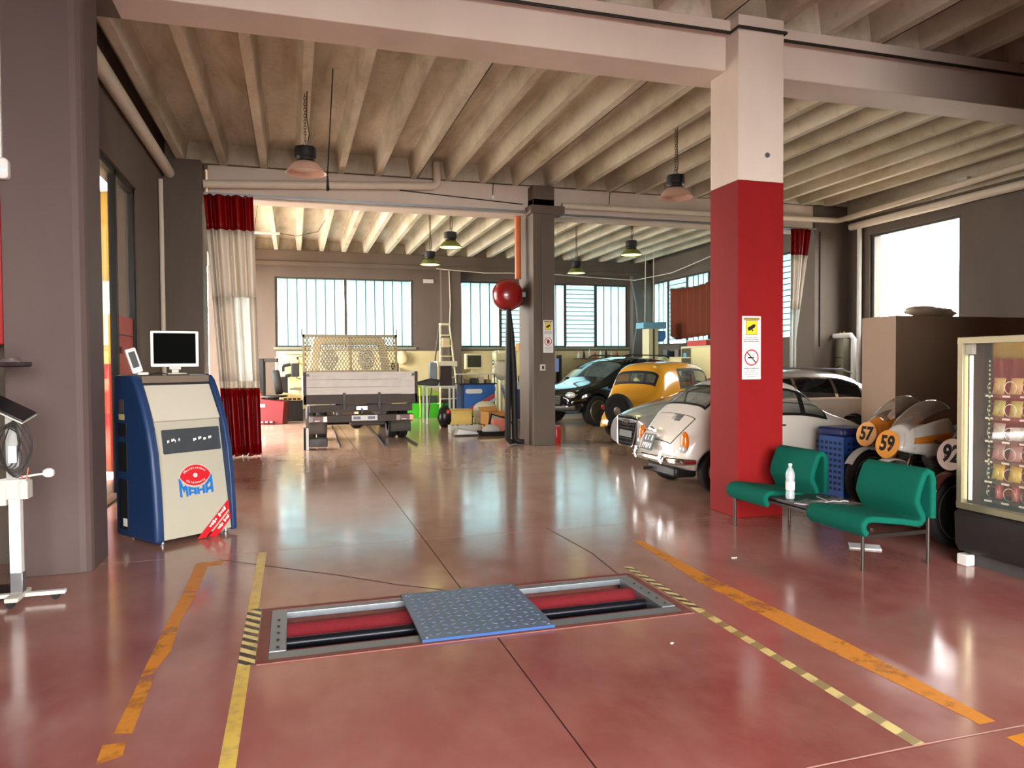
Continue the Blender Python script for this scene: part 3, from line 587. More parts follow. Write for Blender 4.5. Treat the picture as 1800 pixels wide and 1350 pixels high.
for k in range(7):
    rr = .10+.02*random.random(); mb = MB(); x0 = -.02+.012*k-.03; pts = []
    for i in range(22):
        a = 2*PI*i/22; pts.append((x0+.075*math.sin(a)*(1+.3*math.sin(2*a+k))+.02, -.05-.006*k+.01*math.cos(3*a), zz(788)+(.13+.01*k)*math.cos(a)))
    mb.tube(pts, .0045, 6, closed=True).build('cable_loop', CABLE, st)
MB().bb(-.02, .03, -.06, -.035, zz(815), zz(785)).build('cable_clip', M('pale_blue_clip', (205, 215, 235), .4), st, .004)
for dx, c in ((.05, (200, 90, 80)), (.075, (200, 110, 90))): MB().tube([(dx, -.03, zz(845)), (dx+.012*(1 if dx > .06 else -1), -.035, zz(825))], .004, 6).build('red_peg', M('red_peg_%d' % c[1], c, .5), st)
tr = thing('tray_stand', 'dark round tray on a dark post in front of the pillar', 'tray', (-2.02, 5.72, 0))
MB().lathe([(.0, 1.555), (.27, 1.555), (.285, 1.565), (.285, 1.59), (.278, 1.59), (.27, 1.575), (0, 1.57)], 36).build('tray', M('dark_brown_tray', (38, 26, 26), .5), tr); MB().cyl((0, 0, .03), (0, 0, 1.556), .025, n=14).build('post', M('dark_brown_post', (48, 34, 34), .5), tr); MB().lathe([(.20, 0), (.20, .015), (.03, .03)], 28).build('base', DKMET, tr)
tag(MB().lathe([(.045, 0), (.047, .004), (.044, .01), (.046, .05), (.044, .055), (.046, .1), (.047, .115), (.04, .118)], 20, Matrix.Translation((-1.93, 5.6, 1.5755))).build('metal_can', M('silver_can', (200, 200, 198), .25, .9, var=.2, scale=40)), 'ribbed silver can standing on the dark tray', 'can')
tag(MB().torus(.05, .012, 20, 8, Matrix.Translation((-1.82, 5.62, 1.5885))).torus(.045, .01, 20, 8, Matrix.Translation((-1.815, 5.625, 1.603)) @ Matrix.Rotation(.15, 4, 'X')).build('wire_coil', M('grey_wire', (120, 110, 108), .4, .4)), 'small coil of grey wire lying on the dark tray', 'wire')
tag(MB().torus(.028, .012, 20, 8, Matrix.Translation((-2.0, 5.52, 1.5885))).build('tape_roll', M('brass_tape', (165, 150, 80), .5)), 'small yellowish tape roll at the tray edge', 'tape')
se = thing('motion_sensor', 'white rounded sensor with a blue light on the left pillar', 'sensor', (-1.995, 6.12, 2.98)); MB().prism(rrect(-.06, .05, -.07, .08, .03), -.07, 0, 'y').build('housing', WHITE, se, .012); MB().bb(.0, .03, -.0715, -.069, -.01, .0).build('indicator_light', M('blue_led', (90, 150, 255), .4, emit=(90, 150, 255), es=2), se)
tag(MB().bb(-2.02, -1.995, 6.095, 6.12, 3.06, 4.9).build('cable_trunking', WHITE), 'thin white cable trunking above the sensor', 'trunking')
tag(MB().bb(-2.9, -2.03, 6.16, 6.24, 1.72, 3.02).build('wall_panel', M('dark_red_panel', (150, 12, 16), .5), None, .01), 'dark red panel at the left edge behind the pillar', 'panel')
tag(MB().torus(.13, .05, 28, 12, Matrix.Translation((-1.62, 4.28, .13)) @ Matrix.Rotation(PI/2, 4, 'Y')).lathe([(.0, -.03), (.085, -.03), (.085, .03), (0, .03)], 20, Matrix.Translation((-1.62, 4.28, .13)) @ Matrix.Rotation(PI/2, 4, 'Y')).build('trolley_wheel', M('pale_tyre', (170, 155, 150), .6)), 'pale small wheel at the left edge of the floor', 'wheel')
# ------------------------------------------------------------------ waiting bench
TEAL = M('teal_wool_fabric', (8, 92, 76), .9, var=.10, scale=90, bump=.35, spec=.15); LEGM = M('dark_bronze_tube', (70, 62, 58), .35, .7)
bx0, by0 = 4.0, 4.34
bn = thing('waiting_bench', 'two-seat green fabric waiting bench with a table in the middle', 'bench', (bx0, by0, 0))
cl = [(.012, .285), (-.012, .315), (-.015, .355), (.01, .385), (.05, .392), (.15, .380), (.30, .358), (.42, .335), (.465, .335), (.488, .36), (.478, .395), (.445, .46), (.43, .50), (.445, .57), (.475, .655), (.495, .70), (.525, .722), (.555, .705), (.568, .66), (.57, .55), (.57, .365)]
cl = [(a*1.10, b) for a, b in cl]
def ribbon(cl, t):
    P = [Vector((a, b)) for a, b in cl]; L_ = []; R_ = []
    for i, p in enumerate(P):
        d = (P[min(i+1, len(P)-1)]-P[max(i-1, 0)]).normalized(); n = Vector((-d.y, d.x)); L_.append(tuple(p+n*t/2)); R_.append(tuple(p-n*t/2))
    return L_ + R_[::-1]
def seat(y0, y1):
    poly = ribbon(cl, .05); n = len(poly); mb = MB(); rs = []
    h = n//2
    for y, k in ((y0, .72), (y0+.012, .94), (y0+.03, 1), (y1-.03, 1), (y1-.012, .94), (y1, .72)):
        r = []
        for i in range(n):
            a = Vector(poly[i]); b = Vector(poly[n-1-i]); m = (a+b)/2; q = m+(a-m)*k; r.append((q.x, y, q.y))
        rs.append(r)
    nn_ = len(rs)
    vs = [p for r in rs for p in r]; fs = [(i*n+a, i*n+(a+1) % n, (i+1)*n+(a+1) % n, (i+1)*n+a) for i in range(nn_-1) for a in range(n)]
    for base in (0, (nn_-1)*n):
        for i in range(h-1): fs.append((base+i, base+i+1, base+n-2-i, base+n-1-i))
    mb.add(vs, fs); return mb.build('seat', TEAL, bn, ang=70)
L0 = 1.69
seat(-.05, .56); seat(1.10, L0)
tbt = MB().bb(.02, .54, .56, 1.09, .345, .37).build('table_top', M('dark_laminate', (38, 34, 36), .3, rvar=.1), bn, .004)
for y in (.02, L0-.05):
    for x in (.03, .645): MB().cyl((x, y, 0), (x, y, .335 if x < .1 else .36), .014, n=12).build('leg', LEGM, bn)
    MB().bb(.03, .645, y-.01, y+.01, .235, .265).build('end_rail', LEGM, bn, .003)
for x in (.10, .54): MB().bb(x-.015, x+.015, .0, L0, .29, .318).build('long_rail', LEGM, bn, .003)
for y in (.25, 1.38): MB().bb(.61, .645, y-.1, y+.1, .30, .36).build('back_bracket', LEGM, bn, .003)
# bottle and papers on the bench table
def on_bench(x, y): return Vector((bx0+x, by0+y, .3702))
bp_ = on_bench(.10, .93)
bt = thing('water_bottle', 'clear plastic water bottle with a label standing on the bench table', 'bottle', bp_)
PET = glass('clear_plastic', (215, 225, 228), .38, .08)
MB().lathe([(.0, .004), (.03, 0), (.038, .01), (.038, .06), (.036, .07), (.038, .08), (.038, .155), (.035, .165), (.038, .175), (.039, .20), (.036, .232), (.026, .258), (.015, .276), (.0135, .292)], 24).build('bottle_body', PET, bt)
MB().lathe([(.0387, .085), (.0389, .086), (.0389, .15), (.0387, .151)], 24).build('bottle_label', M('bottle_label', (225, 205, 200), .6, var=.15, scale=40), bt)
MB().lathe([(.0145, .288), (.0155, .29), (.0155, .308), (.013, .31), (0, .31)], 16).build('bottle_cap', WHITE, bt)
MB().lathe([(.0, .006), (.034, .008), (.034, .055), (0, .056)], 20).build('water', glass('water', (190, 205, 208), .45), bt)
GLOSSP = M('glossy_magazine', (128, 118, 116), .15, var=.5, scale=12, spec=.8)
def magazine(c, w_, d_, rz, mat, label, bow=.006, name='magazine'):
    t = thing(name, label, 'magazine' if name == 'magazine' else 'paper', c, rz)
    MB().sheet(lambda u, v: ((u-.5)*w_, (v-.5)*d_, .004+bow*abs(math.sin(u*PI*2))), 12, 2).build('pages', PAPER, t, solid=.006)
    MB().sheet(lambda u, v: ((u-.5)*w_, (v-.5)*d_, .0085+bow*abs(math.sin(u*PI*2))), 12, 2).build('cover', mat, t, solid=.0008); return t
magazine(on_bench(.15, .72), .26, .19, .5, GLOSSP, 'open glossy magazine on the bench table nearest the bottle')
magazine(on_bench(.43, .80), .17, .25, -.3, M('dark_magazine', (70, 62, 64), .2, var=.5, scale=10), 'darker magazine lying at the back of the bench table')
p = pz(1520, 962); fp = magazine((p.x, p.y, .001), .19, .24, .9, M('printed_sheet', (205, 203, 208), .6, var=.12, scale=25), 'folded paper sheet lying on the floor under the bench', .002, 'paper_sheet')

# ------------------------------------------------------------------ vending machine
VX, VY1, VY0, VH = 4.86, 4.30, 3.28, 1.735
vm = thing('vending_machine', 'tall lit snack vending machine with a glass front', 'vending machine', (VX, VY0, 0))
VD = .82; VW = VY1-VY0; FRM = M('champagne_aluminium', (150, 142, 116), .35, .5); VBLK = M('vending_black', (40, 37, 36), .5); VIN = M('vending_inside', (58, 44, 36), .6)
MB().bb(.02, VD, 0.02, VW-.02, .10, .43).build('base_cabinet', VBLK, vm, .01); MB().prism([(.02, .10), (-.015, .16), (-.03, .40), (.02, .43)], 0, VW, 'y').build('base_front', VBLK, vm, .006)
MB().bb(.08, VD-.05, .06, VW-.06, 0, .10).build('plinth', M('plinth_grey', (70, 66, 64), .7), vm); MB().bb(VD-.03, VD, 0, VW, .43, VH).build('rear_panel', VIN, vm)
for y in (0, VW-.03): MB().bb(.05, VD-.03, y, y+.03, .43, VH-.03).build('side_panel', VIN, vm, .003)
MB().bb(.05, VD, 0, VW, VH-.03, VH).build('top_panel', VBLK, vm, .004)
fr = MB(); fr.prism([(0, .43), (VW, .43), (VW, VH), (0, VH)], 0, .05, 'x')
def ring_frame(y0, y1, z0, z1, t, x0, x1, mat, name):
    o = MB(); o.bb(x0, x1, y0, y1, z0, z0+t).bb(x0, x1, y0, y1, z1-t, z1).bb(x0, x1, y0, y0+t, z0+t, z1-t).bb(x0, x1, y1-t, y1, z0+t, z1-t); return o.build(name, mat, vm, .004)
ring_frame(0, VW, .43, VH, .045, -.01, .05, FRM, 'door_frame')
MB().bb(.012, .018, .045, VW-.045, .475, VH-.045).build('door_glass', glass('vending_glass', (225, 230, 220), .05), vm)
LED = M('led_strip', (255, 248, 215), .4, emit=(255, 244, 205), es=2.6)
MB().bb(.05, .062, VW-.075, VW-.055, .50, VH-.14).build('led_strip', LED, vm); MB().bb(.05, .062, .055, .075, .50, VH-.14).build('led_strip', LED, vm)
MB().bb(.02, .06, VW-.10, VW-.045, VH-.13, VH-.05).build('lock_box', GREYW, vm, .003)
SHZ = [.50, .645, .80, .955, 1.13, 1.30, 1.46]; VITEMS = []
SHM = M('shelf_dark', (56, 50, 44), .5, .3); COIL = M('bright_coil', (205, 205, 195), .3, .9)
TAGM = M('price_tag', (225, 220, 205), .6)
for z in SHZ[:-1]:
    sh = MB().bb(.20, VD-.05, .05, VW-.05, z-.012, z).bb(.195, .202, .05, VW-.05, z-.022, z+.006).build('shelf', SHM, vm)
    for k in range(7):
        y = .10+k*.137
        MB().bb(.192, .1945, y-.03, y+.03, z-.018, z-.004).build('price_tag', TAGM, sh); MB().torus(.047, .0028, 18, 6, Matrix.Translation((.235, y, z+.052)) @ Matrix.Rotation(PI/2, 4, 'Y')).build('spiral', COIL, sh)
hol = MB().bb(.19, .2, VW-.11, VW-.10, .50, VH-.16).build('led_reflection_strip', SHM, vm)
for k in range(30): MB().bb(.186, .19, VW-.111, VW-.099, .56+.034*k, .574+.034*k).build('led_reflection_dash', M('led_reflection_bright', (215, 205, 170), .4, .3), hol)  # bright dashes painted as the reflection of the LED strip
PACK = [(196, 150, 140), (206, 190, 120), (180, 60, 60), (214, 214, 200), (60, 100, 170), (230, 200, 70), (190, 205, 110), (150, 90, 50)]
CN = ['pink', 'straw yellow', 'red', 'white', 'blue', 'bright yellow', 'lime green', 'brown']
def bag_mesh(c):
    mb = MB(); w_, h_, d_ = .10, .125, .045; nu, nv = 8, 8
    for sgn in (1, -1):
        mb.sheet(lambda u, v: (sgn*d_/2*(math.sin(PI*u)**.6)*(math.sin(PI*min(1, max(0, v)))**.5), (u-.5)*w_*(1-.08*math.sin(PI*v)), v*h_), nu, nv)
    return mb.mesh('snack_bag', c)
ordn = ['lowest', 'second lowest', 'third lowest', 'fourth lowest', 'fifth lowest', 'top']
for si, z in enumerate(SHZ[:-1]):
    for k in range(7):
        ci = (si*3+k*5+k*k) % 8; m_ = M('pack_%d' % ci, PACK[ci], .3, var=.3, scale=30); y = .10+k*.137; wx, wy, wz = VX+.30, VY0+y, z
        pos = ('nearest', 'second nearest', 'third nearest', 'middle', 'third farthest', 'second farthest', 'farthest')[k]
        if si in (0,):
            t = thing('drink_can', '%s can on the %s vending shelf, %s of the row' % (CN[ci], ordn[si], pos), 'can', (wx, wy, wz), 0, 'drinks in the vending machine')
            MB().lathe([(.022, 0), (.028, .006), (.028, .095), (.023, .108), (.022, .11), (.0, .108)], 16).build('can_body', m_, t); MB().lathe([(.0, .1085), (.021, .1105), (.0215, .112), (0, .112)], 16).build('can_lid', STEEL, t)
        elif si in (3,) and k % 2:
            t = thing('snack_box', '%s snack box on the %s vending shelf, %s of the row' % (CN[ci], ordn[si], pos), 'snack', (wx, wy, wz), 0, 'snacks in the vending machine')
            MB().bb(-.02, .06, -.04, .04, 0, .10).build('carton', m_, t, .004); MB().bb(-.021, -.02, -.03, .03, .03, .07).build('carton_print', TAGM, t)
        else:
            o = link('snack_bag', bag_mesh(m_)); o.location = (wx-.02, wy, wz+.001); o.rotation_euler = (0, .2, 0)
            tag(o, '%s snack bag on the %s vending shelf, %s of the row' % (CN[ci], ordn[si], pos), 'snack', 'snacks in the vending machine')
tag(MB().bb(VX-.01, VX+.07, VY1-.10, VY1-.01, 0, .085).build('paper_wad', PAPER, None, .008), 'white paper wedge under the corner of the vending machine', 'paper')

# ------------------------------------------------------------------ racing motorcycles
SCREEN = glass('clear_windscreen', (150, 140, 128), .22, .03); TYRE = M('tyre_rubber', (26, 25, 26), .7, var=.15, scale=30, bump=.15)
def wheel(parent, c, R, w_, axis='Y', rim=None, spokes=0, hub=None, name='wheel', rimr=.7, whitewall=False):
    """a wheel part with tyre, rim and hub as sub-parts; axis = spin axis in the parent's frame"""
    Rm = {'Y': Matrix.Rotation(PI/2, 4, 'X'), 'X': Matrix.Rotation(PI/2, 4, 'Y')}[axis]; T = Matrix.Translation(c) @ Rm
    ri = R*rimr; h = w_/2
    ty = MB().lathe([(ri, -h*.8), (ri+.02, -h*.95), (R*.93, -h), (R*.985, -h*.8), (R, -h*.45), (R, h*.45), (R*.985, h*.8), (R*.93, h), (ri+.02, h*.95), (ri, h*.8), (ri, -h*.8)], 40, T).build(name, TYRE, parent, ang=50)
    rm = MB().lathe([(ri, -h*.8), (ri*.97, -h*.85), (ri*.93, -h*.6), (ri*.9, 0), (ri*.93, h*.6), (ri*.97, h*.85), (ri, h*.8), (ri, -h*.8)], 36, T)
    if not spokes: rm.lathe([(0, -h*.1), (ri*.5, -h*.25), (ri*.93, -h*.35), (ri*.93, h*.35), (ri*.5, h*.25), (0, h*.1)], 30, T)
    ro = rm.build('rim', rim or STEEL, ty, ang=50)
    if spokes:
        for k in range(spokes):
            a = 2*PI*k/spokes; MB().tube([T @ Vector((R*.08*math.cos(a), R*.08*math.sin(a), h*.3)), T @ Vector((ri*.5*math.cos(a), ri*.5*math.sin(a), h*.2)), T @ Vector((ri*.95*math.cos(a), ri*.95*math.sin(a), 0))], (.012 if spokes < 20 else .002)*(R/.3), 6).build('spoke', rim or STEEL, ty)
    MB().lathe([(0, -h*.6), (R*.13, -h*.55), (R*.14, 0), (R*.13, h*.55), (0, h*.6)], 20, T).build('hub', hub or CHROME, ty)
    return ty
def motorcycle(loc, rz, number, disc, body, stripe, label, full=True):
    b = thing('racing_motorcycle', label, 'motorcycle', loc, rz)       # nose to +x
    wheel(b, (.68, 0, .30), .30, .10, 'Y', M('bike_rim', (200, 200, 200), .25, .9), 24, name='front_wheel', rimr=.78)
    wheel(b, (-.68, 0, .30), .30, .12, 'Y', M('bike_rim', (200, 200, 200), .25, .9), 24, name='rear_wheel', rimr=.78)
    MB().sheet(lambda u, v: (.68+.33*math.cos(.5+2.0*u), (v-.5)*.12*(1-.25*abs(u-.5)), .30+.33*math.sin(.5+2.0*u)+.012*math.cos((v-.5)*PI)), 14, 6).build('front_mudguard', M('pale_mudguard', (200, 196, 190), .3) if number != '92' else body, b, solid=.004)
    for y in (-.085, .085): MB().cyl((.68, y, .30), (.44, y*.9, .86), .02, n=10).build('fork_leg', CHROME, b)
    tk = MB(); tk.rings([[(x, wv*math.cos(a)*.5, zc+hh*math.sin(a)*.5) for a in [2*PI*k/16 for k in range(16)]] for x, wv, zc, hh in ((.34, .16, .76, .12), (.28, .26, .77, .22), (.10, .30, .77, .25), (-.08, .24, .76, .2), (-.16, .16, .75, .10))]); tk.build('fuel_tank', body, b, ang=60)
    st_ = MB(); st_.rings([[(x, wv*math.cos(a)*.5, zc+hh*math.sin(a)*.5) for a in [2*PI*k/14 for k in range(14)]] for x, wv, zc, hh in ((-.14, .20, .70, .08), (-.35, .26, .71, .10), (-.62, .26, .76, .14), (-.82, .20, .80, .16), (-.92, .10, .80, .08))]); st_.build('seat', M('black_vinyl', (20, 19, 20), .45), b, ang=60)
    en = MB(); en.bb(-.12, .28, -.13, .13, .24, .48).cyl((.05, 0, .45), (.13, 0, .68), .09, n=14); eo = en.build('engine', M('engine_alloy', (96, 92, 88), .45, .7), b, .02)
    for k in range(5): MB().lathe([(.09, 0), (.12, .002), (.12, .008), (.09, .01)], 16, Matrix.Translation((.06+.016*k, 0, .50+.032*k)) @ Matrix.Rotation(.34, 4, 'Y')).build('cooling_fin', M('engine_alloy', (96, 92, 88), .45, .7), eo)
    for y in (-.12, .12): MB().tube([(.44, y*.6, .80), (.1, y, .72), (-.25, y, .62), (-.35, y, .42), (-.68, y, .30)], .018, 8).build('frame_tube', DKMET, b)
    MB().tube([(.16, -.12, .38), (.30, -.15, .28), (.1, -.17, .20), (-.4, -.17, .22), (-.8, -.18, .30)], [.02, .022, .025, .035, .045], 10).build('exhaust', DKMET, b)
    # nose fairing: shell that opens to the rear, split into skirt, number field and windscreen
    def fs(t, a, k=1.0):      # t 0 nose .. 1 rear, a -1..1 around
        ang = a*1.9; rr = (.06+.24*math.sqrt(min(1, t*1.15)))*k
        return (.72-.50*t-.06*math.cos(ang), rr*math.sin(ang)*.92, .78+.02*t+rr*math.cos(ang)*(.95 if math.cos(ang) > 0 else 1.35))
    MB().sheet(lambda u, v: fs(.10+.9*v, (-1+.62*u) if u <= .999 else -.38), 10, 8).build('fairing_side', body, b, solid=.006, ang=80)
    MB().sheet(lambda u, v: fs(.10+.9*v, .38+.62*u), 10, 8).build('fairing_side', body, b, solid=.006, ang=80)
    MB().sheet(lambda u, v: fs(0+.30*v, -1+2*u), 20, 4).build('fairing_nose', body, b, solid=.006, ang=80)
    MB().sheet(lambda u, v: (lambda q: (q[0]-.04*v, q[1]*(1-.05*v), q[2]+.10*math.sin(v*PI*.6)))(fs(.18+.80*v, -.40+.80*u)), 16, 12).build('windscreen', SCREEN, b, solid=.003, ang=80)
    sw = MB(); sw.sheet(lambda u, v: (lambda q: (q[0], q[1]*1.025, q[2]))(fs(.25+.75*v, -.82+.16*u)), 4, 8).build('fairing_stripe', stripe, b, solid=.004, ang=80)
    MB().sheet(lambda u, v: (lambda q: (q[0], q[1]*1.025, q[2]))(fs(.25+.75*v, .66+.16*u)), 4, 8).build('fairing_stripe', stripe, b, solid=.004, ang=80)
    MB().tube([(.40, -.30, .80), (.42, -.10, .84), (.42, .10, .84), (.40, .30, .80)], .014, 8).build('handlebar', DKMET, b)
    # number discs: nose and both cheeks
    for nm, cpt, yaw_, r in (('number_disc', Vector((.722, 0, .775)), 0, .135),):
        F = FR(cpt, (-math.sin(yaw_), math.cos(yaw_), 0), (-.22, 0, .975))
        d = MB().prism([(r*math.cos(2*PI*k/28), r*math.sin(2*PI*k/28)) for k in range(28)], 0, .008, Mx=F).build(nm, disc, b, .002)
        text('race_number', number, .20, BLACK, d, F @ Matrix.Translation((0, 0, .0092)), .001, .82, .007)
    return b
ORD = M('orange_number_disc', (226, 150, 40), .4, var=.05); WHD = M('pale_number_disc', (215, 190, 180), .4, var=.05); BW = M('bike_white', (226, 222, 214), .25, coat=.5, var=.04); BR = M('bike_maroon', (70, 22, 20), .25, coat=.6); BO = M('bike_orange', (214, 130, 40), .3, coat=.4); BK = M('bike_black', (28, 24, 26), .3, coat=.4)
def bike_at(px, py, z, dist, rz, *a, **k):
    d = ray(px, py); P_ = CAM + d*((z-CAM.z)/d.z) if dist is None else CAM + d*(dist/d.length)
    n = Vector((math.cos(rz), math.sin(rz), 0))*.725; return motorcycle((P_.x-n.x, P_.y-n.y, 0), rz, *a, **k)
HB = PI+.04
bike_at(1523, 768, .745, None, HB, '57', ORD, BO, BW, 'orange racing motorcycle with number 57')
bike_at(1560, 776, .80, None, HB, '59', ORD, BW, BO, 'white racing motorcycle with orange number disc 59')
bike_at(1673, 797, .785, None, HB, '92', WHD, BR, BK, 'dark racing motorcycle with pale number disc 92')
# blue crate stack behind the bench
cp = pX(1497, 820, 5.55)
cr = thing('plastic_crate', 'tall blue perforated plastic crate with a dark lid', 'crate', (6.15, 6.94, 0), .05)
CBL = M('crate_blue', (34, 74, 140), .45); hw = .20
for (x0, x1, y0, y1) in ((-hw, hw, -hw, -hw+.02), (-hw, hw, hw-.02, hw), (-hw, -hw+.02, -hw, hw), (hw-.02, hw, -hw, hw)):
    wllp = MB()
    wllp.bb(x0, x1, y0, y1, .02, .70); wo = wllp.build('crate_wall', CBL, cr, .003)
    for r_ in range(9):
        for k in range(6):
            u = -hw+.05+k*.068; z = .08+r_*.066; hm = MB()
            if x1-x0 > .1:
                yy = y0-.001 if y0 < 0 else y1+.001; hm.bb(u, u+.04, yy-.001, yy+.001, z, z+.03)
            else:
                xx = x0-.001 if x0 < 0 else x1+.001; hm.bb(xx-.001, xx+.001, u, u+.04, z, z+.03)
            if (x0 < 0 and y0 < 0): hm.build('crate_hole_shade', M('crate_hole_shade', (10, 18, 40), .7), wo, smooth=False)  # flat dark patches stand for the shade inside the holes
MB().bb(-hw, hw, -hw, hw, .0, .03).build('crate_floor', CBL, cr)
MB().prism(rrect(-hw-.02, hw+.02, -hw-.02, hw+.02, .05), .70, .80).build('lid', M('navy_lid', (22, 30, 84), .4), cr, .03, seg=3)
# ------------------------------------------------------------------ vehicles: lofted shells cut into panels, panes and wheel arches
def stn(x, zb, zbelt, zt, ws, wm, wb, wr, zr, crown=.7):
    return [(x, 0, zb), (x, ws*.6, zb), (x, ws, zb+.04), (x, wm, zb+(zbelt-zb)*.5), (x, wb, zbelt), (x, wr, zr), (x, wr*.6, zr+(zt-zr)*crown), (x, 0, zt)]
def car_shell(sts, tags, arches, sub=2):
    """sts: half sections tail to nose; tags {(station, strip): id}; arches [(x, z, r, halfwidth)]. Returns bmesh with material_index = tag"""
    def near(a, b, d):      # extra ring close to an end so that subdivision keeps it full
        t = d/max(1e-6, abs(b[0][0]-a[0][0])); return [tuple(p+(q-p)*t for p, q in zip(u, v)) for u, v in zip(a, b)]
    sts = [sts[0], near(sts[0], sts[1], .015)] + sts[1:-1] + [near(sts[-1], sts[-2], .015), sts[-1]]
    tags = {((i+1 if i else 1) if not isinstance(i, str) else i, j): v for (i, j), v in tags.items()}
    k = len(sts[0]); ring = [];
    for s_ in sts: ring.append([Vector(p) for p in s_] + [Vector((p[0], -p[1], p[2])) for p in s_[-2:0:-1]])
    n = len(ring[0]); me = bpy.data.meshes.new('shell'); vs = [v for r in ring for v in r]; fs = []; ti = []
    for i in range(len(ring)-1):
        for a in range(n):
            fs.append((i*n+a, i*n+(a+1) % n, (i+1)*n+(a+1) % n, (i+1)*n+a)); kk = a if a < k-1 else n-1-a; ti.append(tags.get((i, kk), 0))
    m2 = k-1
    for base, rev in ((0, True), ((len(ring)-1)*n, False)):
        for a in range(m2):       # ladder caps
            p, q = a, a+1; p2, q2 = (n-a) % n, n-a-1
            f = [base+p, base+q] + ([base+q2] if q2 != q else []) + ([base+p2] if p2 != p else [])
            if len(f) > 2: fs.append(tuple(f)); ti.append(tags.get(('tail' if rev else 'nose', a), 0))
    me.from_pydata([tuple(v) for v in vs], [], fs)
    for p, t in zip(me.polygons, ti): p.material_index = t
    mx = max(ti)+1
    for _ in range(mx): me.materials.append(BLACK)
    bm = bmesh.new(); bm.from_mesh(me); bmesh.ops.recalc_face_normals(bm, faces=bm.faces); bm.to_mesh(me); bm.free()
    o = bpy.data.objects.new('shell', me); COL.objects.link(o); s_ = o.modifiers.new('s', 'SUBSURF'); s_.levels = sub; s_.render_levels = sub
    tmp = []
    for (x, z, r, y0, y1) in arches:
        c = MB().cyl((x, y0, z), (x, y1, z), r, n=32).mesh('cut', BLACK); co = bpy.data.objects.new('cut', c); COL.objects.link(co); tmp.append(co)
        b = o.modifiers.new('b', 'BOOLEAN'); b.object = co; b.operation = 'DIFFERENCE'; b.solver = 'EXACT'
    dg = bpy.context.evaluated_depsgraph_get(); ev = bpy.data.meshes.new_from_object(o.evaluated_get(dg))
    for t in tmp: bpy.data.objects.remove(t)
    bpy.data.objects.remove(o)
    bm = bmesh.new(); bm.from_mesh(ev); return bm
def split_shell(bm, root, paint, parts, body_name='body'):
    """parts: {tag: (name, material, inset, ring_material or None, sink)}; every connected patch of a tag becomes its own part"""
    out = {}; bm.faces.ensure_lookup_table(); rings = []
    for t, (nm, mat, ins, rmat, sink) in parts.items():
        seen = set(); patches = []
        for f in bm.faces:
            if f.material_index != t or f in seen: continue
            st_ = [f]; seen.add(f); pt_ = []
            while st_:
                g = st_.pop(); pt_.append(g)
                for e in g.edges:
                    for h in e.link_faces:
                        if h.material_index == t and h not in seen: seen.add(h); st_.append(h)
            patches.append(pt_)
        for pt_ in patches:
            if ins:
                r = bmesh.ops.inset_region(bm, faces=pt_, thickness=ins, use_boundary=True, use_even_offset=True)
                for f in r['faces']: f.material_index = 900 if rmat else 0
                if rmat: rings.append((list(r['faces']), rmat))
            vm_ = {}; mb = MB()
            for f in pt_:
                for v in f.verts:
                    if v not in vm_: vm_[v] = len(mb.v); mb.v.append(tuple(v.co - v.normal*sink))
                mb.f.append(tuple(vm_[v] for v in f.verts))
            me = mb.mesh(nm, mat, ang=60, fix=False); o = link(nm, me, root); out.setdefault(nm, []).append(o)
            bmesh.ops.delete(bm, geom=pt_, context='FACES_ONLY')
    groups = {}
    for fs, rm in rings: groups.setdefault(rm.name, (rm, []))[1].extend([f for f in fs if f.is_valid])
    for rm, fs in groups.values():
        left = set(fs)
        while left:
            st_ = [left.pop()]; pc = []
            while st_:
                g = st_.pop(); pc.append(g)
                for e in g.edges:
                    for h in e.link_faces:
                        if h in left: left.discard(h); st_.append(h)
            vm_ = {}; mb = MB()
            for f in pc:
                for v in f.verts:
                    if v not in vm_: vm_[v] = len(mb.v); mb.v.append(tuple(v.co))
                mb.f.append(tuple(vm_[v] for v in f.verts))
            link('panel_seal', mb.mesh('panel_seal', rm, ang=60, fix=False), root)
        bmesh.ops.delete(bm, geom=fs, context='FACES_ONLY')
    me = bpy.data.meshes.new(body_name)
    for f in bm.faces: f.material_index = 0; f.smooth = True
    bm.to_mesh(me); bm.free(); me.materials.append(paint); me.set_sharp_from_angle(angle=math.radians(38)); out['body'] = link(body_name, me, root); return out
def plate_part(root, F, w_, h_, body, bg_, fg, size, name='licence_plate', sx=.8):
    p = MB().prism(rrect(-w_/2, w_/2, -h_/2, h_/2, .008), 0, .008, Mx=F).build(name, bg_, root, .002)
    if body: text('plate_text', body, size, fg, p, F @ Matrix.Translation((0, 0, .009)), .0006, sx)
    return p
SEAL = M('black_seal', (18, 18, 18), .6); INTER = M('car_interior', (60, 46, 40), .8); WHPL = M('plate_white', (225, 225, 222), .5, var=.03); REDL = M('red_lamp', (190, 24, 20), .15, var=.1, coat=.8); AMBL = M('amber_lamp', (224, 120, 30), .15, coat=.8); CLRL = M('clear_lamp', (225, 225, 220), .1, .3, coat=.8)
CARGL = glass('car_glass_clear', (190, 198, 190), .10); TINT = glass('car_glass_tinted', (14, 18, 20), .80)
def steering(root, c, R, tilt, mat=BLACK):
    T = Matrix.Translation(c) @ Matrix.Rotation(tilt, 4, 'Y'); s_ = MB().torus(R, .011, 28, 8, T).build('steering_wheel', mat, root)
    for a in (0, 2*PI/3, 4*PI/3): MB().tube([T @ Vector((0, 0, -.02)), T @ Vector((R*math.cos(a), R*math.sin(a), 0))], .008, 6).build('wheel_spoke', mat, s_)
def carseat(root, x, y, z, mat, h=.5, w_=.46):
    s_ = MB().rings([[(x+p[0], y+sy*w_/2, z+p[1]) for p in ((.0, 0), (.48, .02), (.5, .10), (.06, .12), (-.06, h), (-.14, h), (-.10, 0))] for sy in (-1, 1)]).build('car_seat', mat, root, .03)
    return s_

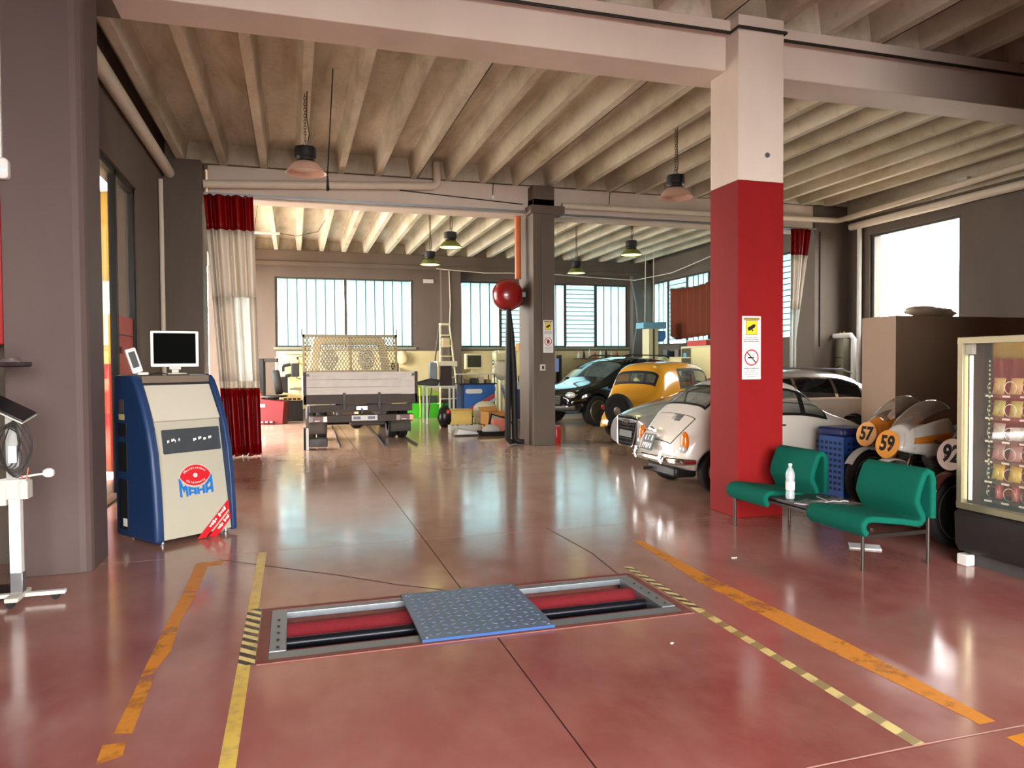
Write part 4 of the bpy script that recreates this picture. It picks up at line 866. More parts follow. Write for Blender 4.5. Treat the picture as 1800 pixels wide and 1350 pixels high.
# --- white two-door city car, rear towards the camera
def fiat():
    t = thing('city_car', 'small rounded white vintage city car parked behind the red column', 'car', (4.26, 8.06, 0), 0)
    PW = M('ivory_car_paint', (226, 218, 206), .22, var=.03, coat=.7)
    S_ = [stn(.03, .40, .50, .56, .40, .46, .44, .30, .545), stn(.09, .31, .58, .70, .52, .57, .54, .40, .67), stn(.22, .26, .70, .84, .57, .62, .585, .45, .81), stn(.32, .25, .80, .94, .60, .65, .61, .49, .91),
          stn(.38, .24, .86, 1.0, .60, .655, .615, .50, .975), stn(.74, .22, .90, 1.33, .60, .66, .625, .485, 1.27), stn(1.16, .22, .90, 1.385, .60, .66, .63, .48, 1.32), stn(1.78, .22, .90, 1.375, .60, .66, .63, .48, 1.31),
          stn(2.08, .22, .88, .955, .60, .66, .615, .50, .93), stn(2.45, .24, .82, .87, .59, .645, .59, .46, .85), stn(2.78, .26, .71, .75, .55, .60, .54, .40, .735), stn(2.93, .33, .52, .57, .42, .47, .42, .30, .56)]
    tg = {(4, 5): 1, (4, 6): 1, (7, 5): 2, (7, 6): 2, (5, 4): 3, (6, 4): 4, (7, 4): 5, (0, 5): 6, (0, 6): 6, (1, 5): 6, (1, 6): 6, (2, 5): 6, (2, 6): 6}
    bm = car_shell(S_, tg, [(.56, .27, .33, .36, .80), (.56, .27, .33, -.80, -.36), (2.40, .27, .33, .36, .80), (2.40, .27, .33, -.80, -.36)])
    o = split_shell(bm, t, PW, {1: ('rear_window', CARGL, .035, SEAL, .004), 2: ('windscreen', CARGL, .03, SEAL, .004), 3: ('quarter_window', CARGL, .035, SEAL, .004), 4: ('door_window', CARGL, .035, SEAL, .004), 5: ('vent_window', CARGL, .04, SEAL, .004), 6: ('engine_lid', PW, .012, SEAL, -.004)})
    HUB = M('silver_hubcap', (200, 198, 192), .3, .8)
    for x in (.56, 2.40):
        for y in (-.57, .57): wheel(t, (x, y, .265), .265, .125, 'Y', M('white_rim', (205, 198, 188), .4), 0, HUB, rimr=.62)
    # bumper wrapped round the tail
    bp = [(.20, -.66, .40), (.08, -.62, .40), (-.01, -.48, .40), (-.05, -.25, .40), (-.06, 0, .40), (-.05, .25, .40), (-.01, .48, .40), (.08, .62, .40), (.20, .66, .40)]
    MB().tube(bp, [.03, .04, .045, .045, .045, .045, .045, .04, .03], 10, flat=1.0).build('rear_bumper', CHROME, t)
    for y in (-.33, .33): MB().tube([(-.075, y, .36), (-.095, y, .42), (-.07, y, .50)], .022, 8).build('overrider', CHROME, t)
    fb = [(2.80, -.64, .38), (2.95, -.5, .38), (3.02, -.2, .38), (3.03, 0, .38), (3.02, .2, .38), (2.95, .5, .38), (2.80, .64, .38)]
    MB().tube(fb, .04, 10).build('front_bumper', CHROME, t)
    for y in (-1, 1):
        l = MB().blob((.13, y*.54, .62), (.05, .05, .13), 12, 9).build('tail_lamp', AMBL, t); MB().blob((.105, y*.54, .545), (.05, .045, .05), 12, 8).build('reflector', CLRL, l)
        l = MB().lathe([(.0, .05), (.06, .04), (.085, 0), (.09, -.06)], 20, Matrix.Translation((2.83, y*.42, .62)) @ Matrix.Rotation(PI/2-.2, 4, 'Y')).build('headlamp', CLRL, t)
        MB().torus(.088, .01, 24, 8, Matrix.Translation((2.835, y*.42, .62)) @ Matrix.Rotation(PI/2-.2, 4, 'Y')).build('lamp_ring', CHROME, l)
        MB().tube([(1.30, y*.665, .80), (1.42, y*.672, .80)], .01, 6).build('door_handle', CHROME, t)
    F = FR((-.015, .10, .575), (0, -1, 0), (.36, 0, .93)); plate_part(t, F, .30, .21, '', M('old_plate', (24, 23, 22), .5), None, .1)
    rnd = random.Random(4); mk = MB()                       # the plate's characters cannot be read in the photo: short strokes in two rows
    for v0, n_ in ((.02, 3), (-.08, 5)):
        for k in range(n_):
            x0 = -.12+.24*(k+.5)/n_-.016; mk.bb(x0, x0+.012, v0, v0+.065, .0085, .0095, F).bb(x0+.012, x0+.032, v0+rnd.choice((0, .026, .052)), v0+rnd.choice((0, .026, .052))*0+.065 if rnd.random() < .3 else v0+.065, .0085, .0095, F)
    tag(mk.build('plate_characters', WHPL, t, smooth=False), kind='stuff')
    MB().tube([(.02, -.10+.10, .72), (.03, .10, .735), (.02, .20, .72)], [.02, .032, .02], 10).build('plate_lamp', CHROME, t)
    gr = MB().prism(rrect(-.11, .11, -.055, .055, .008), 0, .006, Mx=FR((.272, -.12, .885), (0, -1, 0), (.70, 0, .72))).build('vent_grille', M('grille_grey', (120, 116, 110), .5), t)
    for k in range(6): MB().box((.30, -.12, .90), (.002, .002, .002)).v; MB().prism(rrect(-.10, .10, -.004, .004, .002), .006, .010, Mx=FR((.272, -.12, .885), (0, -1, 0), (.70, 0, .72)) @ Matrix.Translation((0, -.04+.016*k, 0))).build('grille_slat', STEEL, gr)
    MB().bb(.10, .40, -.35, .35, .17, .30).build('rear_valance', DKMET, t, .03); MB().cyl((-.02, .25, .22), (.3, .25, .24), .02, n=10).build('exhaust_pipe', DKMET, t)
    MB().bb(.70, 2.15, -.56, .56, .24, .40).build('cabin_floor', INTER, t)
    steering(t, (1.72, .28, .88), .18, -1.0); carseat(t, 1.20, .28, .40, INTER); carseat(t, 1.20, -.28, .40, INTER); MB().bb(2.02, 2.10, -.5, .5, .74, .86).build('dashboard', PW, t, .02)
    MB().blob((1.70, -.10, 1.0), (.05, .06, .03), 10, 6).build('rear_mirror', BLACK, t); MB().blob((1.80, .66+.06, .93), (.03, .05, .04), 10, 6).build('wing_mirror', CHROME, t); MB().box((.24, 0, .80), (.02, .03, .03)).build('lid_latch', CHROME, t, .006)
    return t
fiat()

# --- silver estate car, nose to the left
def audi():
    t = thing('estate_car', 'silver estate car with a black grille, nose towards the hall', 'car', (9.98, 10.9, 0), PI)
    PS = M('silver_car_paint', (196, 194, 192), .22, .55, var=.03, coat=.8)
    S_ = [stn(.02, .42, .62, .80, .62, .68, .66, .50, .76), stn(.10, .30, .78, .98, .74, .82, .80, .60, .95), stn(.22, .26, .86, 1.06, .80, .87, .84, .66, 1.03), stn(.62, .22, .93, 1.36, .83, .90, .86, .60, 1.30), stn(1.15, .20, .93, 1.42, .85, .91, .87, .62, 1.365), stn(2.00, .20, .92, 1.45, .85, .91, .87, .63, 1.39),
          stn(2.78, .20, .92, 1.42, .85, .91, .87, .62, 1.355), stn(3.45, .20, .90, 1.01, .85, .91, .86, .68, .98), stn(4.05, .22, .82, .90, .84, .90, .83, .66, .87), stn(4.42, .20, .70, .77, .79, .85, .77, .58, .755), stn(4.62, .20, .62, .69, .74, .79, .68, .50, .68), stn(4.70, .20, .56, .64, .66, .70, .60, .44, .63)]
    tg = {(2, 5): 1, (2, 6): 1, (6, 5): 2, (6, 6): 2, (3, 4): 3, (4, 4): 4, (5, 4): 5}
    bm = car_shell(S_, tg, [(.92, .32, .37, .58, 1.1), (.92, .32, .37, -1.1, -.58), (3.75, .32, .37, .58, 1.1), (3.75, .32, .37, -1.1, -.58)])
    split_shell(bm, t, PS, {1: ('rear_window', TINT, .04, SEAL, .003), 2: ('windscreen', TINT, .03, SEAL, .003), 3: ('rear_quarter_window', TINT, .03, CHROME, .003), 4: ('rear_door_window', TINT, .03, CHROME, .003), 5: ('front_door_window', TINT, .03, CHROME, .003)})
    for x in (.92, 3.75):
        for y in (-.80, .80): wheel(t, (x, y, .32), .32, .21, 'Y', STEEL, 7, rimr=.7)
    GB = M('gloss_black', (12, 12, 13), .2, coat=.5)
    F = FR((4.715, 0, .43), (0, 1, 0), (-.10, 0, .995)); g = MB().prism([(-.36, .22), (-.33, .25), (.33, .25), (.36, .22), (.27, -.19), (.24, -.22), (-.24, -.22), (-.27, -.19)], -.06, 0, Mx=F).build('grille', GB, t, .006)
    for k in range(7): MB().bb(-.27, .27, -.18+.06*k, -.168+.06*k, .0, .004, F).build('grille_bar', DKMET, g)
    gp = [(-.37, .23), (-.33, .265), (.33, .265), (.37, .23), (.28, -.20), (.24, -.235), (-.24, -.235), (-.28, -.20)]; MB().tube([F @ Vector((a, b, 0)) for a, b in gp], .012, 8, closed=True).build('grille_surround', CHROME, g)
    for k in range(4): MB().torus(.042, .006, 24, 6, F @ Matrix.Translation((-.096+.064*k, .15, .012))).build('ring_badge', CHROME, g)
    plate_part(t, F @ Matrix.Translation((0, -.03, .006)), .46, .11, '', M('plate_grey', (120, 118, 116), .4), None, .1)
    for s_ in (-1, 1):
        l = MB().rings([[(4.60, s_*.46, .60), (4.52, s_*.66, .63), (4.36, s_*.80, .66), (4.40, s_*.79, .58), (4.55, s_*.66, .53), (4.64, s_*.46, .53)], [(4.50, s_*.46, .60), (4.42, s_*.66, .63), (4.26, s_*.78, .66), (4.30, s_*.77, .58), (4.45, s_*.66, .53), (4.54, s_*.46, .53)]]).build('headlamp', M('smoked_lamp', (46, 48, 52), .12, coat=.8), t, .01); MB().blob((4.585, s_*.60, .575), (.02, .05, .028), 12, 7).build('projector', CLRL, l)
        MB().rings([[(4.66, s_*.42, .26), (4.55, s_*.70, .27), (4.54, s_*.70, .38), (4.67, s_*.44, .40)], [(4.58, s_*.42, .26), (4.48, s_*.70, .27), (4.48, s_*.70, .38), (4.60, s_*.44, .40)]]).build('air_intake', GB, t, .008)
        for x in (1.75, 2.75): MB().tube([(x-.1, s_*.905, .78), (x, s_*.925, .785), (x+.1, s_*.905, .78)], .014, 8).build('door_handle', PS, t)
        MB().blob((3.10, s_*1.0, .98), (.08, .10, .07), 12, 8).build('wing_mirror', PS, t)
        MB().tube([(.7, s_*.58, 1.36), (.9, s_*.60, 1.43), (2.4, s_*.60, 1.47), (2.7, s_*.58, 1.42)], .014, 8).build('roof_rail', STEEL, t)
        MB().rings([[(.06, s_*.50, .74), (.12, s_*.80, .72), (.12, s_*.80, .86), (.06, s_*.50, .88)], [(.16, s_*.50, .74), (.22, s_*.84, .72), (.22, s_*.84, .86), (.16, s_*.50, .88)]]).build('tail_lamp', REDL, t, .01)
    MB().bb(.5, 3.4, -.75, .75, .26, .40).build('cabin_floor', INTER, t); MB().rings([[(.50+.0, 0, 1.43), (.52, .02, 1.44), (.56, 0, 1.44)], [(.40, 0, 1.50), (.41, .005, 1.50), (.42, 0, 1.50)]]).build('roof_aerial', GB, t)
    return t
audi()

# --- yellow pre-war saloon, tail to the left
YP = pz(1085, 722, .62)
def oldtimer():
    t = thing('vintage_saloon', 'yellow pre-war saloon with a spare wheel on its tail', 'car', (YP.x+.11, YP.y+.06, 0), .47)
    PY = M('mustard_yellow_paint', (222, 158, 40), .2, var=.04, coat=.8)
    S_ = [stn(.02, .50, .62, .70, .34, .40, .38, .26, .68), stn(.14, .40, .76, .90, .46, .55, .52, .40, .87), stn(.34, .36, .88, 1.02, .54, .63, .60, .50, .99), stn(.42, .35, .95, 1.10, .56, .65, .63, .54, 1.07), stn(.56, .34, 1.0, 1.46, .58, .67, .66, .54, 1.40), stn(.70, .34, 1.0, 1.56, .58, .68, .67, .56, 1.49), stn(1.05, .34, 1.0, 1.60, .58, .68, .68, .58, 1.53),
          stn(1.66, .34, 1.0, 1.61, .58, .68, .68, .58, 1.54), stn(2.30, .34, 1.0, 1.56, .58, .67, .66, .56, 1.49), stn(2.44, .36, .98, 1.08, .54, .60, .58, .46, 1.05), stn(2.9, .40, .88, 1.02, .42, .44, .42, .32, .98), stn(3.5, .42, .84, .96, .32, .34, .32, .24, .93), stn(3.62, .48, .78, .88, .26, .28, .27, .2, .86)]
    tg = {(3, 5): 1, (3, 6): 1, (8, 5): 2, (8, 6): 2, (6, 4): 3, (7, 4): 4}
    bm = car_shell(S_, tg, [])
    split_shell(bm, t, PY, {1: ('rear_window', CARGL, .055, SEAL, .01), 2: ('windscreen', CARGL, .04, SEAL, .004), 3: ('rear_side_window', CARGL, .06, SEAL, .006), 4: ('front_side_window', CARGL, .05, SEAL, .006)})
    TW = M('cream_wire_rim', (190, 176, 140), .4)
    for x in (.62, 3.10):
        for y in (-.62, .62): wheel(t, (x, y, .34), .34, .13, 'Y', TW, 0, M('hub_grey', (150, 142, 126), .4, .6), rimr=.62)
    for x, mp in ((.62, [(-.42, .26), (-.34, .52), (-.16, .70), (.08, .74), (.28, .64), (.42, .44), (.50, .30)]), (3.10, [(-.55, .28), (-.36, .50), (-.14, .70), (.06, .74), (.26, .66), (.40, .50), (.46, .36)])):
        for s_ in (-1, 1):
            MB().rings([[(x+a, s_*(.44), b), (x+a, s_*(.60), b+.02), (x+a, s_*(.72), b-.03), (x+a, s_*(.74), b-.08), (x+a, s_*.72, b-.10), (x+a, s_*.44, b-.06)] for a, b in mp]).build('mudguard', PY, t, ang=60, sub=1)
    for s_ in (-1, 1):
        MB().bb(1.10, 2.60, s_*.70-.10, s_*.70+.10, .28, .32).build('running_board', BLACK, t, .01)
        l = MB().lathe([(.0, -.10), (.06, -.08), (.10, 0), (.10, .02), (0, .04)], 20, Matrix.Translation((3.5, s_*.36, .84)) @ Matrix.Rotation(PI/2, 4, 'Y')).build('headlamp', CHROME, t)
        MB().blob((.13, s_*.56, .66), (.05, .04, .04), 10, 7).build('tail_lamp', REDL, t); MB().tube([(1.70, s_*.70, .92), (1.80, s_*.70, .92)], .012, 6).build('door_handle', CHROME, t)
        MB().box((1.48, s_*.69, 1.22), (.07, .03, .20)).build('trafficator', M('brown_trafficator', (110, 54, 24), .5), t, .01)
    # spare wheel strapped to the tail
    T = Matrix.Translation((-.06, 0, .62)) @ Matrix.Rotation(PI/2-.16, 4, 'Y'); sw = MB().lathe([(.20, -.06), (.24, -.075), (.33, -.06), (.35, 0), (.33, .06), (.24, .075), (.20, .06), (.20, -.06)], 36, T).build('spare_wheel', TYRE, t, ang=60)
    MB().lathe([(0, -.05), (.10, -.055), (.205, -.03), (.205, .03), (0, .03)], 30, T).build('spare_rim', M('black_rim', (30, 28, 28), .4), sw); MB().lathe([(0, -.10), (.05, -.095), (.085, -.07), (.09, -.05), (0, -.05)], 24, T).build('hub_cap', M('hub_grey', (150, 142, 126), .4, .6), sw)
    for y in (-.3, .3): MB().bb(.0, 3.5, y-.04, y+.04, .30, .38).build('chassis_rail', DKMET, t)
    steering(t, (2.05, .28, 1.10), .20, -1.0); MB().bb(.7, 2.3, -.55, .55, .38, .46).build('cabin_floor', INTER, t); carseat(t, 1.55, .28, .46, INTER, .55); carseat(t, 1.55, -.28, .46, INTER, .55)
    rg = MB().bb(3.62, 3.68, -.26, .26, .46, .92).build('radiator', CHROME, t, .02)
    return t
oldtimer()

# --- black off-roader, nose to the left
def suv():
    t = thing('off_road_car', 'glossy black off-road car behind the yellow saloon', 'car', (10.3, 18.74, 0), PI+.35)
    PB = M('black_car_paint', (16, 17, 22), .12, .3, var=.05, coat=1.0)
    S_ = [stn(.02, .50, .75, .95, .70, .78, .76, .60, .92), stn(.08, .36, .92, 1.15, .80, .88, .86, .66, 1.12), stn(.30, .32, 1.02, 1.62, .84, .92, .88, .66, 1.55), stn(.80, .30, 1.03, 1.72, .85, .93, .89, .68, 1.65), stn(1.70, .30, 1.02, 1.76, .85, .93, .89, .69, 1.69), stn(2.45, .30, 1.02, 1.73, .85, .93, .89, .68, 1.65), stn(3.12, .30, 1.01, 1.14, .85, .93, .88, .72, 1.11),
          stn(3.75, .32, .96, 1.04, .84, .92, .86, .70, 1.01), stn(4.15, .34, .86, .93, .80, .88, .82, .64, .91), stn(4.32, .40, .74, .82, .68, .78, .72, .56, .80), stn(4.36, .46, .66, .72, .58, .66, .62, .46, .71)]
    tg = {(1, 5): 1, (1, 6): 1, (5, 5): 2, (5, 6): 2, (2, 4): 3, (3, 4): 4, (4, 4): 5}
    bm = car_shell(S_, tg, [(.82, .38, .44, .58, 1.1), (.82, .38, .44, -1.1, -.58), (3.55, .38, .44, .58, 1.1), (3.55, .38, .44, -1.1, -.58)])
    split_shell(bm, t, PB, {1: ('rear_window', TINT, .05, SEAL, .003), 2: ('windscreen', glass('windscreen_glass', (120, 140, 140), .35), .03, SEAL, .003), 3: ('rear_quarter_window', TINT, .04, SEAL, .003), 4: ('rear_door_window', TINT, .04, SEAL, .003), 5: ('front_door_window', TINT, .04, SEAL, .003)})
    GR_ = M('champagne_alloy', (205, 196, 160), .25, .85)
    for x in (.82, 3.55):
        for y in (-.82, .82): wheel(t, (x, y, .38), .38, .24, 'Y', GR_, 5, GR_, rimr=.68)
    F = FR((4.40, 0, .66), (0, 1, 0), (-.1, 0, .99)); g = MB().prism(rrect(-.46, .46, -.12, .12, .03), -.06, .0, Mx=F).build('grille', DKMET, t, .006)
    for k in range(4): MB().bb(-.43, .43, -.09+.055*k, -.075+.055*k, 0, .006, F).build('grille_bar', CHROME, g)
    for s_ in (-1, 1):
        l = MB().blob((4.24, s_*.66, .78), (.10, .15, .085), 14, 9).build('headlamp', CLRL, t); MB().blob((4.31, s_*.62, .78), (.05, .05, .05), 10, 7).build('projector', CHROME, l)
        MB().blob((2.85, s_*1.04, 1.12), (.09, .11, .09), 12, 8).build('wing_mirror', PB, t); MB().tube([(2.2, s_*.93, .90), (2.35, s_*.945, .905)], .014, 6).build('door_handle', PB, t)
        MB().tube([(.6, s_*.66, 1.70), (.8, s_*.66, 1.77), (2.2, s_*.66, 1.79), (2.4, s_*.65, 1.74)], .016, 8).build('roof_rail', DKMET, t); MB().box((.06, s_*.72, .98), (.06, .14, .24)).build('tail_lamp', REDL, t, .02)
        MB().blob((4.30, s_*.62, .50), (.06, .07, .05), 10, 7).build('fog_lamp', CLRL, t)
    MB().tube([(4.22, -.80, .48), (4.38, -.5, .46), (4.44, 0, .46), (4.38, .5, .46), (4.22, .80, .48)], .05, 8, flat=1.3).build('front_bumper', M('bumper_grey', (70, 66, 62), .4), t)
    plate_part(t, FR((4.49, 0, .50), (0, 1, 0), (0, 0, 1)), .44, .10, '', WHPL, None, .1); MB().bb(.4, 3.1, -.75, .75, .34, .46).build('cabin_floor', INTER, t); steering(t, (2.75, .36, 1.05), .18, -1.1); carseat(t, 2.0, .36, .46, INTER, .62); carseat(t, 2.0, -.36, .46, INTER, .62)
    return t
suv()
# --- pale gold rounded car far back, only its domed front shows over the black one
def beige():
    t = thing('rounded_car', 'pale gold rounded car by the back windows behind the black one', 'car', (7.9, 20.9, 0), .35)
    PG = M('pale_gold_paint', (176, 158, 120), .3, .4, var=.05, coat=.6)
    S_ = [stn(.02, .45, .6, .7, .5, .58, .55, .4, .68), stn(.3, .3, .85, 1.0, .66, .75, .72, .5, .96), stn(.8, .26, .95, 1.42, .70, .78, .75, .5, 1.36), stn(1.4, .25, .95, 1.74, .72, .8, .76, .52, 1.62), stn(2.2, .25, .95, 1.72, .72, .8, .76, .52, 1.60), stn(2.9, .26, .92, 1.02, .72, .8, .75, .58, .99), stn(3.5, .28, .82, .9, .68, .76, .7, .5, .88), stn(3.75, .38, .6, .68, .5, .58, .54, .4, .66)]
    bm = car_shell(S_, {(2, 5): 1, (2, 6): 1, (4, 5): 2, (4, 6): 2, (3, 4): 3, (2, 4): 4}, [(.7, .32, .37, .5, 1), (.7, .32, .37, -1, -.5), (3.1, .32, .37, .5, 1), (3.1, .32, .37, -1, -.5)])
    split_shell(bm, t, PG, {1: ('rear_window', TINT, .06, SEAL, .003), 2: ('windscreen', TINT, .05, SEAL, .003), 3: ('door_window', TINT, .05, SEAL, .003), 4: ('quarter_window', TINT, .05, SEAL, .003)})
    for x in (.7, 3.1):
        for y in (-.68, .68): wheel(t, (x, y, .31), .31, .16, 'Y', STEEL, 0, rimr=.62)
    for s_ in (-1, 1): MB().blob((3.58, s_*.5, .7), (.06, .09, .09), 12, 8).build('headlamp', CLRL, t)
    MB().tube([(3.6, -.7, .42), (3.82, 0, .42), (3.6, .7, .42)], .04, 8).build('front_bumper', CHROME, t)
beige()
# ------------------------------------------------------------------ flatbed truck seen from behind
def truck():
    t = thing('flatbed_truck', 'small dropside truck with a mesh headboard, seen from behind', 'truck', (1.28, 14.5, 0))
    ALU = M('worn_white_board', (205, 198, 190), .55, .1, var=.16, scale=5, bump=.2); TD = M('truck_dark_steel', (62, 52, 46), .55, .4, var=.2); CAB = M('cab_beige', (186, 172, 140), .35, var=.05)
    for k in range(3): MB().bb(-1.05, 1.05, -.02, .02, .985+.148*k, 1.130+.148*k).build('tailgate_board', ALU, t, .006, smooth=False)
    for x in (-1.11, 1.05): MB().bb(x, x+.06, -.03, .06, .80, 1.43).build('corner_post', TD, t, .006)
    for s_ in (-1, 1):
        for k in range(2): MB().bb(s_*1.09-.015, s_*1.09+.015, .06, 2.72, .90+.22*k, 1.11+.22*k).build('side_board', ALU, t, .005, smooth=False)
        MB().rings([[(s_*1.12, -.01, 1.36), (s_*1.0, -.04, 1.40), (s_*.98, -.04, 1.34)], [(s_*1.12, .02, 1.36), (s_*1.0, .0, 1.40), (s_*.98, .0, 1.34)]]).build('gate_latch', STEEL, t)
    MB().bb(-1.08, 1.08, -.02, 2.75, .82, .90).build('bed_floor', TD, t, .006); MB().bb(-1.10, 1.10, -.03, .03, .80, .98).build('rear_sill', TD, t, .006)
    for x in (-.34, .34): MB().bb(x-.025, x+.025, -.05, -.02, .70, 1.02).build('gate_hinge', DKMET, t, .004)
    MB().bb(-1.0, 1.0, .02, .12, .64, .78).build('cross_member', TD, t, .006); MB().bb(-1.0, 1.0, -.02, .06, .44, .58).build('under_run_bar', TD, t, .006)
    for x in (-.42, .42): MB().bb(x-.05, x+.05, .05, 4.4, .52, .76).build('chassis_rail', DKMET, t); MB().bb(x-.04, x+.04, 0, .08, .50, .70).build('bar_bracket', TD, t)
    MB().bb(-.11, .11, -.03, .0, .675, .75).build('hook_plate', STEEL, t, .004); MB().tube([(0, -.03, .70), (0, -.09, .69), (0, -.10, .64), (0, -.05, .62)], .018, 8).build('tow_hook', STEEL, t)
    plate_part(t, FR((.05, -.032, .52), (1, 0, 0), (0, 0, 1)), .50, .105, '', WHPL, None, .1)
    for k in range(2):
        MB().bb(-.17+.28*k, -.03+.28*k, -.044, -.040, .49, .55).build('plate_blur', M('plate_blue_grey', (120, 125, 150), .5), t)
    for s_ in (-1, 1):
        l = MB().bb(s_*.84-.17, s_*.84+.17, -.05, .02, .45, .575).build('tail_lamp', M('dull_lamp_red', (84, 24, 18), .4), t, .008); MB().bb(s_*.84-.17, s_*.84-.10, -.055, -.05, .46, .565).build('reverse_lamp', M('dull_lens', (150, 140, 128), .4), l); MB().bb(s_*.84+.10, s_*.84+.17, -.055, -.05, .46, .565).build('indicator_lamp', AMBL, l); MB().bb(s_*.84-.06, s_*.84+.03, -.055, -.05, .47, .49).build('reflector', WHPL, l)  # tail lamps in dull red-brown with a greyish reverse lens
        MB().sheet(lambda u, v: (s_*.85+(u-.5)*.42, .62+.02*math.sin(u*3), .17+.32*v), 4, 4).build('mudflap', M('grey_mudflap', (80, 74, 66), .7), t, solid=.01)
        for dx in (-.11, .11): wheel(t, (s_*.84+dx, 1.22, .36), .36, .19, 'X', DKMET, 0, DKMET, rimr=.6, name='rear_wheel')
        wheel(t, (s_*.88, 4.0, .36), .36, .20, 'X', DKMET, 0, DKMET, rimr=.6, name='front_wheel')
    MB().cyl((-.95, 1.22, .36), (.95, 1.22, .36), .06, n=14).blob((0, 1.22, .36), (.16, .16, .16), 14, 9).build('rear_axle', DKMET, t); MB().bb(-.2, .5, .3, .7, .34, .5).build('spare_carrier', TD, t, .02)
    # headboard with expanded-metal mesh
    hb = MB(); y = 2.73
    for x in (-1.08, 1.03): hb.bb(x, x+.05, y-.03, y+.03, .86, 2.27)
    hb.bb(-1.08, 1.08, y-.03, y+.03, 2.21, 2.27).bb(-.025, .025, y-.03, y+.03, .9, 2.21).bb(-1.03, 1.03, y-.02, y+.02, 1.40, 1.44); hb.build('headboard_frame', M('headboard_steel', (122, 108, 84), .5, .4), t)
    for x in (-1.09, 1.07): MB().cyl((x, y, 2.25), (x, y, 2.40), .012, n=8).build('lamp_spike', DKMET, t)
    ms = MB(); x0, x1, z0, z1, s = -1.03, 1.03, .92, 2.21, .075
    H_, W_ = z1-z0, x1-x0
    for sg in (1, -1):
        c = -H_*.6
        while c < W_+H_*.6:
            pts = []; k_ = .62                               # bars run x = c + k*(z-z0)
            za, zb_ = z0, z1; xa, xb = x0+c, x0+c+k_*H_
            if xa < x0: za = z0+(x0-xa)/k_; xa = x0
            if xb > x1: zb_ = z1-(xb-x1)/k_; xb = x1
            if zb_-za > .03:
                A = Vector((xa, 0, za)); B = Vector((xb, 0, zb_))
                if sg < 0: A.x = x0+x1-A.x; B.x = x0+x1-B.x
                d = (B-A).normalized(); n_ = Vector((-d.z, 0, d.x))*.0105
                q = [A-n_, B-n_, B+n_, A+n_]; ms.add([(p_.x, y-.004, p_.z) for p_ in q]+[(p_.x, y+.004, p_.z) for p_ in q], [(0, 1, 2, 3), (7, 6, 5, 4), (0, 4, 5, 1), (2, 6, 7, 3)])
            c += s
    tag(ms.build('mesh_screen', M('headboard_mesh', (150, 134, 100), .5, .4), t, smooth=False), kind='stuff')
    # cab
    C_ = [[(x*w_, yy, zz_) for x, zz_ in ((-1, .60), (-1.02, .9), (-1, 1.25), (-.84*k2, 2.18), (-.6, 2.27), (.6, 2.27), (.84*k2, 2.18), (1, 1.25), (1.02, .9), (1, .60))] for yy, w_, k2 in ((2.95, .96, 1), (3.0, .98, 1), (4.25, .98, 1))] + [[(x*.97, 4.3+dy, zz_) for x, zz_, dy in ((-1, .60, .75), (-1.02, .9, .75), (-1, 1.25, .68), (-.84, 2.14, .0), (-.6, 2.24, 0), (.6, 2.24, 0), (.84, 2.14, 0), (1, 1.25, .68), (1.02, .9, .75), (1, .60, .75))]]
    mb = MB(); n = 10; vs = [p for r in C_ for p in r]; fs = []
    for i in range(3):
        for a in range(n):
            if (i == 2 and a in (3, 4, 5)) and False: continue
            if i == 2 and a == 4: fs.append((i*n+a, i*n+a+1, (i+1)*n+a+1, (i+1)*n+a)); continue
            fs.append((i*n+a, i*n+(a+1) % n, (i+1)*n+(a+1) % n, (i+1)*n+a))
    # rear wall with a real opening for the window: frame of four quads round it
    rw = [(-.74, 2.95, 1.42), (.74, 2.95, 1.42), (.66, 2.95, 2.05), (-.66, 2.95, 2.05)]; b0 = len(vs); vs += rw
    fs += [(0, 1, 2, b0), (0, b0, b0+1, 9), (9, b0+1, 7, 8), (2, 3, b0+3, b0), (3, 4, 5, 6, b0+2, b0+3), (6, 7, b0+1, b0+2)]
    # front wall likewise: lower panel only, the screen above stays glazed
    f0 = 3*n; fs += [(f0+9, f0+8, f0+7, f0+2, f0+1, f0+0)]
    mb.add(vs, fs); mb.build('cab_shell', CAB, t, ang=40)
    MB().add([(-.97, 4.98, 1.25), (.97, 4.98, 1.25), (.58, 4.3, 2.22), (-.58, 4.3, 2.22)], [(0, 1, 2, 3)]).build('windscreen', glass('cab_glass', (200, 205, 200), .08), t); MB().add(rw, [(0, 1, 2, 3)]).build('cab_rear_window', glass('cab_glass', (200, 205, 200), .08), t)
    MB().tube([(p_[0], p_[1]-.005, p_[2]) for p_ in rw], .016, 6, closed=True).build('window_seal', SEAL, t)
    for x in (-.45, .42):
        h = MB().blob((x, 3.35, 1.70), (.20, .07, .26), 12, 9).build('seat_back', M('pale_seat', (176, 170, 150), .8), t)
    MB().bb(-.9, .9, 3.2, 4.4, .9, 1.15).build('seat_base', INTER, t, .03); MB().bb(-.95, .95, 4.5, 4.85, 1.1, 1.35).build('dashboard', INTER, t, .04)
    for s_ in (-1, 1):
        m = MB().tube([(s_*.98, 4.35, 1.55), (s_*1.22, 4.4, 1.65), (s_*1.22, 4.4, 1.25), (s_*1.0, 4.4, 1.2)], .012, 6).build('mirror_arm', DKMET, t); MB().box((s_*1.24, 4.38, 1.45), (.20, .07, .34)).build('mirror', BLACK, m, .03)
    return t
truck()
for (a, b, nm) in (((598, 787), (584, 750), 'dark steel ramp bar on the floor under the left of the truck'), ((678, 786), (645, 748), 'dark steel ramp bar on the floor under the middle of the truck'), ((733, 783), (712, 770), 'thin steel bar on the floor beside the right truck wheel')):
    A, B = pz(*a), pz(*b); tag(MB().tube([(A.x, A.y, .02), (B.x, B.y, .02)], .022, 6).build('ramp_bar', DKMET), nm, 'steel bar')
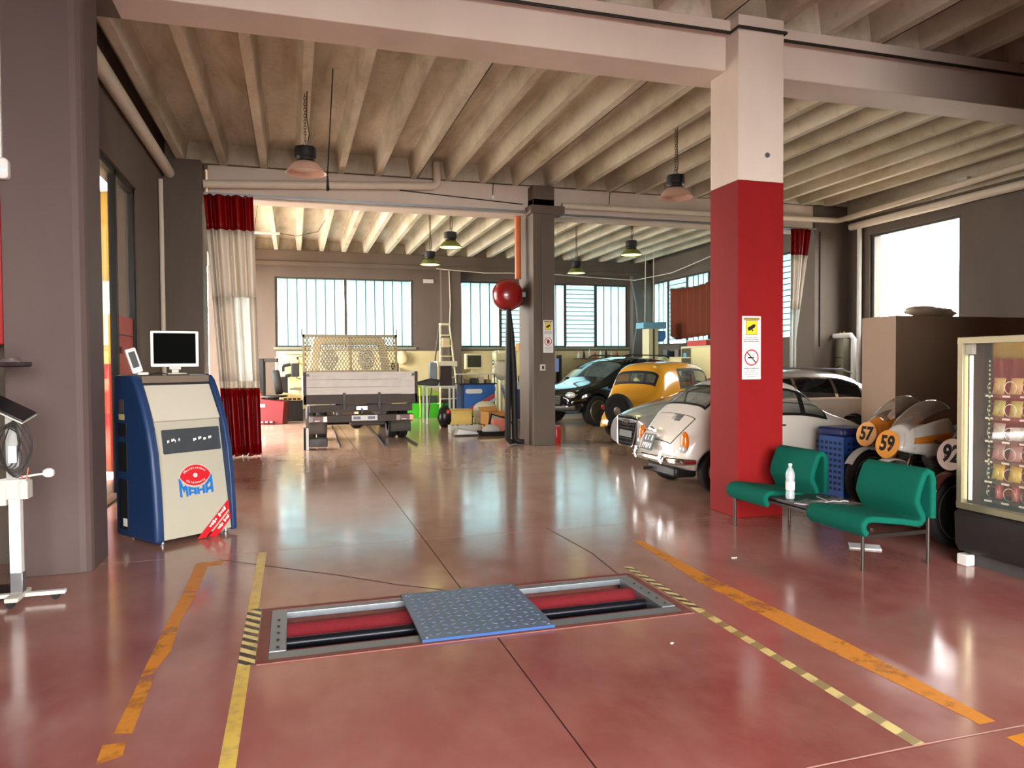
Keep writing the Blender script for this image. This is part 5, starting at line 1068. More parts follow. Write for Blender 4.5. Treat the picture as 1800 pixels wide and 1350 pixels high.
p = pz(537, 791); jk = thing('ramp_block', 'narrow black and white block standing by the left rear of the truck', 'block', p); MB().bb(-.03, .01, -.05, .25, 0, .40).build('black_side', BLACK, jk, .004); MB().bb(.01, .06, -.05, .25, 0, .38).build('white_side', WHITE, jk, .004); MB().bb(.061, .40, .05, .2, .04, .2).build('dark_base', DKMET, jk, .01)

# ------------------------------------------------------------------ plastic strip curtains
RPVC = translucent('red_pvc', (150, 10, 16), .35, .25); WPVC = translucent('white_pvc', (236, 226, 212), .25, .3); CPVC = translucent('clear_pvc', (232, 234, 228), .5, .1, .35); YPVC = translucent('sunlit_pvc', (240, 214, 120), .6, .3)  # the yellow sheet is white plastic with sunlight put into its colour
def curtain(name, label, fn, bands, nu=120):
    """fn(u, z) -> point; bands: (name, material, z0, z1)"""
    t = thing(name, label, 'curtain', fn(.5, bands[-1][2]))
    o = Vector(t.location)
    for bd_ in bands:
        nm, mat, z0, z1 = bd_[:4]; ua, ub = bd_[4:] or (0, 1)
        MB().sheet(lambda u, v: tuple(Vector(fn(ua+(ub-ua)*u, z0+(z1-z0)*v))-o), nu, 6).build(nm, mat, t, solid=.003, ang=80)
    return t, o
def fleft(u, z):
    k = (4.43-z)/4.43; x0 = -1.40+.22*k*0+.28*k; x1 = -.62+.08*k; x = x0+(x1-x0)*u
    return (x+.02*math.sin(u*19), 13.10+.055*math.sin(u*2*PI*5.5+.4)*(1+.2*k)+.018*math.sin(u*23+.6*z), z)
ct, o = curtain('strip_curtain', 'white and red plastic curtain bunched beside the left pillar', fleft, [('red_top_band', RPVC, 3.85, 4.43), ('white_band', WPVC, 2.72, 3.85), ('white_band', WPVC, 1.30, 2.72, 0, .42), ('clear_window', CPVC, 1.30, 2.72, .42, .86), ('white_band', WPVC, 1.30, 2.72, .86, 1), ('white_hem_band', WPVC, 1.18, 1.30), ('red_bottom_band', RPVC, .02, 1.18)])
for k in range(12): MB().torus(.016, .003, 12, 6, Matrix.Translation(Vector((-1.38+.068*k, 13.12, 4.44))-o) @ Matrix.Rotation(PI/2, 4, 'X')).build('curtain_ring', STEEL, ct)
def fright(u, z):
    k = (4.42-z)/4.42; x = 10.22+.50*u*(1-.75*min(1, k*1.9)); return (x+.02*math.sin(u*20), 13.14+.05*math.sin(u*2*PI*4.5), z)
curtain('strip_curtain', 'white and red plastic curtain bunched behind the red column', fright, [('red_top_band', RPVC, 3.86, 4.42), ('white_band', WPVC, 2.70, 3.86), ('clear_band', CPVC, 1.35, 2.70), ('white_hem_band', WPVC, 1.18, 1.35), ('red_bottom_band', RPVC, .02, 1.18)], 60)
tag(MB().bb(-1.40, 4.28, 13.17, 13.21, 4.44, 4.48).build('curtain_rail', STEEL), 'steel curtain rail left of the grey column', 'rail'); tag(MB().bb(5.0, 10.90, 13.17, 13.21, 4.42, 4.46).build('curtain_rail', STEEL), 'steel curtain rail right of the grey column', 'rail')
# side room on the left with its own curtain, behind a black-framed glazed door front
struct('wall_side_room', MB().bb(-6.2, -6.0, 6.9, 9.3, 0, 4.7), CREAMW); struct('ceiling_side_room', MB().bb(-6.2, -2.3, 6.9, 12.2, 4.5, 4.7), CREAMW); struct('floor_side_room', MB().bb(-6.2, -2.3, 6.9, 12.2, -.5, -.01), FLOOR); struct('wall_side_front', MB().bb(-6.2, -3.6, 6.7, 6.9, 0, 4.7), CREAMW)  # west side past the short wall is an added opening for daylight
def fside(u, z): return (-5.9+3.5*u, 11.6+.06*math.sin(u*2*PI*9), z)
curtain('strip_curtain', 'plastic curtain coloured as if sunlit, seen through the glazed door front', fside, [('sunlit_top_band', YPVC, 2.78, 4.05), ('clear_band', translucent('sunlit_clear_pvc', (240, 242, 240), .85, .2), 2.30, 2.78), ('sunlit_band', YPVC, 1.60, 2.30), ('red_bottom_band', translucent('sunlit_red_pvc', (225, 50, 30), .5, .3), .05, 1.60)], 100)  # white and red curtain like the others, its sunlight put into the colours
portal((-4.2, 12.25, 2.3), (3.6, 4.4), (-PI/2, 0, 0)); portal((-6.25, 10.7, 2.2), (4.4, 2.8), (0, -PI/2, 0))
BFR = M('black_door_frame', (16, 15, 15), .5)
d1 = MB().bb(-2.12, -2.04, 9.80, 9.90, 0, 3.96).bb(-2.12, -2.04, 10.85, 10.95, 0, 3.96).bb(-2.12, -2.04, 8.31, 10.95, 3.88, 3.96).build('door_1', BFR, None, .004); tag(d1, 'black-framed glazed door front in the left wall', kind='structure')
dl = MB().bb(-2.11, -2.07, 9.90, 10.85, .02, 2.20).build('door_leaf', M('brick_red_door', (186, 66, 52), .5), d1, .004); MB().bb(-2.068, -2.062, 9.92, 10.83, 1.95, 1.965).build('door_seam', BFR, dl); MB().bb(-2.07, -2.03, 9.96, 10.06, 1.72, 1.80).build('door_latch', M('dark_red_latch', (110, 14, 14), .5), dl, .006)
MB().bb(-2.10, -2.09, 9.90, 10.85, 2.20, 3.88).build('pane', glass('clear_pane', (235, 235, 225), .06), d1); MB().bb(-2.10, -2.09, 8.35, 9.80, .05, 3.88).build('pane', glass('clear_pane', (235, 235, 225), .06), d1)

# ------------------------------------------------------------------ pendant lamps
def lamp(loc, lit, label, ztop=ZR):
    t = thing('pendant_lamp', label, 'lamp', loc, 0, 'industrial pendant lamps')
    LB = M('lamp_black', (20, 20, 20), .5); RF = M('lamp_copper_gleam_reflector', (225, 185, 165), .35, .3) if not lit else M('lamp_lit_glow_reflector', (120, 125, 60), .4, .3)  # reflector colours carry the glow when lit, reflected brightness when unlit
    MB().lathe([(.0, .34), (.06, .335), (.125, .32), (.13, .30), (.13, .20), (.115, .19), (.105, .16), (.13, .13), (.10, .12), (0, .12)], 28).build('lamp_head', LB, t, ang=50)
    MB().lathe([(.12, .14), (.17, .10), (.225, .03), (.25, .0), (.246, .0), (.22, .028), (.165, .095), (.115, .13)], 32).build('reflector', RF, t, ang=60)
    if lit: MB().lathe([(0, .018), (.225, .018), (.225, .024), (0, .024)], 28).build('lens', M('lit_lens', (245, 248, 190), .5, emit=(240, 245, 150), es=3.2), t)
    else: MB().lathe([(0, .06), (.19, .06), (.19, .064), (0, .064)], 28).build('lens', M('unlit_lens', (226, 205, 192), .25, .1), t)  # lens colour carries the pinkish white it would mirror
    MB().torus(.03, .006, 16, 6, Matrix.Translation((0, 0, .365)) @ Matrix.Rotation(PI/2, 4, 'X')).build('hanging_eye', STEEL, t)
    z = .39; k = 0; ch = MB()
    while loc[2]+z < ztop-.02:
        ch.torus(.014, .004, 10, 5, Matrix.Translation((0, 0, z)) @ Matrix.Rotation(PI/2, 4, 'X' if k % 2 else 'Y') @ Matrix.Scale(1.5, 4, (0, 1, 0) if k % 2 else (1, 0, 0))); z += .036; k += 1
    tag(ch.build('chain', M('chain_brown', (90, 70, 50), .5, .6), t), kind='stuff')
    MB().tube([(.02, 0, .34), (.05, .02, .5), (.02, -.01, .7), (.03, 0, ztop-loc[2])], .007, 6).build('lamp_cord', CABLE, t)
lamp((.18, 9.44, 3.95), False, 'unlit pendant lamp hanging over the left of the nearer bay'); lamp((5.34, 9.41, 3.95), False, 'unlit pendant lamp hanging left of the red column')
for x, y, lb in ((3.12, 14.63, 'lit pendant lamp left of the grey column, nearer and higher of two'), (3.17, 17.24, 'lit pendant lamp above the truck, lower of two left of the column'), (7.20, 14.63, 'lit pendant lamp right of the grey column, nearer and higher of two'), (7.21, 17.92, 'lit pendant lamp right of the grey column, farther and lower of two')): lamp((x, y, 3.95), True, lb, ZS)

# ------------------------------------------------------------------ pipes, cables and wall fittings
def pipe(label, pts, r, mat=PIPE, name='pipe', cat='pipe', n=12): return tag(MB().tube(pts, r, n).build(name, mat, ang=50), label, cat)
def bend(a, b, c, r, n=6):
    a, b, c = Vector(a), Vector(b), Vector(c); p = b+(a-b).normalized()*r; q = b+(c-b).normalized()*r
    return [a]+[tuple((1-t)**2*p+2*t*(1-t)*b+t*t*q) for t in [i/n for i in range(n+1)]]+[c]
pipe('thick pale pipe running along the top of the left wall', [(-1.90, 6.92, 4.72), (-1.90, 13.0, 4.72)], .085)
pl_ = pY(356, 322, 13.1); pr_ = pY(768, 326, 13.1)
pipe('pale horizontal pipe under the ribs with an elbow at its right end', bend((-1.40, 13.14, pl_.z), (2.56, 13.14, pr_.z), (2.56, 13.14, 5.25), .10), .07)
pipe('pale pipe along the second beam right of the grey column', bend((5.02, 13.2, 4.62), (11.50, 13.2, 4.66), (11.50, 7.0, 4.80), .12), .06)
pipe('thick pale pipe under the ceiling along the right wall', [(11.70, 6.95, 4.50), (11.70, 13.05, 4.50)], .08)
pipe('dark conduit along the upper edge of the near beam', [(XL+.7, 6.345, ZR-.13), (4.21, 6.345, ZR-.13), (4.21, 6.20, ZR-.13), (4.76, 6.20, ZR-.13), (4.76, 6.345, ZR-.13), (XR-.1, 6.345, ZR-.13)], .016, CABLE, 'conduit')
pipe('thin conduit across the second beam', [(1.9, 13.285, 4.74), (4.25, 13.285, 4.62)], .010, CABLE, 'conduit'); pipe('thin dark cable with a pointed end hanging beside the left lamp', [(.48, 8.6, 4.95), (.45, 9.55, 3.98)], .008, CABLE, 'cable', 'cable')
MBc = MB().lathe([(.0, .0), (.022, .02), (.012, .16), (.008, .2)], 10, Matrix.Translation((.45, 9.55, 3.77)))
tag(MBc.build('cable_plug', BLACK), 'black plug at the end of the cable beside the left lamp', 'plug')
for (x, z, lb) in ((3.65, 4.72, 'small round junction box on the beam left of the grey column'), (6.05, 4.66, 'small round junction box on the beam right of the grey column')):
    j = thing('junction_box', lb, 'junction box', (x, 13.30, z)); MB().lathe([(0, 0), (.04, 0), (.04, .03), (.03, .04), (0, .04)], 16, Matrix.Rotation(PI/2, 4, 'X')).build('box', WHITE, j); MB().tube([(0, -.02, .03), (.02, -.02, .30)], .008, 6).build('drop_cable', CABLE, j)
pipe('slim pale conduit pair up the left wall by the corner pillar', [(-1.96, 12.55, .3), (-1.96, 12.55, 4.5)], .035, PIPE, 'conduit'); pipe('white downpipe beside the bright right window', [(11.72, 12.82, .02), (11.72, 12.82, 4.5)], .05, WHITE); pipe('slim dark conduit on the right wall pillar', [(11.05, 13.235, 1.9), (11.05, 13.235, 4.4)], .012, CABLE, 'conduit')
pipe('looping pale cable under the back right ceiling', [(4.3, 22.3, 4.55), (5.8, 22.2, 4.45), (7.6, 22.2, 4.50), (9.5, 22.25, 4.42), (11.0, 22.1, 4.35), (11.5, 20.5, 4.42), (11.5, 18.5, 4.6), (11.5, 16.5, 4.8)], .014, PIPE, 'cable', 'cable', 8)
pipe('pale air line hanging down the back left pilaster', [(4.72, 22.38, 4.5), (4.75, 22.38, 3.4), (4.70, 22.38, 2.2), (4.74, 22.36, 1.4)], .018, PIPE, 'air_line', 'hose', 8)
pipe('dark hose hanging on the back right pilaster', [(10.95, 22.3, 4.5), (11.15, 22.3, 3.6), (11.2, 22.28, 3.0), (11.05, 22.28, 2.2), (10.98, 22.28, 1.5)], .03, M('grey_hose', (110, 108, 112), .5), 'air_hose', 'hose', 8)
for dx, lb in ((0, 'left of two thin lines rising from the lift to the ceiling'), (.28, 'right of two thin lines rising from the lift to the ceiling')): pipe(lb, [(10.32+dx, 20.05, 2.83), (10.32+dx, 20.0, 5.0)], .013, PIPE, 'lift_line', 'cable', 6)
# fluorescent tube under the ribs on the right, and a small box on the wall
a, b = Vector((8.3, 9.6, 4.90)), Vector((8.3, 12.6, 4.90)); ft_ = thing('tube_light', 'unlit fluorescent tube under the ribs on the right', 'light', (7.99, 11.6, 4.87)); MB().bb(-.04, .04, -.75, .75, .05, .10).build('fitting', WHITE, ft_, .006); MB().cyl((0, -.72, .02), (0, .72, .02), .016, n=10).build('tube', WHITE, ft_)
for y in (-.73, .73): MB().bb(-.02, .02, y-.02, y+.02, 0, .05).build('tube_holder', GREYW, ft_)
p = pX(1676, 318, 11.5); tag(MB().box((11.74, p.y, p.z), (.10, .22, .14)).build('wall_box', WHITE, None, .01), 'white box high on the right wall over the pipe', 'box')
# exit-style label plates and number marks on the back pilaster
tag(MB().bb(3.95, 4.28, YB-.04, YB, 4.14, 4.26).build('wall_plate', GREYW, None, .006), 'small pale plate on the back wall right of the truck window', 'plate')
# pink and yellow notice, boiler with white pipe frame
nt_ = thing('wall_notice', 'pink and yellow notice on the right wall behind the curtain', 'notice', (11.78, 14.75, 1.50)); MB().bb(0, .015, -.22, .22, 0, .19).build('yellow_field', M('notice_yellow', (240, 190, 50), .5), nt_); MB().bb(0, .015, -.22, .22, .19, .36).build('pink_field', M('notice_pink', (226, 140, 130), .5), nt_)
for k in range(3): MB().bb(-.002, 0, -.16, .16-.06*k, .22+.035*k, .235+.035*k).build('print_line', M('notice_ink', (150, 60, 60), .6), nt_)
bo_ = thing('wall_boiler', 'grey wall unit in a white pipe frame beside the right window', 'boiler', (11.6, 13.0, 1.15)); MB().bb(-.15, .20, -.02, .24, 0, .92).build('casing', M('boiler_grey', (130, 122, 104), .5, .2), bo_, .02); MB().tube([(-.2, -.38, -.3), (-.2, -.38, .90), (-.2, -.30, .98), (-.2, .2, .98)], .055, 10).build('pipe_frame', WHITE, bo_)
for k in range(4): MB().cyl((-.05, -.0+.06*k, .92), (-.05, -.0+.06*k, 1.04+.03*(k % 2)), .02, n=8).build('valve', M('valve_brass', (190, 170, 110), .4, .6), bo_)
for z in (.25, .5): MB().bb(-.156, -.15, 0, .22, z, z+.012).build('casing_seam', DKMET, bo_)
# bin bags on top of the partition
for k, (y, lb) in enumerate(((8.55, 'pale plastic bundle on the partition, nearest the camera'), (8.8, 'pale plastic bundle at the back edge of the partition top'))):
    tag(MB().blob((9.0+.5*k, y, 2.30), (.35, .16, .085), 14, 8, .12).build('plastic_bundle', M('clear_film', (206, 186, 160), .35), ang=60), lb, 'bundle')

# ------------------------------------------------------------------ signs on the columns
def sign(o, xd, w_, h_, label, hand=False):
    F = FR(o, xd, (0, 0, 1)); t = thing('warning_sign', label, 'sign', o); t.matrix_world = F
    MB().prism(rrect(-w_/2, w_/2, 0, h_, .006), 0, .004).build('sign_board', WHPL, t, smooth=False); YS = M('sign_yellow', (236, 206, 40), .5, var=.03); RS = M('sign_red', (190, 40, 40), .5, var=.03)
    MB().prism(rrect(-w_*.42, w_*.42, h_*.935, h_*.975, .004), .004, .005).build('header_bar', M('sign_olive', (150, 130, 60), .5), t, smooth=False)
    ys_ = w_*.58; yb = h_*.71
    MB().bb(-ys_/2-.004, ys_/2+.004, yb-.004, yb+ys_*1.08+.004, .004, .0046).build('pictogram_border', BLACK, t); pg = MB().bb(-ys_/2, ys_/2, yb, yb+ys_*1.08, .0046, .0054).build('camera_pictogram', YS, t)
    R_ = Matrix.Translation((0, yb+ys_*.55, .0056)) @ Matrix.Rotation(.5, 4, 'Z'); MB().bb(-ys_*.36, ys_*.30, -ys_*.13, ys_*.16, 0, .0006, R_).bb(-ys_*.10, ys_*.02, -ys_*.30, -ys_*.1, 0, .0006, R_).bb(ys_*.30, ys_*.40, -ys_*.06, ys_*.1, 0, .0006, R_).build('camera_symbol', BLACK, pg)
    cy_ = h_*.345; r = w_*.38; ring = MB(); n = 36
    ring.add([(q*math.cos(2*PI*k/n), cy_+q*math.sin(2*PI*k/n), .0052) for q in (r, r*.84) for k in range(n)], [(k, (k+1) % n, n+(k+1) % n, n+k) for k in range(n)]); ring.build('prohibition_ring', RS, t, smooth=False)
    if hand:
        MB().prism([(r*.42*math.cos(a)*(1 if k % 2 else .8), cy_+r*.55*math.sin(a)) for k, a in enumerate([2*PI*i/14 for i in range(14)])], .0046, .0052).build('hand_symbol', M('sign_hand_red', (120, 40, 36), .5), t, smooth=False)
    else:
        MB().bb(-r*.5, r*.2, cy_-r*.1, cy_+r*.06, .0046, .0052, None).bb(r*.24, r*.36, cy_-r*.1, cy_+r*.06, .0046, .0052).build('cigarette_symbol', BLACK, t); MB().tube([(r*.3, cy_+r*.12, .005), (r*.2, cy_+r*.25, .005), (r*.38, cy_+r*.36, .005)], r*.03, 5).build('smoke_symbol', BLACK, t)
    MB().bb(-r*.84, r*.84, -r*.07, r*.07, .0054, .006, Matrix.Translation((0, cy_, 0)) @ Matrix.Rotation(-PI/4, 4, 'Z')).build('prohibition_slash', RS if hand else BLACK, t)
    INK = M('sign_ink', (96, 92, 92), .6)
    for z, l_, th in ((.655, .62, .012), (.625, .8, .012), (.592, .84, .016), (.165, .80, .016), (.130, .5, .008), (.105, .72, .007), (.075, .72, .007), (.045, .5, .007)):
        mb = MB(); x = -l_*w_/2; rnd = random.Random(int(z*1000))
        while x < l_*w_/2: q = rnd.uniform(.03, .09)*w_; mb.bb(x, min(x+q, l_*w_/2), h_*z, h_*(z+th), .004, .0046); x += q+.018*w_
        tag(mb.build('text_line', INK, t, smooth=False), kind='stuff')
    return t
q0_, q1_ = pY(1304, 667, 6.218), pY(1337, 556, 6.218); sign(((q0_.x+q1_.x)/2, 6.218, q0_.z), (1, 0, 0), q1_.x-q0_.x, q1_.z-q0_.z, 'white camera and no-smoking sign on the red column')
q0_, q1_ = pY(955, 620, 12.998), pY(972, 563, 12.998); sign(((q0_.x+q1_.x)/2, 12.998, q0_.z), (1, 0, 0), q1_.x-q0_.x, q1_.z-q0_.z, 'white camera and no-entry sign on the grey column', True)
q0_ = pY(953, 646, 12.998); sw_ = thing('wall_switch', 'small switch with a thin conduit on the grey column', 'switch', (q0_.x, 12.998, q0_.z)); MB().bb(-.05, .05, -.05, 0, -.06, .06).build('switch_box', GREYW, sw_, .008); MB().bb(-.02, .02, -.056, -.05, -.03, .03).build('switch_key', DKMET, sw_); MB().cyl((0, -.012, .06), (0, -.012, 2.7), .012, n=8).build('switch_conduit', TAUPE, sw_)
# hose reel, its hoses, the orange duct and the red bin at the grey column
hp = pY(893, 518, 13.45)
hr = thing('hose_reel', 'big round red exhaust hose reel hung on the grey column', 'hose reel', (hp.x, 13.45, hp.z)); RG = M('gloss_reel_red', (140, 20, 20), .3, coat=.6, var=.05)
T = Matrix.Rotation(PI/2, 4, 'X'); MB().lathe([(0, .20), (.10, .195), (.20, .16), (.27, .09), (.295, 0), (.29, -.14), (.26, -.20), (0, -.20)], 40, T).build('drum', RG, hr, ang=60); MB().lathe([(0, -.22), (.20, -.22), (.22, -.16), (.18, -.1), (0, -.1)], 28, Matrix.Translation((.20, .1, -.02)) @ T).build('motor', RG, hr); MB().bb(.12, .33, -.1, .2, -.05, .05).build('bracket', STEEL, hr, .006)
MB().torus(.297, .012, 40, 8, T).build('rim_band', M('rim_grey_red', (120, 50, 46), .4), hr)
HM = M('black_hose', (20, 18, 20), .6)
HO = [Vector((hp.x, 13.45, hp.z))]
for k, (dx, lb) in enumerate(((-.06, 'left'), (.085, 'right'))):
    b_ = pz(890 if k == 0 else 905, 772)
    MB().tube([(0, -.02, -.24), (dx*.4, -.1, -.8), (dx*.8, -.12, -1.6), (dx, -.12, -hp.z+.12), (dx+.06, -.12, -hp.z+.062), (dx+.17, -.05-.12*k, -hp.z+.058)], [.045, .06, .064, .058, .055, .045], 12).build('hanging_hose', HM, hr)
pipe('orange duct rising from the hose reel to the beam', [(4.20, 13.45, hp.z+.31), (4.20, 13.45, 4.41)], .062, M('orange_duct', (205, 110, 60), .45))
bn_ = thing('red_bin', 'short red cylinder on the floor beside the grey column', 'bin', (4.90, 13.25, 0)); MB().lathe([(0, .01), (.085, 0), (.09, .01), (.09, .33), (.08, .35), (0, .35)], 24).build('bin_body', M('bin_red', (170, 28, 24), .35), bn_); MB().torus(.09, .006, 24, 6, Matrix.Translation((0, 0, .30))).build('bin_band', M('bin_dark_red', (120, 18, 18), .4), bn_)

q = pz(467, 409, 4.70); hl2 = thing('hung_tube_light', 'small white tube light on thin wires left of the truck window', 'light', q)
MB().bb(-.32, .32, -.04, .04, -.03, .02).build('tube_body', WHITE, hl2, .008)
for x in (-.25, .25): MB().cyl((x, 0, .02), (x*.7, 0, ZS-q.z), .005, n=6).build('hang_wire', CABLE, hl2)
MB().tube([(.3, 0, 0), (.7, .05, -.04), (1.2, .1, .10), (1.5, .1, ZS-q.z)], .007, 6).build('feed_cable', CABLE, hl2)
# ------------------------------------------------------------------ clutter along the back of the workshop
MRED = M('machine_dark_red', (104, 14, 20), .45, var=.08); MRED2 = M('machine_salmon', (206, 90, 70), .45)
# tyre changer
p = pz(478, 746); tc_ = thing('tyre_changer', 'dark red tyre changer beside the left curtain', 'tyre changer', (p.x, p.y+.3, 0), -.2)
MB().prism([(-.45, 0), (.35, 0), (.40, .62), (-.45, .70)], -.32, .32, 'y').build('base', MRED, tc_, .02); MB().bb(-.38, -.22, .05, .28, .68, 1.75).build('tower', BLACK, tc_, .01); MB().bb(-.36, .15, .08, .20, 1.66, 1.76).build('swing_arm', DKMET, tc_, .01); MB().cyl((.10, .14, 1.0), (.10, .14, 1.78), .03, n=10).build('mount_bar', STEEL, tc_)
MB().lathe([(0, .66), (.14, .66), (.15, .70), (.36, .72), (.36, .76), (0, .76)], 28, Matrix.Translation((.05, 0, 0))).build('turntable', DKMET, tc_); MB().tube([(-.5, -.1, 1.35), (-.36, -.14, 1.05), (-.26, -.16, .80), (-.24, -.16, .70)], [.05, .05, .055, .05], 8, flat=.6).build('bead_arm', MRED2, tc_); MB().bb(-.32, -.1, -.34, -.30, .46, .54).build('name_plate', WHPL, tc_)
for k in range(3): MB().bb(-.20+.12*k, -.12+.12*k, -.46, -.32, .05, .09).build('pedal', STEEL, tc_, .008)
# tyre leaning on it
ty_ = thing('leaning_tyre', 'black tyre standing on the red tyre changer', 'tyre', (p.x+.15, p.y+.32, .775)); MB().lathe([(.20, -.09), (.22, -.1), (.30, -.1), (.33, -.07), (.335, 0), (.33, .07), (.30, .1), (.22, .1), (.20, .09), (.20, -.09)], 36, Matrix.Translation((0, 0, .336)) @ Matrix.Rotation(PI/2-.15, 4, 'Y')).build('tread', TYRE, ty_, ang=50); MB().lathe([(0, -.03), (.20, -.05), (.20, .05), (0, .03)], 24, Matrix.Translation((0, 0, .336)) @ Matrix.Rotation(PI/2-.15, 4, 'Y')).build('rim', STEEL, ty_)
# wheel balancer
p = pz(510, 741); wb_ = thing('wheel_balancer', 'dark wheel balancer with a bright tray, left of the truck', 'wheel balancer', (p.x+.05, p.y+.35, 0)); MB().bb(-.32, .30, -.25, .25, 0, .58).build('cabinet', DKMET, wb_, .02); MB().prism([(-.25, .58), (.25, .58), (.30, .70), (-.30, .82)], -.36, .28, 'y').build('tray', M('bright_tray', (232, 206, 140), .35), wb_, .01)
for k in range(4): MB().bb(-.21+.12*k, -.12+.12*k, -.365, -.36, .60, .655).build('weight_pocket', DKMET, wb_)
MB().cyl((-.05, .1, .90), (.45, .1, .90), .03, n=12).build('shaft', STEEL, wb_); MB().lathe([(.03, 0), (.12, .05), (.14, .06)], 20, Matrix.Translation((.30, .1, .90)) @ Matrix.Rotation(PI/2, 4, 'Y')).build('cone', STEEL, wb_); MB().bb(-.30, -.1, .0, .2, .58, 1.25).build('head', DKMET, wb_, .02); MB().tube([(.32, 0, .3), (.55, -.1, .45)], .015, 6).build('pedal_bar', STEEL, wb_)
for k, (x, z, lb) in enumerate(((.62, 1.25, 'black power tool hanging on the cream wall left of the truck, lower'), (.55, 1.55, 'black power tool hanging on the cream wall left of the truck, upper'))):
    h_ = thing('power_tool', lb, 'tool', (x-.85, 22.4, z)); MB().cyl((0, 0, 0), (.22, 0, .05), .05, n=10).build('motor_body', BLACK, h_); MB().bb(-.03, .05, -.03, .03, -.16, 0).build('handle', BLACK, h_, .01); MB().cyl((.22, 0, .05), (.30, 0, .068), .02, n=8).build('chuck', STEEL, h_); MB().bb(-.02, .02, 0, .28, -.02, .02).build('hook', STEEL, h_)
hl_ = thing('hanging_lamp_bulb', 'small amber hand lamp hanging on the cream back wall', 'hand lamp', (.12, 22.5, 1.66)); MB().blob((0, 0, 0), (.06, .06, .09), 12, 8).build('lamp_glass', M('amber_glass', (222, 190, 110), .3), hl_); MB().cyl((0, 0, .08), (0, 0, .16), .03, n=10).build('lamp_cap', BLACK, hl_); MB().tube([(0, 0, .15), (.3, .1, .22), (-.35, .12, .24)], .01, 6).build('lamp_cable', CABLE, hl_)
# ladder
p = pz(798, 756); la = thing('step_ladder', 'tall cream step ladder standing by the back pilaster', 'ladder', (4.16, 20.3, 0), .15); LC = M('ladder_cream', (226, 218, 176), .5)
def lx(z, s_): return s_*(.30-.16*z/2.72)
for s_ in (-1, 1):
    MB().tube([(lx(0, s_), -.35, 0), (lx(2.7, s_), .05, 2.70)], .026, 8).build('rail', LC, la); MB().tube([(lx(0, s_)*1.25, .55, 0), (lx(2.6, s_), .12, 2.62)], .024, 8).build('rear_leg', M('ladder_dark', (70, 60, 50), .5), la)
for k in range(8):
    z = .30+.30*k; y = -.35+.40*z/2.7; w_ = abs(lx(z, 1)); MB().bb(-w_, w_, y-.04, y+.06, z-.015, z+.015).build('step', LC, la, .004)
MB().bb(-.15, .15, .0, .15, 2.68, 2.74).build('top_cap', LC, la, .01); MB().bb(-abs(lx(1.55, 1))-.14, abs(lx(1.55, 1))+.06, -.24, .02, 1.50, 1.66).build('paint_tray', M('tray_offwhite', (224, 216, 190), .5), la, .02); MB().bb(-.12, .12, -.06, .04, 2.05, 2.32).build('rag', M('beige_rag', (214, 190, 150), .9), la, .02)
# green tub, olive box, dark bags
p = pz(745, 735); gt = thing('green_tub', 'bright green plastic tub on the floor right of the truck', 'tub', (p.x, p.y+.35, 0)); GRN = M('bright_green_plastic', (70, 190, 40), .35, var=.1)
MB().rings([[(x*k, y*k2, z) for x, y in rrect(-.62, .62, -.32, .32, .12)] for k, k2, z in ((.86, .86, .0), (.95, .95, .2), (1, 1, .38), (1.02, 1.03, .40), (.97, .97, .40), (.9, .9, .10))]).build('tub_body', GRN, gt, ang=50); MB().tube([(-.1, -.34, .02), (-.1, -.36, .3), (-.12, -.34, .9)], .02, 6).build('yellow_handle', M('yellow_green', (200, 205, 60), .4), gt)
MB().bb(-.55, .55, -.28, .28, .10, .34).build('tub_filling', M('green_filling', (60, 160, 50), .5, var=.3, scale=9), gt, .05)
tag(MB().prism([(-.45, 0), (.45, 0), (.45, .10), (-.45, .55)], -.02, .25, 'y', Mx=Matrix.Translation((p.x+.15, p.y+.75, .62))).build('olive_board', M('olive_board', (138, 160, 60), .5), None, .01), 'slanted olive green board behind the green tub', 'board')
tag(MB().bb(p.x-.35, p.x+.55, p.y+.74, p.y+1.02, 0, .615).build('board_stand', M('dark_cabinet', (52, 60, 50), .6), None, .01), 'low dark cabinet behind the green tub', 'cabinet')
for k, (dx, dy, r, lb) in enumerate(((.86, .52, .20, 'dark green plastic bag between the green tub and the table'), (.88, 1.02, .17, 'smaller blue-green bag under the table'))):
    tag(MB().blob((p.x+dx, p.y+dy, r*1.0), (r, r*.9, r*1.0), 16, 10, .14).build('plastic_bag', M('bag_green_%d' % k, ((24, 92, 40), (20, 84, 88))[k], .2, var=.4, scale=8, bump=.6), ang=70), lb, 'bag')
# small table with clutter
p = pz(788, 752); tb_ = thing('work_table', 'small white-topped work table in front of the ladder', 'table', (p.x+.05, p.y+1.6, 0)); MB().bb(-.38, .42, -.3, .3, .96, 1.0).build('table_top', M('table_white', (214, 218, 214), .3), tb_, .006)
for x in (-.34, .38):
    for y in (-.26, .26): MB().bb(x-.02, x+.02, y-.02, y+.02, 0, .96).build('leg', WHITE, tb_)
tx, ty0 = p.x+.05, p.y+1.6
gr_ = thing('bench_grinder', 'dark wedge-shaped machine on the work table', 'machine', (tx-.25, ty0-.02, 1.0)); MB().prism([(-.52, .04), (.22, .0), (.30, .16), (.05, .20)], -.16, .16, 'y').build('wedge_body', DKMET, gr_, .02); MB().bb(.02, .22, -.1, .1, .16, .62).build('grey_head', M('grey_blue_head', (120, 130, 135), .4), gr_, .03)
bk = thing('black_case', 'dark box on the work table below the ladder', 'box', (tx+.22, ty0+.05, 1.0)); MB().bb(-.14, .16, -.12, .12, 0, .50).build('case', M('case_brown', (48, 32, 30), .6), bk, .015); MB().bb(-.15, .17, -.13, .13, .50, .53).build('case_lid', M('case_lid', (66, 48, 44), .6), bk, .006)
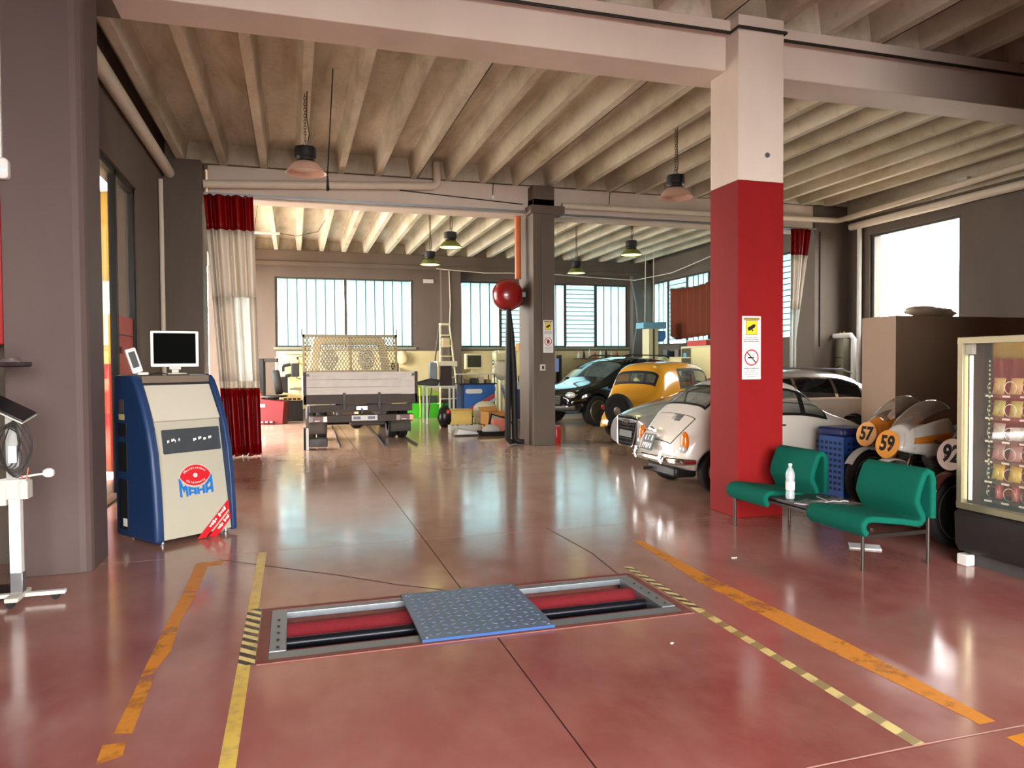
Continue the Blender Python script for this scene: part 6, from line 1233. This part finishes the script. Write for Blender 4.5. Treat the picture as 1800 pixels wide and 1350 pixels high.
for k, (dx, dy, r) in enumerate(((-.62, .62, .22), (-.42, .70, .20))):
    tag(MB().blob((tx+dx, 22.53, 1.28+.50*k), (r*.95, .12, r*1.05), 14, 9, .15).build('cloth_bundle', M('tan_cloth', (206, 184, 140), .9, bump=.5), ang=70), ('tan cloth bundle hanging on the wall left of the ladder', 'upper tan cloth bundle hanging beside the ladder')[k], 'cloth')
# blue cabinet with monitor on a cart
p = pz(846, 748); bc = thing('tool_cart', 'blue workshop cabinet with red and white stripes', 'cabinet', (p.x+.30, p.y+1.35, 0)); cz = 1.02
MB().bb(-.50, .36, -.3, .3, .06, cz).build('cabinet_body', M('cabinet_blue', (40, 104, 184), .4, var=.05), bc, .012); MB().bb(-.58, -.50, -.3, .3, .06, cz).build('cabinet_side', M('cabinet_navy', (26, 50, 100), .45), bc, .012)
for a in ((-.34, .30), (-.10, .46)):
    MB().prism([(a[0], .32), (.36, .32+.36*(.36-a[0])/.7), (.36, .32+.36*(.36-a[0])/.7+.10), (a[0]+.0, .40)], -.305, -.301, 'y').build('stripe', M('stripe_red', (222, 74, 60), .5) if a[0] < -.2 else WHPL, bc)
MB().bb(-.54, .32, -.26, .26, 0, .06).build('plinth', BLACK, bc); MB().prism(rrect(-.46, .0, .78, .90, .05), -.306, -.301, 'y').build('label_patch', WHPL, bc)
MB().bb(-.62, .40, -.34, .34, cz, cz+.03).build('cart_shelf', DKMET, bc)
for x in (-.56, .34):
    for y in (-.3, .3): MB().cyl((x, y, cz+.03), (x, y, cz+.26), .015, n=8).build('cart_post', BLACK, bc)
MB().bb(-.62, .40, -.34, .34, cz+.26, cz+.29).build('top_shelf', GREYW, bc, .006)
bx_, by_ = bc.location.x, bc.location.y
for k in range(4): tag(MB().bb(bx_-.46+.2*k, bx_-.32+.2*k, by_-.2, by_+.1, cz+.0305, cz+.13+.04*(k % 3)).build('parts_box', M('parts_%d' % k, ((120, 100, 80), (60, 56, 54), (206, 196, 170), (150, 130, 100))[k], .6), None, .01), ('brown parts box on the cart shelf under the old monitor, leftmost', 'black parts box on the cart shelf under the old monitor', 'cream parts box on the cart shelf under the old monitor', 'tan parts box on the cart shelf under the old monitor, rightmost')[k], 'box')
cm = thing('crt_monitor', 'old boxy white monitor on the blue cart', 'monitor', (bx_-.20, by_-.05, cz+.2905)); MB().rings([[(x*k, y, .08+.25+z*k) for x, z in ((-.24, -.21), (.24, -.21), (.24, .21), (-.24, .21))] for k, y in ((1, -.2), (1, -.02), (.65, .25))]).build('casing', CREAM, cm, .015); MB().bb(-.19, .19, -.206, -.201, .175, .495).build('screen', M('old_screen', (64, 66, 50), .2), cm); MB().lathe([(.16, 0), (.16, .02), (.05, .05), (.05, .13)], 20).build('swivel_foot', CREAM, cm)
fn_ = thing('desk_fan', 'white pedestal fan wrapped in cloth beside the old monitor', 'fan', (bx_+.66, by_+.1, 0)); MB().blob((0, 0, 1.40), (.23, .16, .28), 18, 12, .06).build('fan_head', M('fan_cloth', (222, 214, 190), .8, bump=.4), fn_, ang=70); MB().cyl((0, 0, .04), (0, 0, 1.2), .025, n=10).build('fan_pole', WHITE, fn_); MB().lathe([(.18, 0), (.18, .02), (.03, .05)], 20).build('fan_foot', WHITE, fn_)
MB().prism([(-.18, 0), (.18, 0), (.24, .20), (-.24, .22)], -.15, .15, 'y', Mx=Matrix.Translation((.02, 0, 1.66))).build('fan_hood', M('hood_yellow_grey', (206, 200, 160), .5), fn_, .02)
hf = thing('steel_fan_disc', 'grey metal disc fan standing right of the blue cabinet', 'fan', (bx_+.62, by_-.62, 0)); T = Matrix.Translation((0, 0, .70)) @ Matrix.Rotation(PI/2-.5, 4, 'Y'); MB().lathe([(0, -.04), (.12, -.05), (.30, -.02), (.34, .02), (.30, .05), (0, .06)], 28, T).build('disc', M('disc_grey', (176, 178, 180), .3, .6), hf); MB().lathe([(0, -.10), (.06, -.09), (.08, -.04)], 16, T).build('disc_hub', STEEL, hf); MB().bb(-.04, .04, -.05, .05, .02, .42).build('disc_post', STEEL, hf); MB().bb(-.2, .2, -.15, .15, 0, .03).build('disc_base', DKMET, hf)
wh = thing('grey_workbench', 'grey bench unit with blue doors behind the hoses', 'workbench', (bx_+1.42, by_+.1, 0)); MB().bb(-.42, .45, -.28, .3, .86, 1.06).build('bench_top', M('bench_grey_white', (200, 202, 206), .4), wh, .03)
for k in range(3): MB().bb(-.40+.28*k, -.14+.28*k, -.27, .27, .04, .86).build('bench_door', M('bench_blue', (52, 76, 120), .45), wh, .008)
# floor clutter in front
p = pz(846, 741); bd = thing('covered_box', 'white sheet bundled over a box on the floor', 'bundle', (p.x-.02, p.y-.52, 0)); MB().blob((0, 0, .30), (.36, .24, .28), 18, 12, .07).build('sheet', M('sheet_white', (220, 214, 196), .8, bump=.6), bd, ang=70); MB().bb(-.30, .30, -.18, .18, 0, .15).build('box', M('box_cream', (206, 196, 160), .7), bd, .01)
p = pz(808, 746); yb = thing('yellow_carton', 'open yellow carton on the floor beside the white bundle', 'carton', (p.x, p.y+.02, 0)); 
for (x0, x1, y0, y1) in ((-.3, .3, -.2, -.185), (-.3, .3, .185, .2), (-.3, -.285, -.2, .2), (.285, .3, -.2, .2)): MB().bb(x0, x1, y0, y1, .01, .40).build('carton_wall', M('carton_yellow', (228, 196, 110), .6), yb)
MB().bb(-.3, .3, -.2, .2, 0, .012).build('carton_floor', M('carton_yellow', (228, 196, 110), .6), yb); MB().bb(-.3, .3, -.34, -.20, .385, .395).build('carton_flap', M('carton_flap', (214, 170, 80), .6), yb)
p = pz(818, 760); cs = thing('parts_crate', 'pale low crate of small parts in front of the yellow carton', 'crate', (p.x, p.y+.05, 0))
MB().bb(-.36, .36, -.16, .16, 0, .05).build('crate_floor', GREYW, cs)
for x0, x1, y0, y1 in ((-.36, .36, -.16, -.145), (-.36, .36, .145, .16), (-.36, -.345, -.145, .145), (.345, .36, -.145, .145)): MB().bb(x0, x1, y0, y1, .05, .17).build('crate_side', GREYW, cs)
for k in range(6): MB().blob((-.28+.11*k, .02*(-1)**k, .12), (.05, .06, .06), 8, 6, .2).build('small_part', (STEEL, DKMET, CREAM)[k % 3], cs)
p = pz(800, 766); bt_ = thing('black_tube_bag', 'black bag with a red tag on the floor below the table', 'bag', (pz(783, 752).x, pz(783, 752).y+.1, 0)); MB().blob((0, 0, .26), (.17, .16, .27), 14, 10, .1).build('bag_body', M('bag_black', (22, 20, 22), .35), bt_, ang=70); MB().bb(.02, .09, -.165, -.15, .36, .44).build('red_tag', M('tag_red', (220, 50, 40), .5), bt_)
p = pz(822, 766); lf = thing('work_lamp', 'tilted metal work-lamp frame lying on the floor', 'work lamp', (p.x, p.y+.1, 0)); MB().prism([(-.28, .02), (.22, .0), (.30, .06), (-.20, .16)], -.12, .14, 'y').build('lamp_housing', M('lamp_housing', (190, 190, 186), .3, .4), lf, .01); MB().tube([(-.3, -.16, .02), (.36, -.16, .02), (.36, -.16, .24), (.30, .1, .24)], .012, 6).build('carry_frame', BLACK, lf)
p = pz(852, 760); pf = thing('air_filter', 'grey framed filter panel leaning on the floor by the hoses', 'filter', (p.x+.16, p.y-.30, 0)); MB().bb(-.20, .20, -.03, .03, 0, .42, Matrix.Rotation(.3, 4, 'Y') @ Matrix.Rotation(-.25, 4, 'X')).build('filter_frame', BLACK, pf, .01); MB().bb(-.16, .16, -.036, -.03, .04, .38, Matrix.Rotation(.3, 4, 'Y') @ Matrix.Rotation(-.25, 4, 'X')).build('filter_media', M('filter_grey', (176, 172, 160), .8), pf)
p = pz(876, 765); tk_ = thing('floor_tray', 'black tray with a pale lining in front of the cardboard box', 'tray', (p.x-.12, p.y, 0)); MB().rings([[(x*k, y*k, z) for x, y in rrect(-.34, .34, -.17, .17, .06)] for k, z in ((.85, 0), (1, .10), (1.02, .10), (.86, .02))]).build('tray_body', BLACK, tk_); MB().blob((-.04, .02, .12), (.2, .12, .12), 12, 8, .15).build('tray_lining', M('lining_grey', (200, 198, 196), .6), tk_, ang=70)
p = pz(872, 758); cbx = thing('cardboard_box', 'open brown cardboard box at the foot of the hoses', 'box', (p.x+.12, p.y+.62, 0), .3); CBM = M('cardboard', (190, 134, 72), .8)
for x0, x1, y0, y1 in ((-.26, .26, -.2, -.19), (-.26, .26, .19, .2), (-.26, -.25, -.2, .2), (.25, .26, -.2, .2)): MB().bb(x0, x1, y0, y1, .01, .42).build('box_wall', CBM, cbx)
MB().bb(-.26, .26, -.2, .2, 0, .012).build('box_floor', CBM, cbx); MB().bb(-.26, .26, 0, .16, 0, .006, Matrix.Translation((0, -.2, .42)) @ Matrix.Rotation(PI+.6, 4, 'X')).build('box_flap', CBM, cbx); MB().bb(-.26, .26, 0, .16, 0, .006, Matrix.Translation((0, .2, .42)) @ Matrix.Rotation(.7, 4, 'X')).build('box_flap', CBM, cbx)
p = pz(880, 764); tag(MB().bb(p.x-.14, p.x+.14, p.y+.05, p.y+.28, 0, .34).build('salmon_box', M('salmon_carton', (222, 130, 112), .7), None, .006), 'salmon pink carton beside the hanging hoses', 'box')
p = pz(880, 773); tag(MB().bb(p.x-.45, p.x+.25, p.y-.1, p.y+.12, .001, .012).build('floor_board', M('pale_board', (206, 182, 150), .7), None, .002), 'thin pale board lying on the floor in front of the hoses', 'board')
# cream locker with a box on top, behind the hose reel
lk = thing('cream_locker', 'tall cream metal locker behind the hose reel', 'locker', (6.75, 22.25, 0)); MB().bb(-.55, .62, -.28, .28, 0, 2.0).build('locker_body', CREAM, lk, .01)
for k in range(2):
    dr = MB().bb(-.52+.57*k, .02+.57*k, -.30, -.282, .12, 1.95).build('locker_door', M('locker_door', (230, 216, 158), .45, var=.05), lk, .006); MB().bb(-.04+.12*k, -.01+.12*k, -.315, -.30, .95, 1.2).build('door_handle', DKMET, dr, .004)
sd = MB().bb(-.62, -.55, -.26, .26, .06, 1.98).build('open_side_rack', M('rack_green_grey', (168, 172, 140), .5), lk)
for k in range(5): MB().blob((-.64, -.15+.05*k, .5+.28*k), (.05, .08, .09), 10, 7).build('rack_item', (GREYW, STEEL, WHITE)[k % 3], sd)
tag(MB().bb(6.9, 7.3, 22.05, 22.45, 2.001, 2.24).build('top_box', CBM, None, .006), 'cardboard box on top of the cream locker', 'box')
# small cart of white bottles right of the column
ct_ = thing('blue_rack', 'blue and grey rack of bottles against the back wall right of the column', 'rack', (8.05, 22.25, 0)); MB().bb(-.3, .3, -.2, .2, .9, .95).bb(-.3, -.27, -.2, .2, 0, 1.85).bb(.27, .3, -.2, .2, 0, 1.85).build('rack_frame', DKMET, ct_); MB().bb(-.22, .02, -.12, .1, .951, 1.45).build('blue_canister', M('canister_blue', (60, 130, 170), .4), ct_, .03); MB().bb(.05, .26, -.12, .1, 1.3, 1.75).build('lilac_canister', M('canister_lilac', (140, 160, 215), .4), ct_, .03)
# two-post lift
lf2 = thing('car_lift', 'cream lift post with a pale blue head near the right wall', 'car lift', (10.5, 20.05, 0)); MB().bb(-.16, .16, -.22, .22, 0, 2.62).build('lift_post', CREAM, lf2, .01); MB().bb(-.03, .03, -.235, -.222, .2, 2.6).build('post_slot', M('slot_dark', (96, 84, 50), .6), lf2); MB().prism([(-.36, 2.62), (.42, 2.62), (.42, 2.82), (-.36, 2.80)], -.25, .25, 'y').build('lift_head', LBLUE, lf2, .01); MB().prism([(.14, 2.55), (.42, 2.55), (.44, 2.35), (.34, 2.22), (.20, 2.24), (.12, 2.38)], -.2, .2, 'y').build('blue_guard', M('guard_blue', (76, 134, 200), .4), lf2, .02); MB().bb(-.25, .25, -.30, .30, 0, .02).build('foot_plate', DKMET, lf2)
MB().bb(.16, .36, -.2, .1, .9, 1.7).build('control_box', CREAM, lf2, .02); cq = MB().lathe([(0, 0), (.05, 0), (.05, .03), (0, .03)], 14, Matrix.Translation((.26, -.2, 1.5)) @ Matrix.Rotation(PI/2, 4, 'X')).build('control_knob', BLACK, lf2)
p = pz(1003, 735); la2 = thing('floor_lift', 'low blue and white floor lift before the black car', 'floor lift', (p.x+.1, p.y, 0), .15); MB().bb(-.75, .75, -.08, .08, .14, .26).build('arm_beam', M('arm_blue', (90, 150, 200), .4), la2, .01); MB().bb(.3, .6, -.10, .10, .12, .28).build('yellow_sleeve', M('sleeve_yellow', (236, 190, 60), .5), la2, .01); MB().rings([[(x, y, .001) for x, y in rrect(-.6, .9, -.3, .25, .2)], [(x*.9, y*.8, .13) for x, y in rrect(-.6, .9, -.3, .25, .2)]]).build('arm_base', M('arm_white', (205, 205, 200), .4), la2, .01); MB().tube([(-.8, -.2, .03), (-.5, -.45, .02), (.1, -.5, .02), (.7, -.3, .03)], .018, 6).build('arm_hose', M('hose_pale', (216, 180, 140), .5), la2)
# cabinets and red tool cases by the right wall
cbn = thing('cream_cabinet', 'large cream cabinet by the right wall under the brown cloth', 'cabinet', (11.1, 17.6, 0)); MB().bb(-.35, .40, -1.3, 1.05, 0, 2.04).build('cabinet_shell', CREAM, cbn, .01); MB().bb(-.36, -.352, -1.25, .4, .08, 1.98).build('cabinet_door', M('cabinet_door_cream', (236, 220, 160), .45, var=.04), cbn)
op = MB().bb(-.358, -.352, .5, 1.0, .1, 1.98).build('bay_shade_sheet', M('bay_shade_dark', (90, 84, 60), .7), cbn)  # dark sheet coloured as the shade inside the open shelves
for k in range(6): MB().bb(-.37, -.358, .5, 1.0, .3+.28*k, .33+.28*k).build('bay_shelf', CREAM, op); MB().bb(-.39, -.359, .56+.06*(k % 3), .72+.06*(k % 3), .33+.28*k, .45+.28*k).build('bay_item', (DKMET, GREYW, LBLUE)[k % 3], op)
ri = thing('red_tool_case', 'red tool case lying on the large cream cabinet', 'tool case', (11.0, 17.9, 2.041)); MB().bb(-.2, .25, -.5, .5, 0, .14).build('case_body', M('case_red', (206, 70, 64), .45), ri, .02); MB().bb(-.21, .26, -.51, .51, .14, .17).build('case_lid', WHPL, ri, .01)
tag(MB().bb(10.85, 11.25, 16.5, 17.15, 2.041, 2.20).build('dark_case', M('case_dark', (50, 44, 44), .5), None, .03), 'dark bag beside the red tool case on the cabinet', 'bag')
lc2 = thing('low_cabinet', 'low cream cabinet with tools on top between lift and large cabinet', 'cabinet', (11.35, 19.7, 0)); MB().bb(-.3, .35, -.65, .9, 0, 1.75).build('cabinet_shell', CREAM, lc2, .01); MB().bb(-.31, -.302, -.6, .1, .08, 1.68).bb(-.31, -.302, .14, .85, .08, 1.68).build('cabinet_doors', M('cabinet_door_cream', (236, 220, 160), .45, var=.04), lc2)
for k in range(4): tag(MB().bb(11.15, 11.4, 19.15+.36*k, 19.38+.36*k, 1.751, 1.93+.05*(k % 2)).build('tool_box', (DKMET, M('box_grey', (120, 116, 110), .5), BLACK, STEEL)[k], None, .02), ('dark metal tool box on the low cream cabinet, nearest', 'grey tool box on the low cream cabinet', 'black tool box on the low cream cabinet', 'steel tool box on the low cream cabinet, farthest')[k], 'tool box')
# brown cloth drying in front of the right window
BRC = translucent('brown_cloth', (142, 72, 48), .35, .9)
def fcl(u, v):
    y = 17.6+3.1*u; sag = .10*math.sin(PI*u)*(v > .5) ; return (11.55+.05*math.sin(u*2*PI*9+.5), y, 2.28+.12*(1-u)+(1.62+.05*u)*v-.12*v*math.sin(PI*u)-(.22*max(0, u-.9)/.1*(1-v)*-1 if u > .9 else 0))
cl_ = thing('brown_cloth', 'large brown cloth hung in front of the right window', 'cloth', (11.55, 19.1, 2.3)); MB().sheet(lambda u, v: tuple(Vector(fcl(u, v))-Vector((11.55, 19.1, 2.3))), 110, 8).build('cloth_sheet', BRC, cl_, solid=.004, ang=80); MB().tube([(.25, -3.0, 1.78), (0, -2.6, 1.72), (0, 0, 1.55), (0, 1.9, 1.70), (.25, 2.3, 1.76)], .008, 6).build('hanging_line', CABLE, cl_)
# shelves of small things on the back sill right of the column
sb = thing('back_shelf', 'narrow shelf of bottles under the right back window', 'shelf', (9.9, 22.45, 1.72)); MB().bb(-.9, .8, -.15, .2, 0, .03).build('shelf_board', M('shelf_brown', (104, 82, 62), .7), sb)
for k in range(8): MB().lathe([(.04, .03), (.045, .05), (.04, .16+.04*(k % 3)), (.015, .2+.04*(k % 3)), (.015, .24+.04*(k % 3))], 10, Matrix.Translation((-.8+.2*k, 0, 0))).build('bottle', (WHITE, DKMET, GREYW, M('bottle_red', (170, 70, 60), .4))[k % 4], sb)
# work bench along the back wall left of the truck, mostly hidden
wkb = thing('wall_bench', 'long cream work bench along the back wall behind the truck', 'workbench', (1.6, 22.25, 0)); MB().bb(-1.6, 1.9, -.3, .38, .86, .92).build('bench_top', M('bench_wood', (170, 140, 100), .6), wkb, .006)
for x in (-1.5, .2, 1.8): MB().bb(x-.04, x+.04, -.25, .3, 0, .86).build('bench_leg', CREAM, wkb)
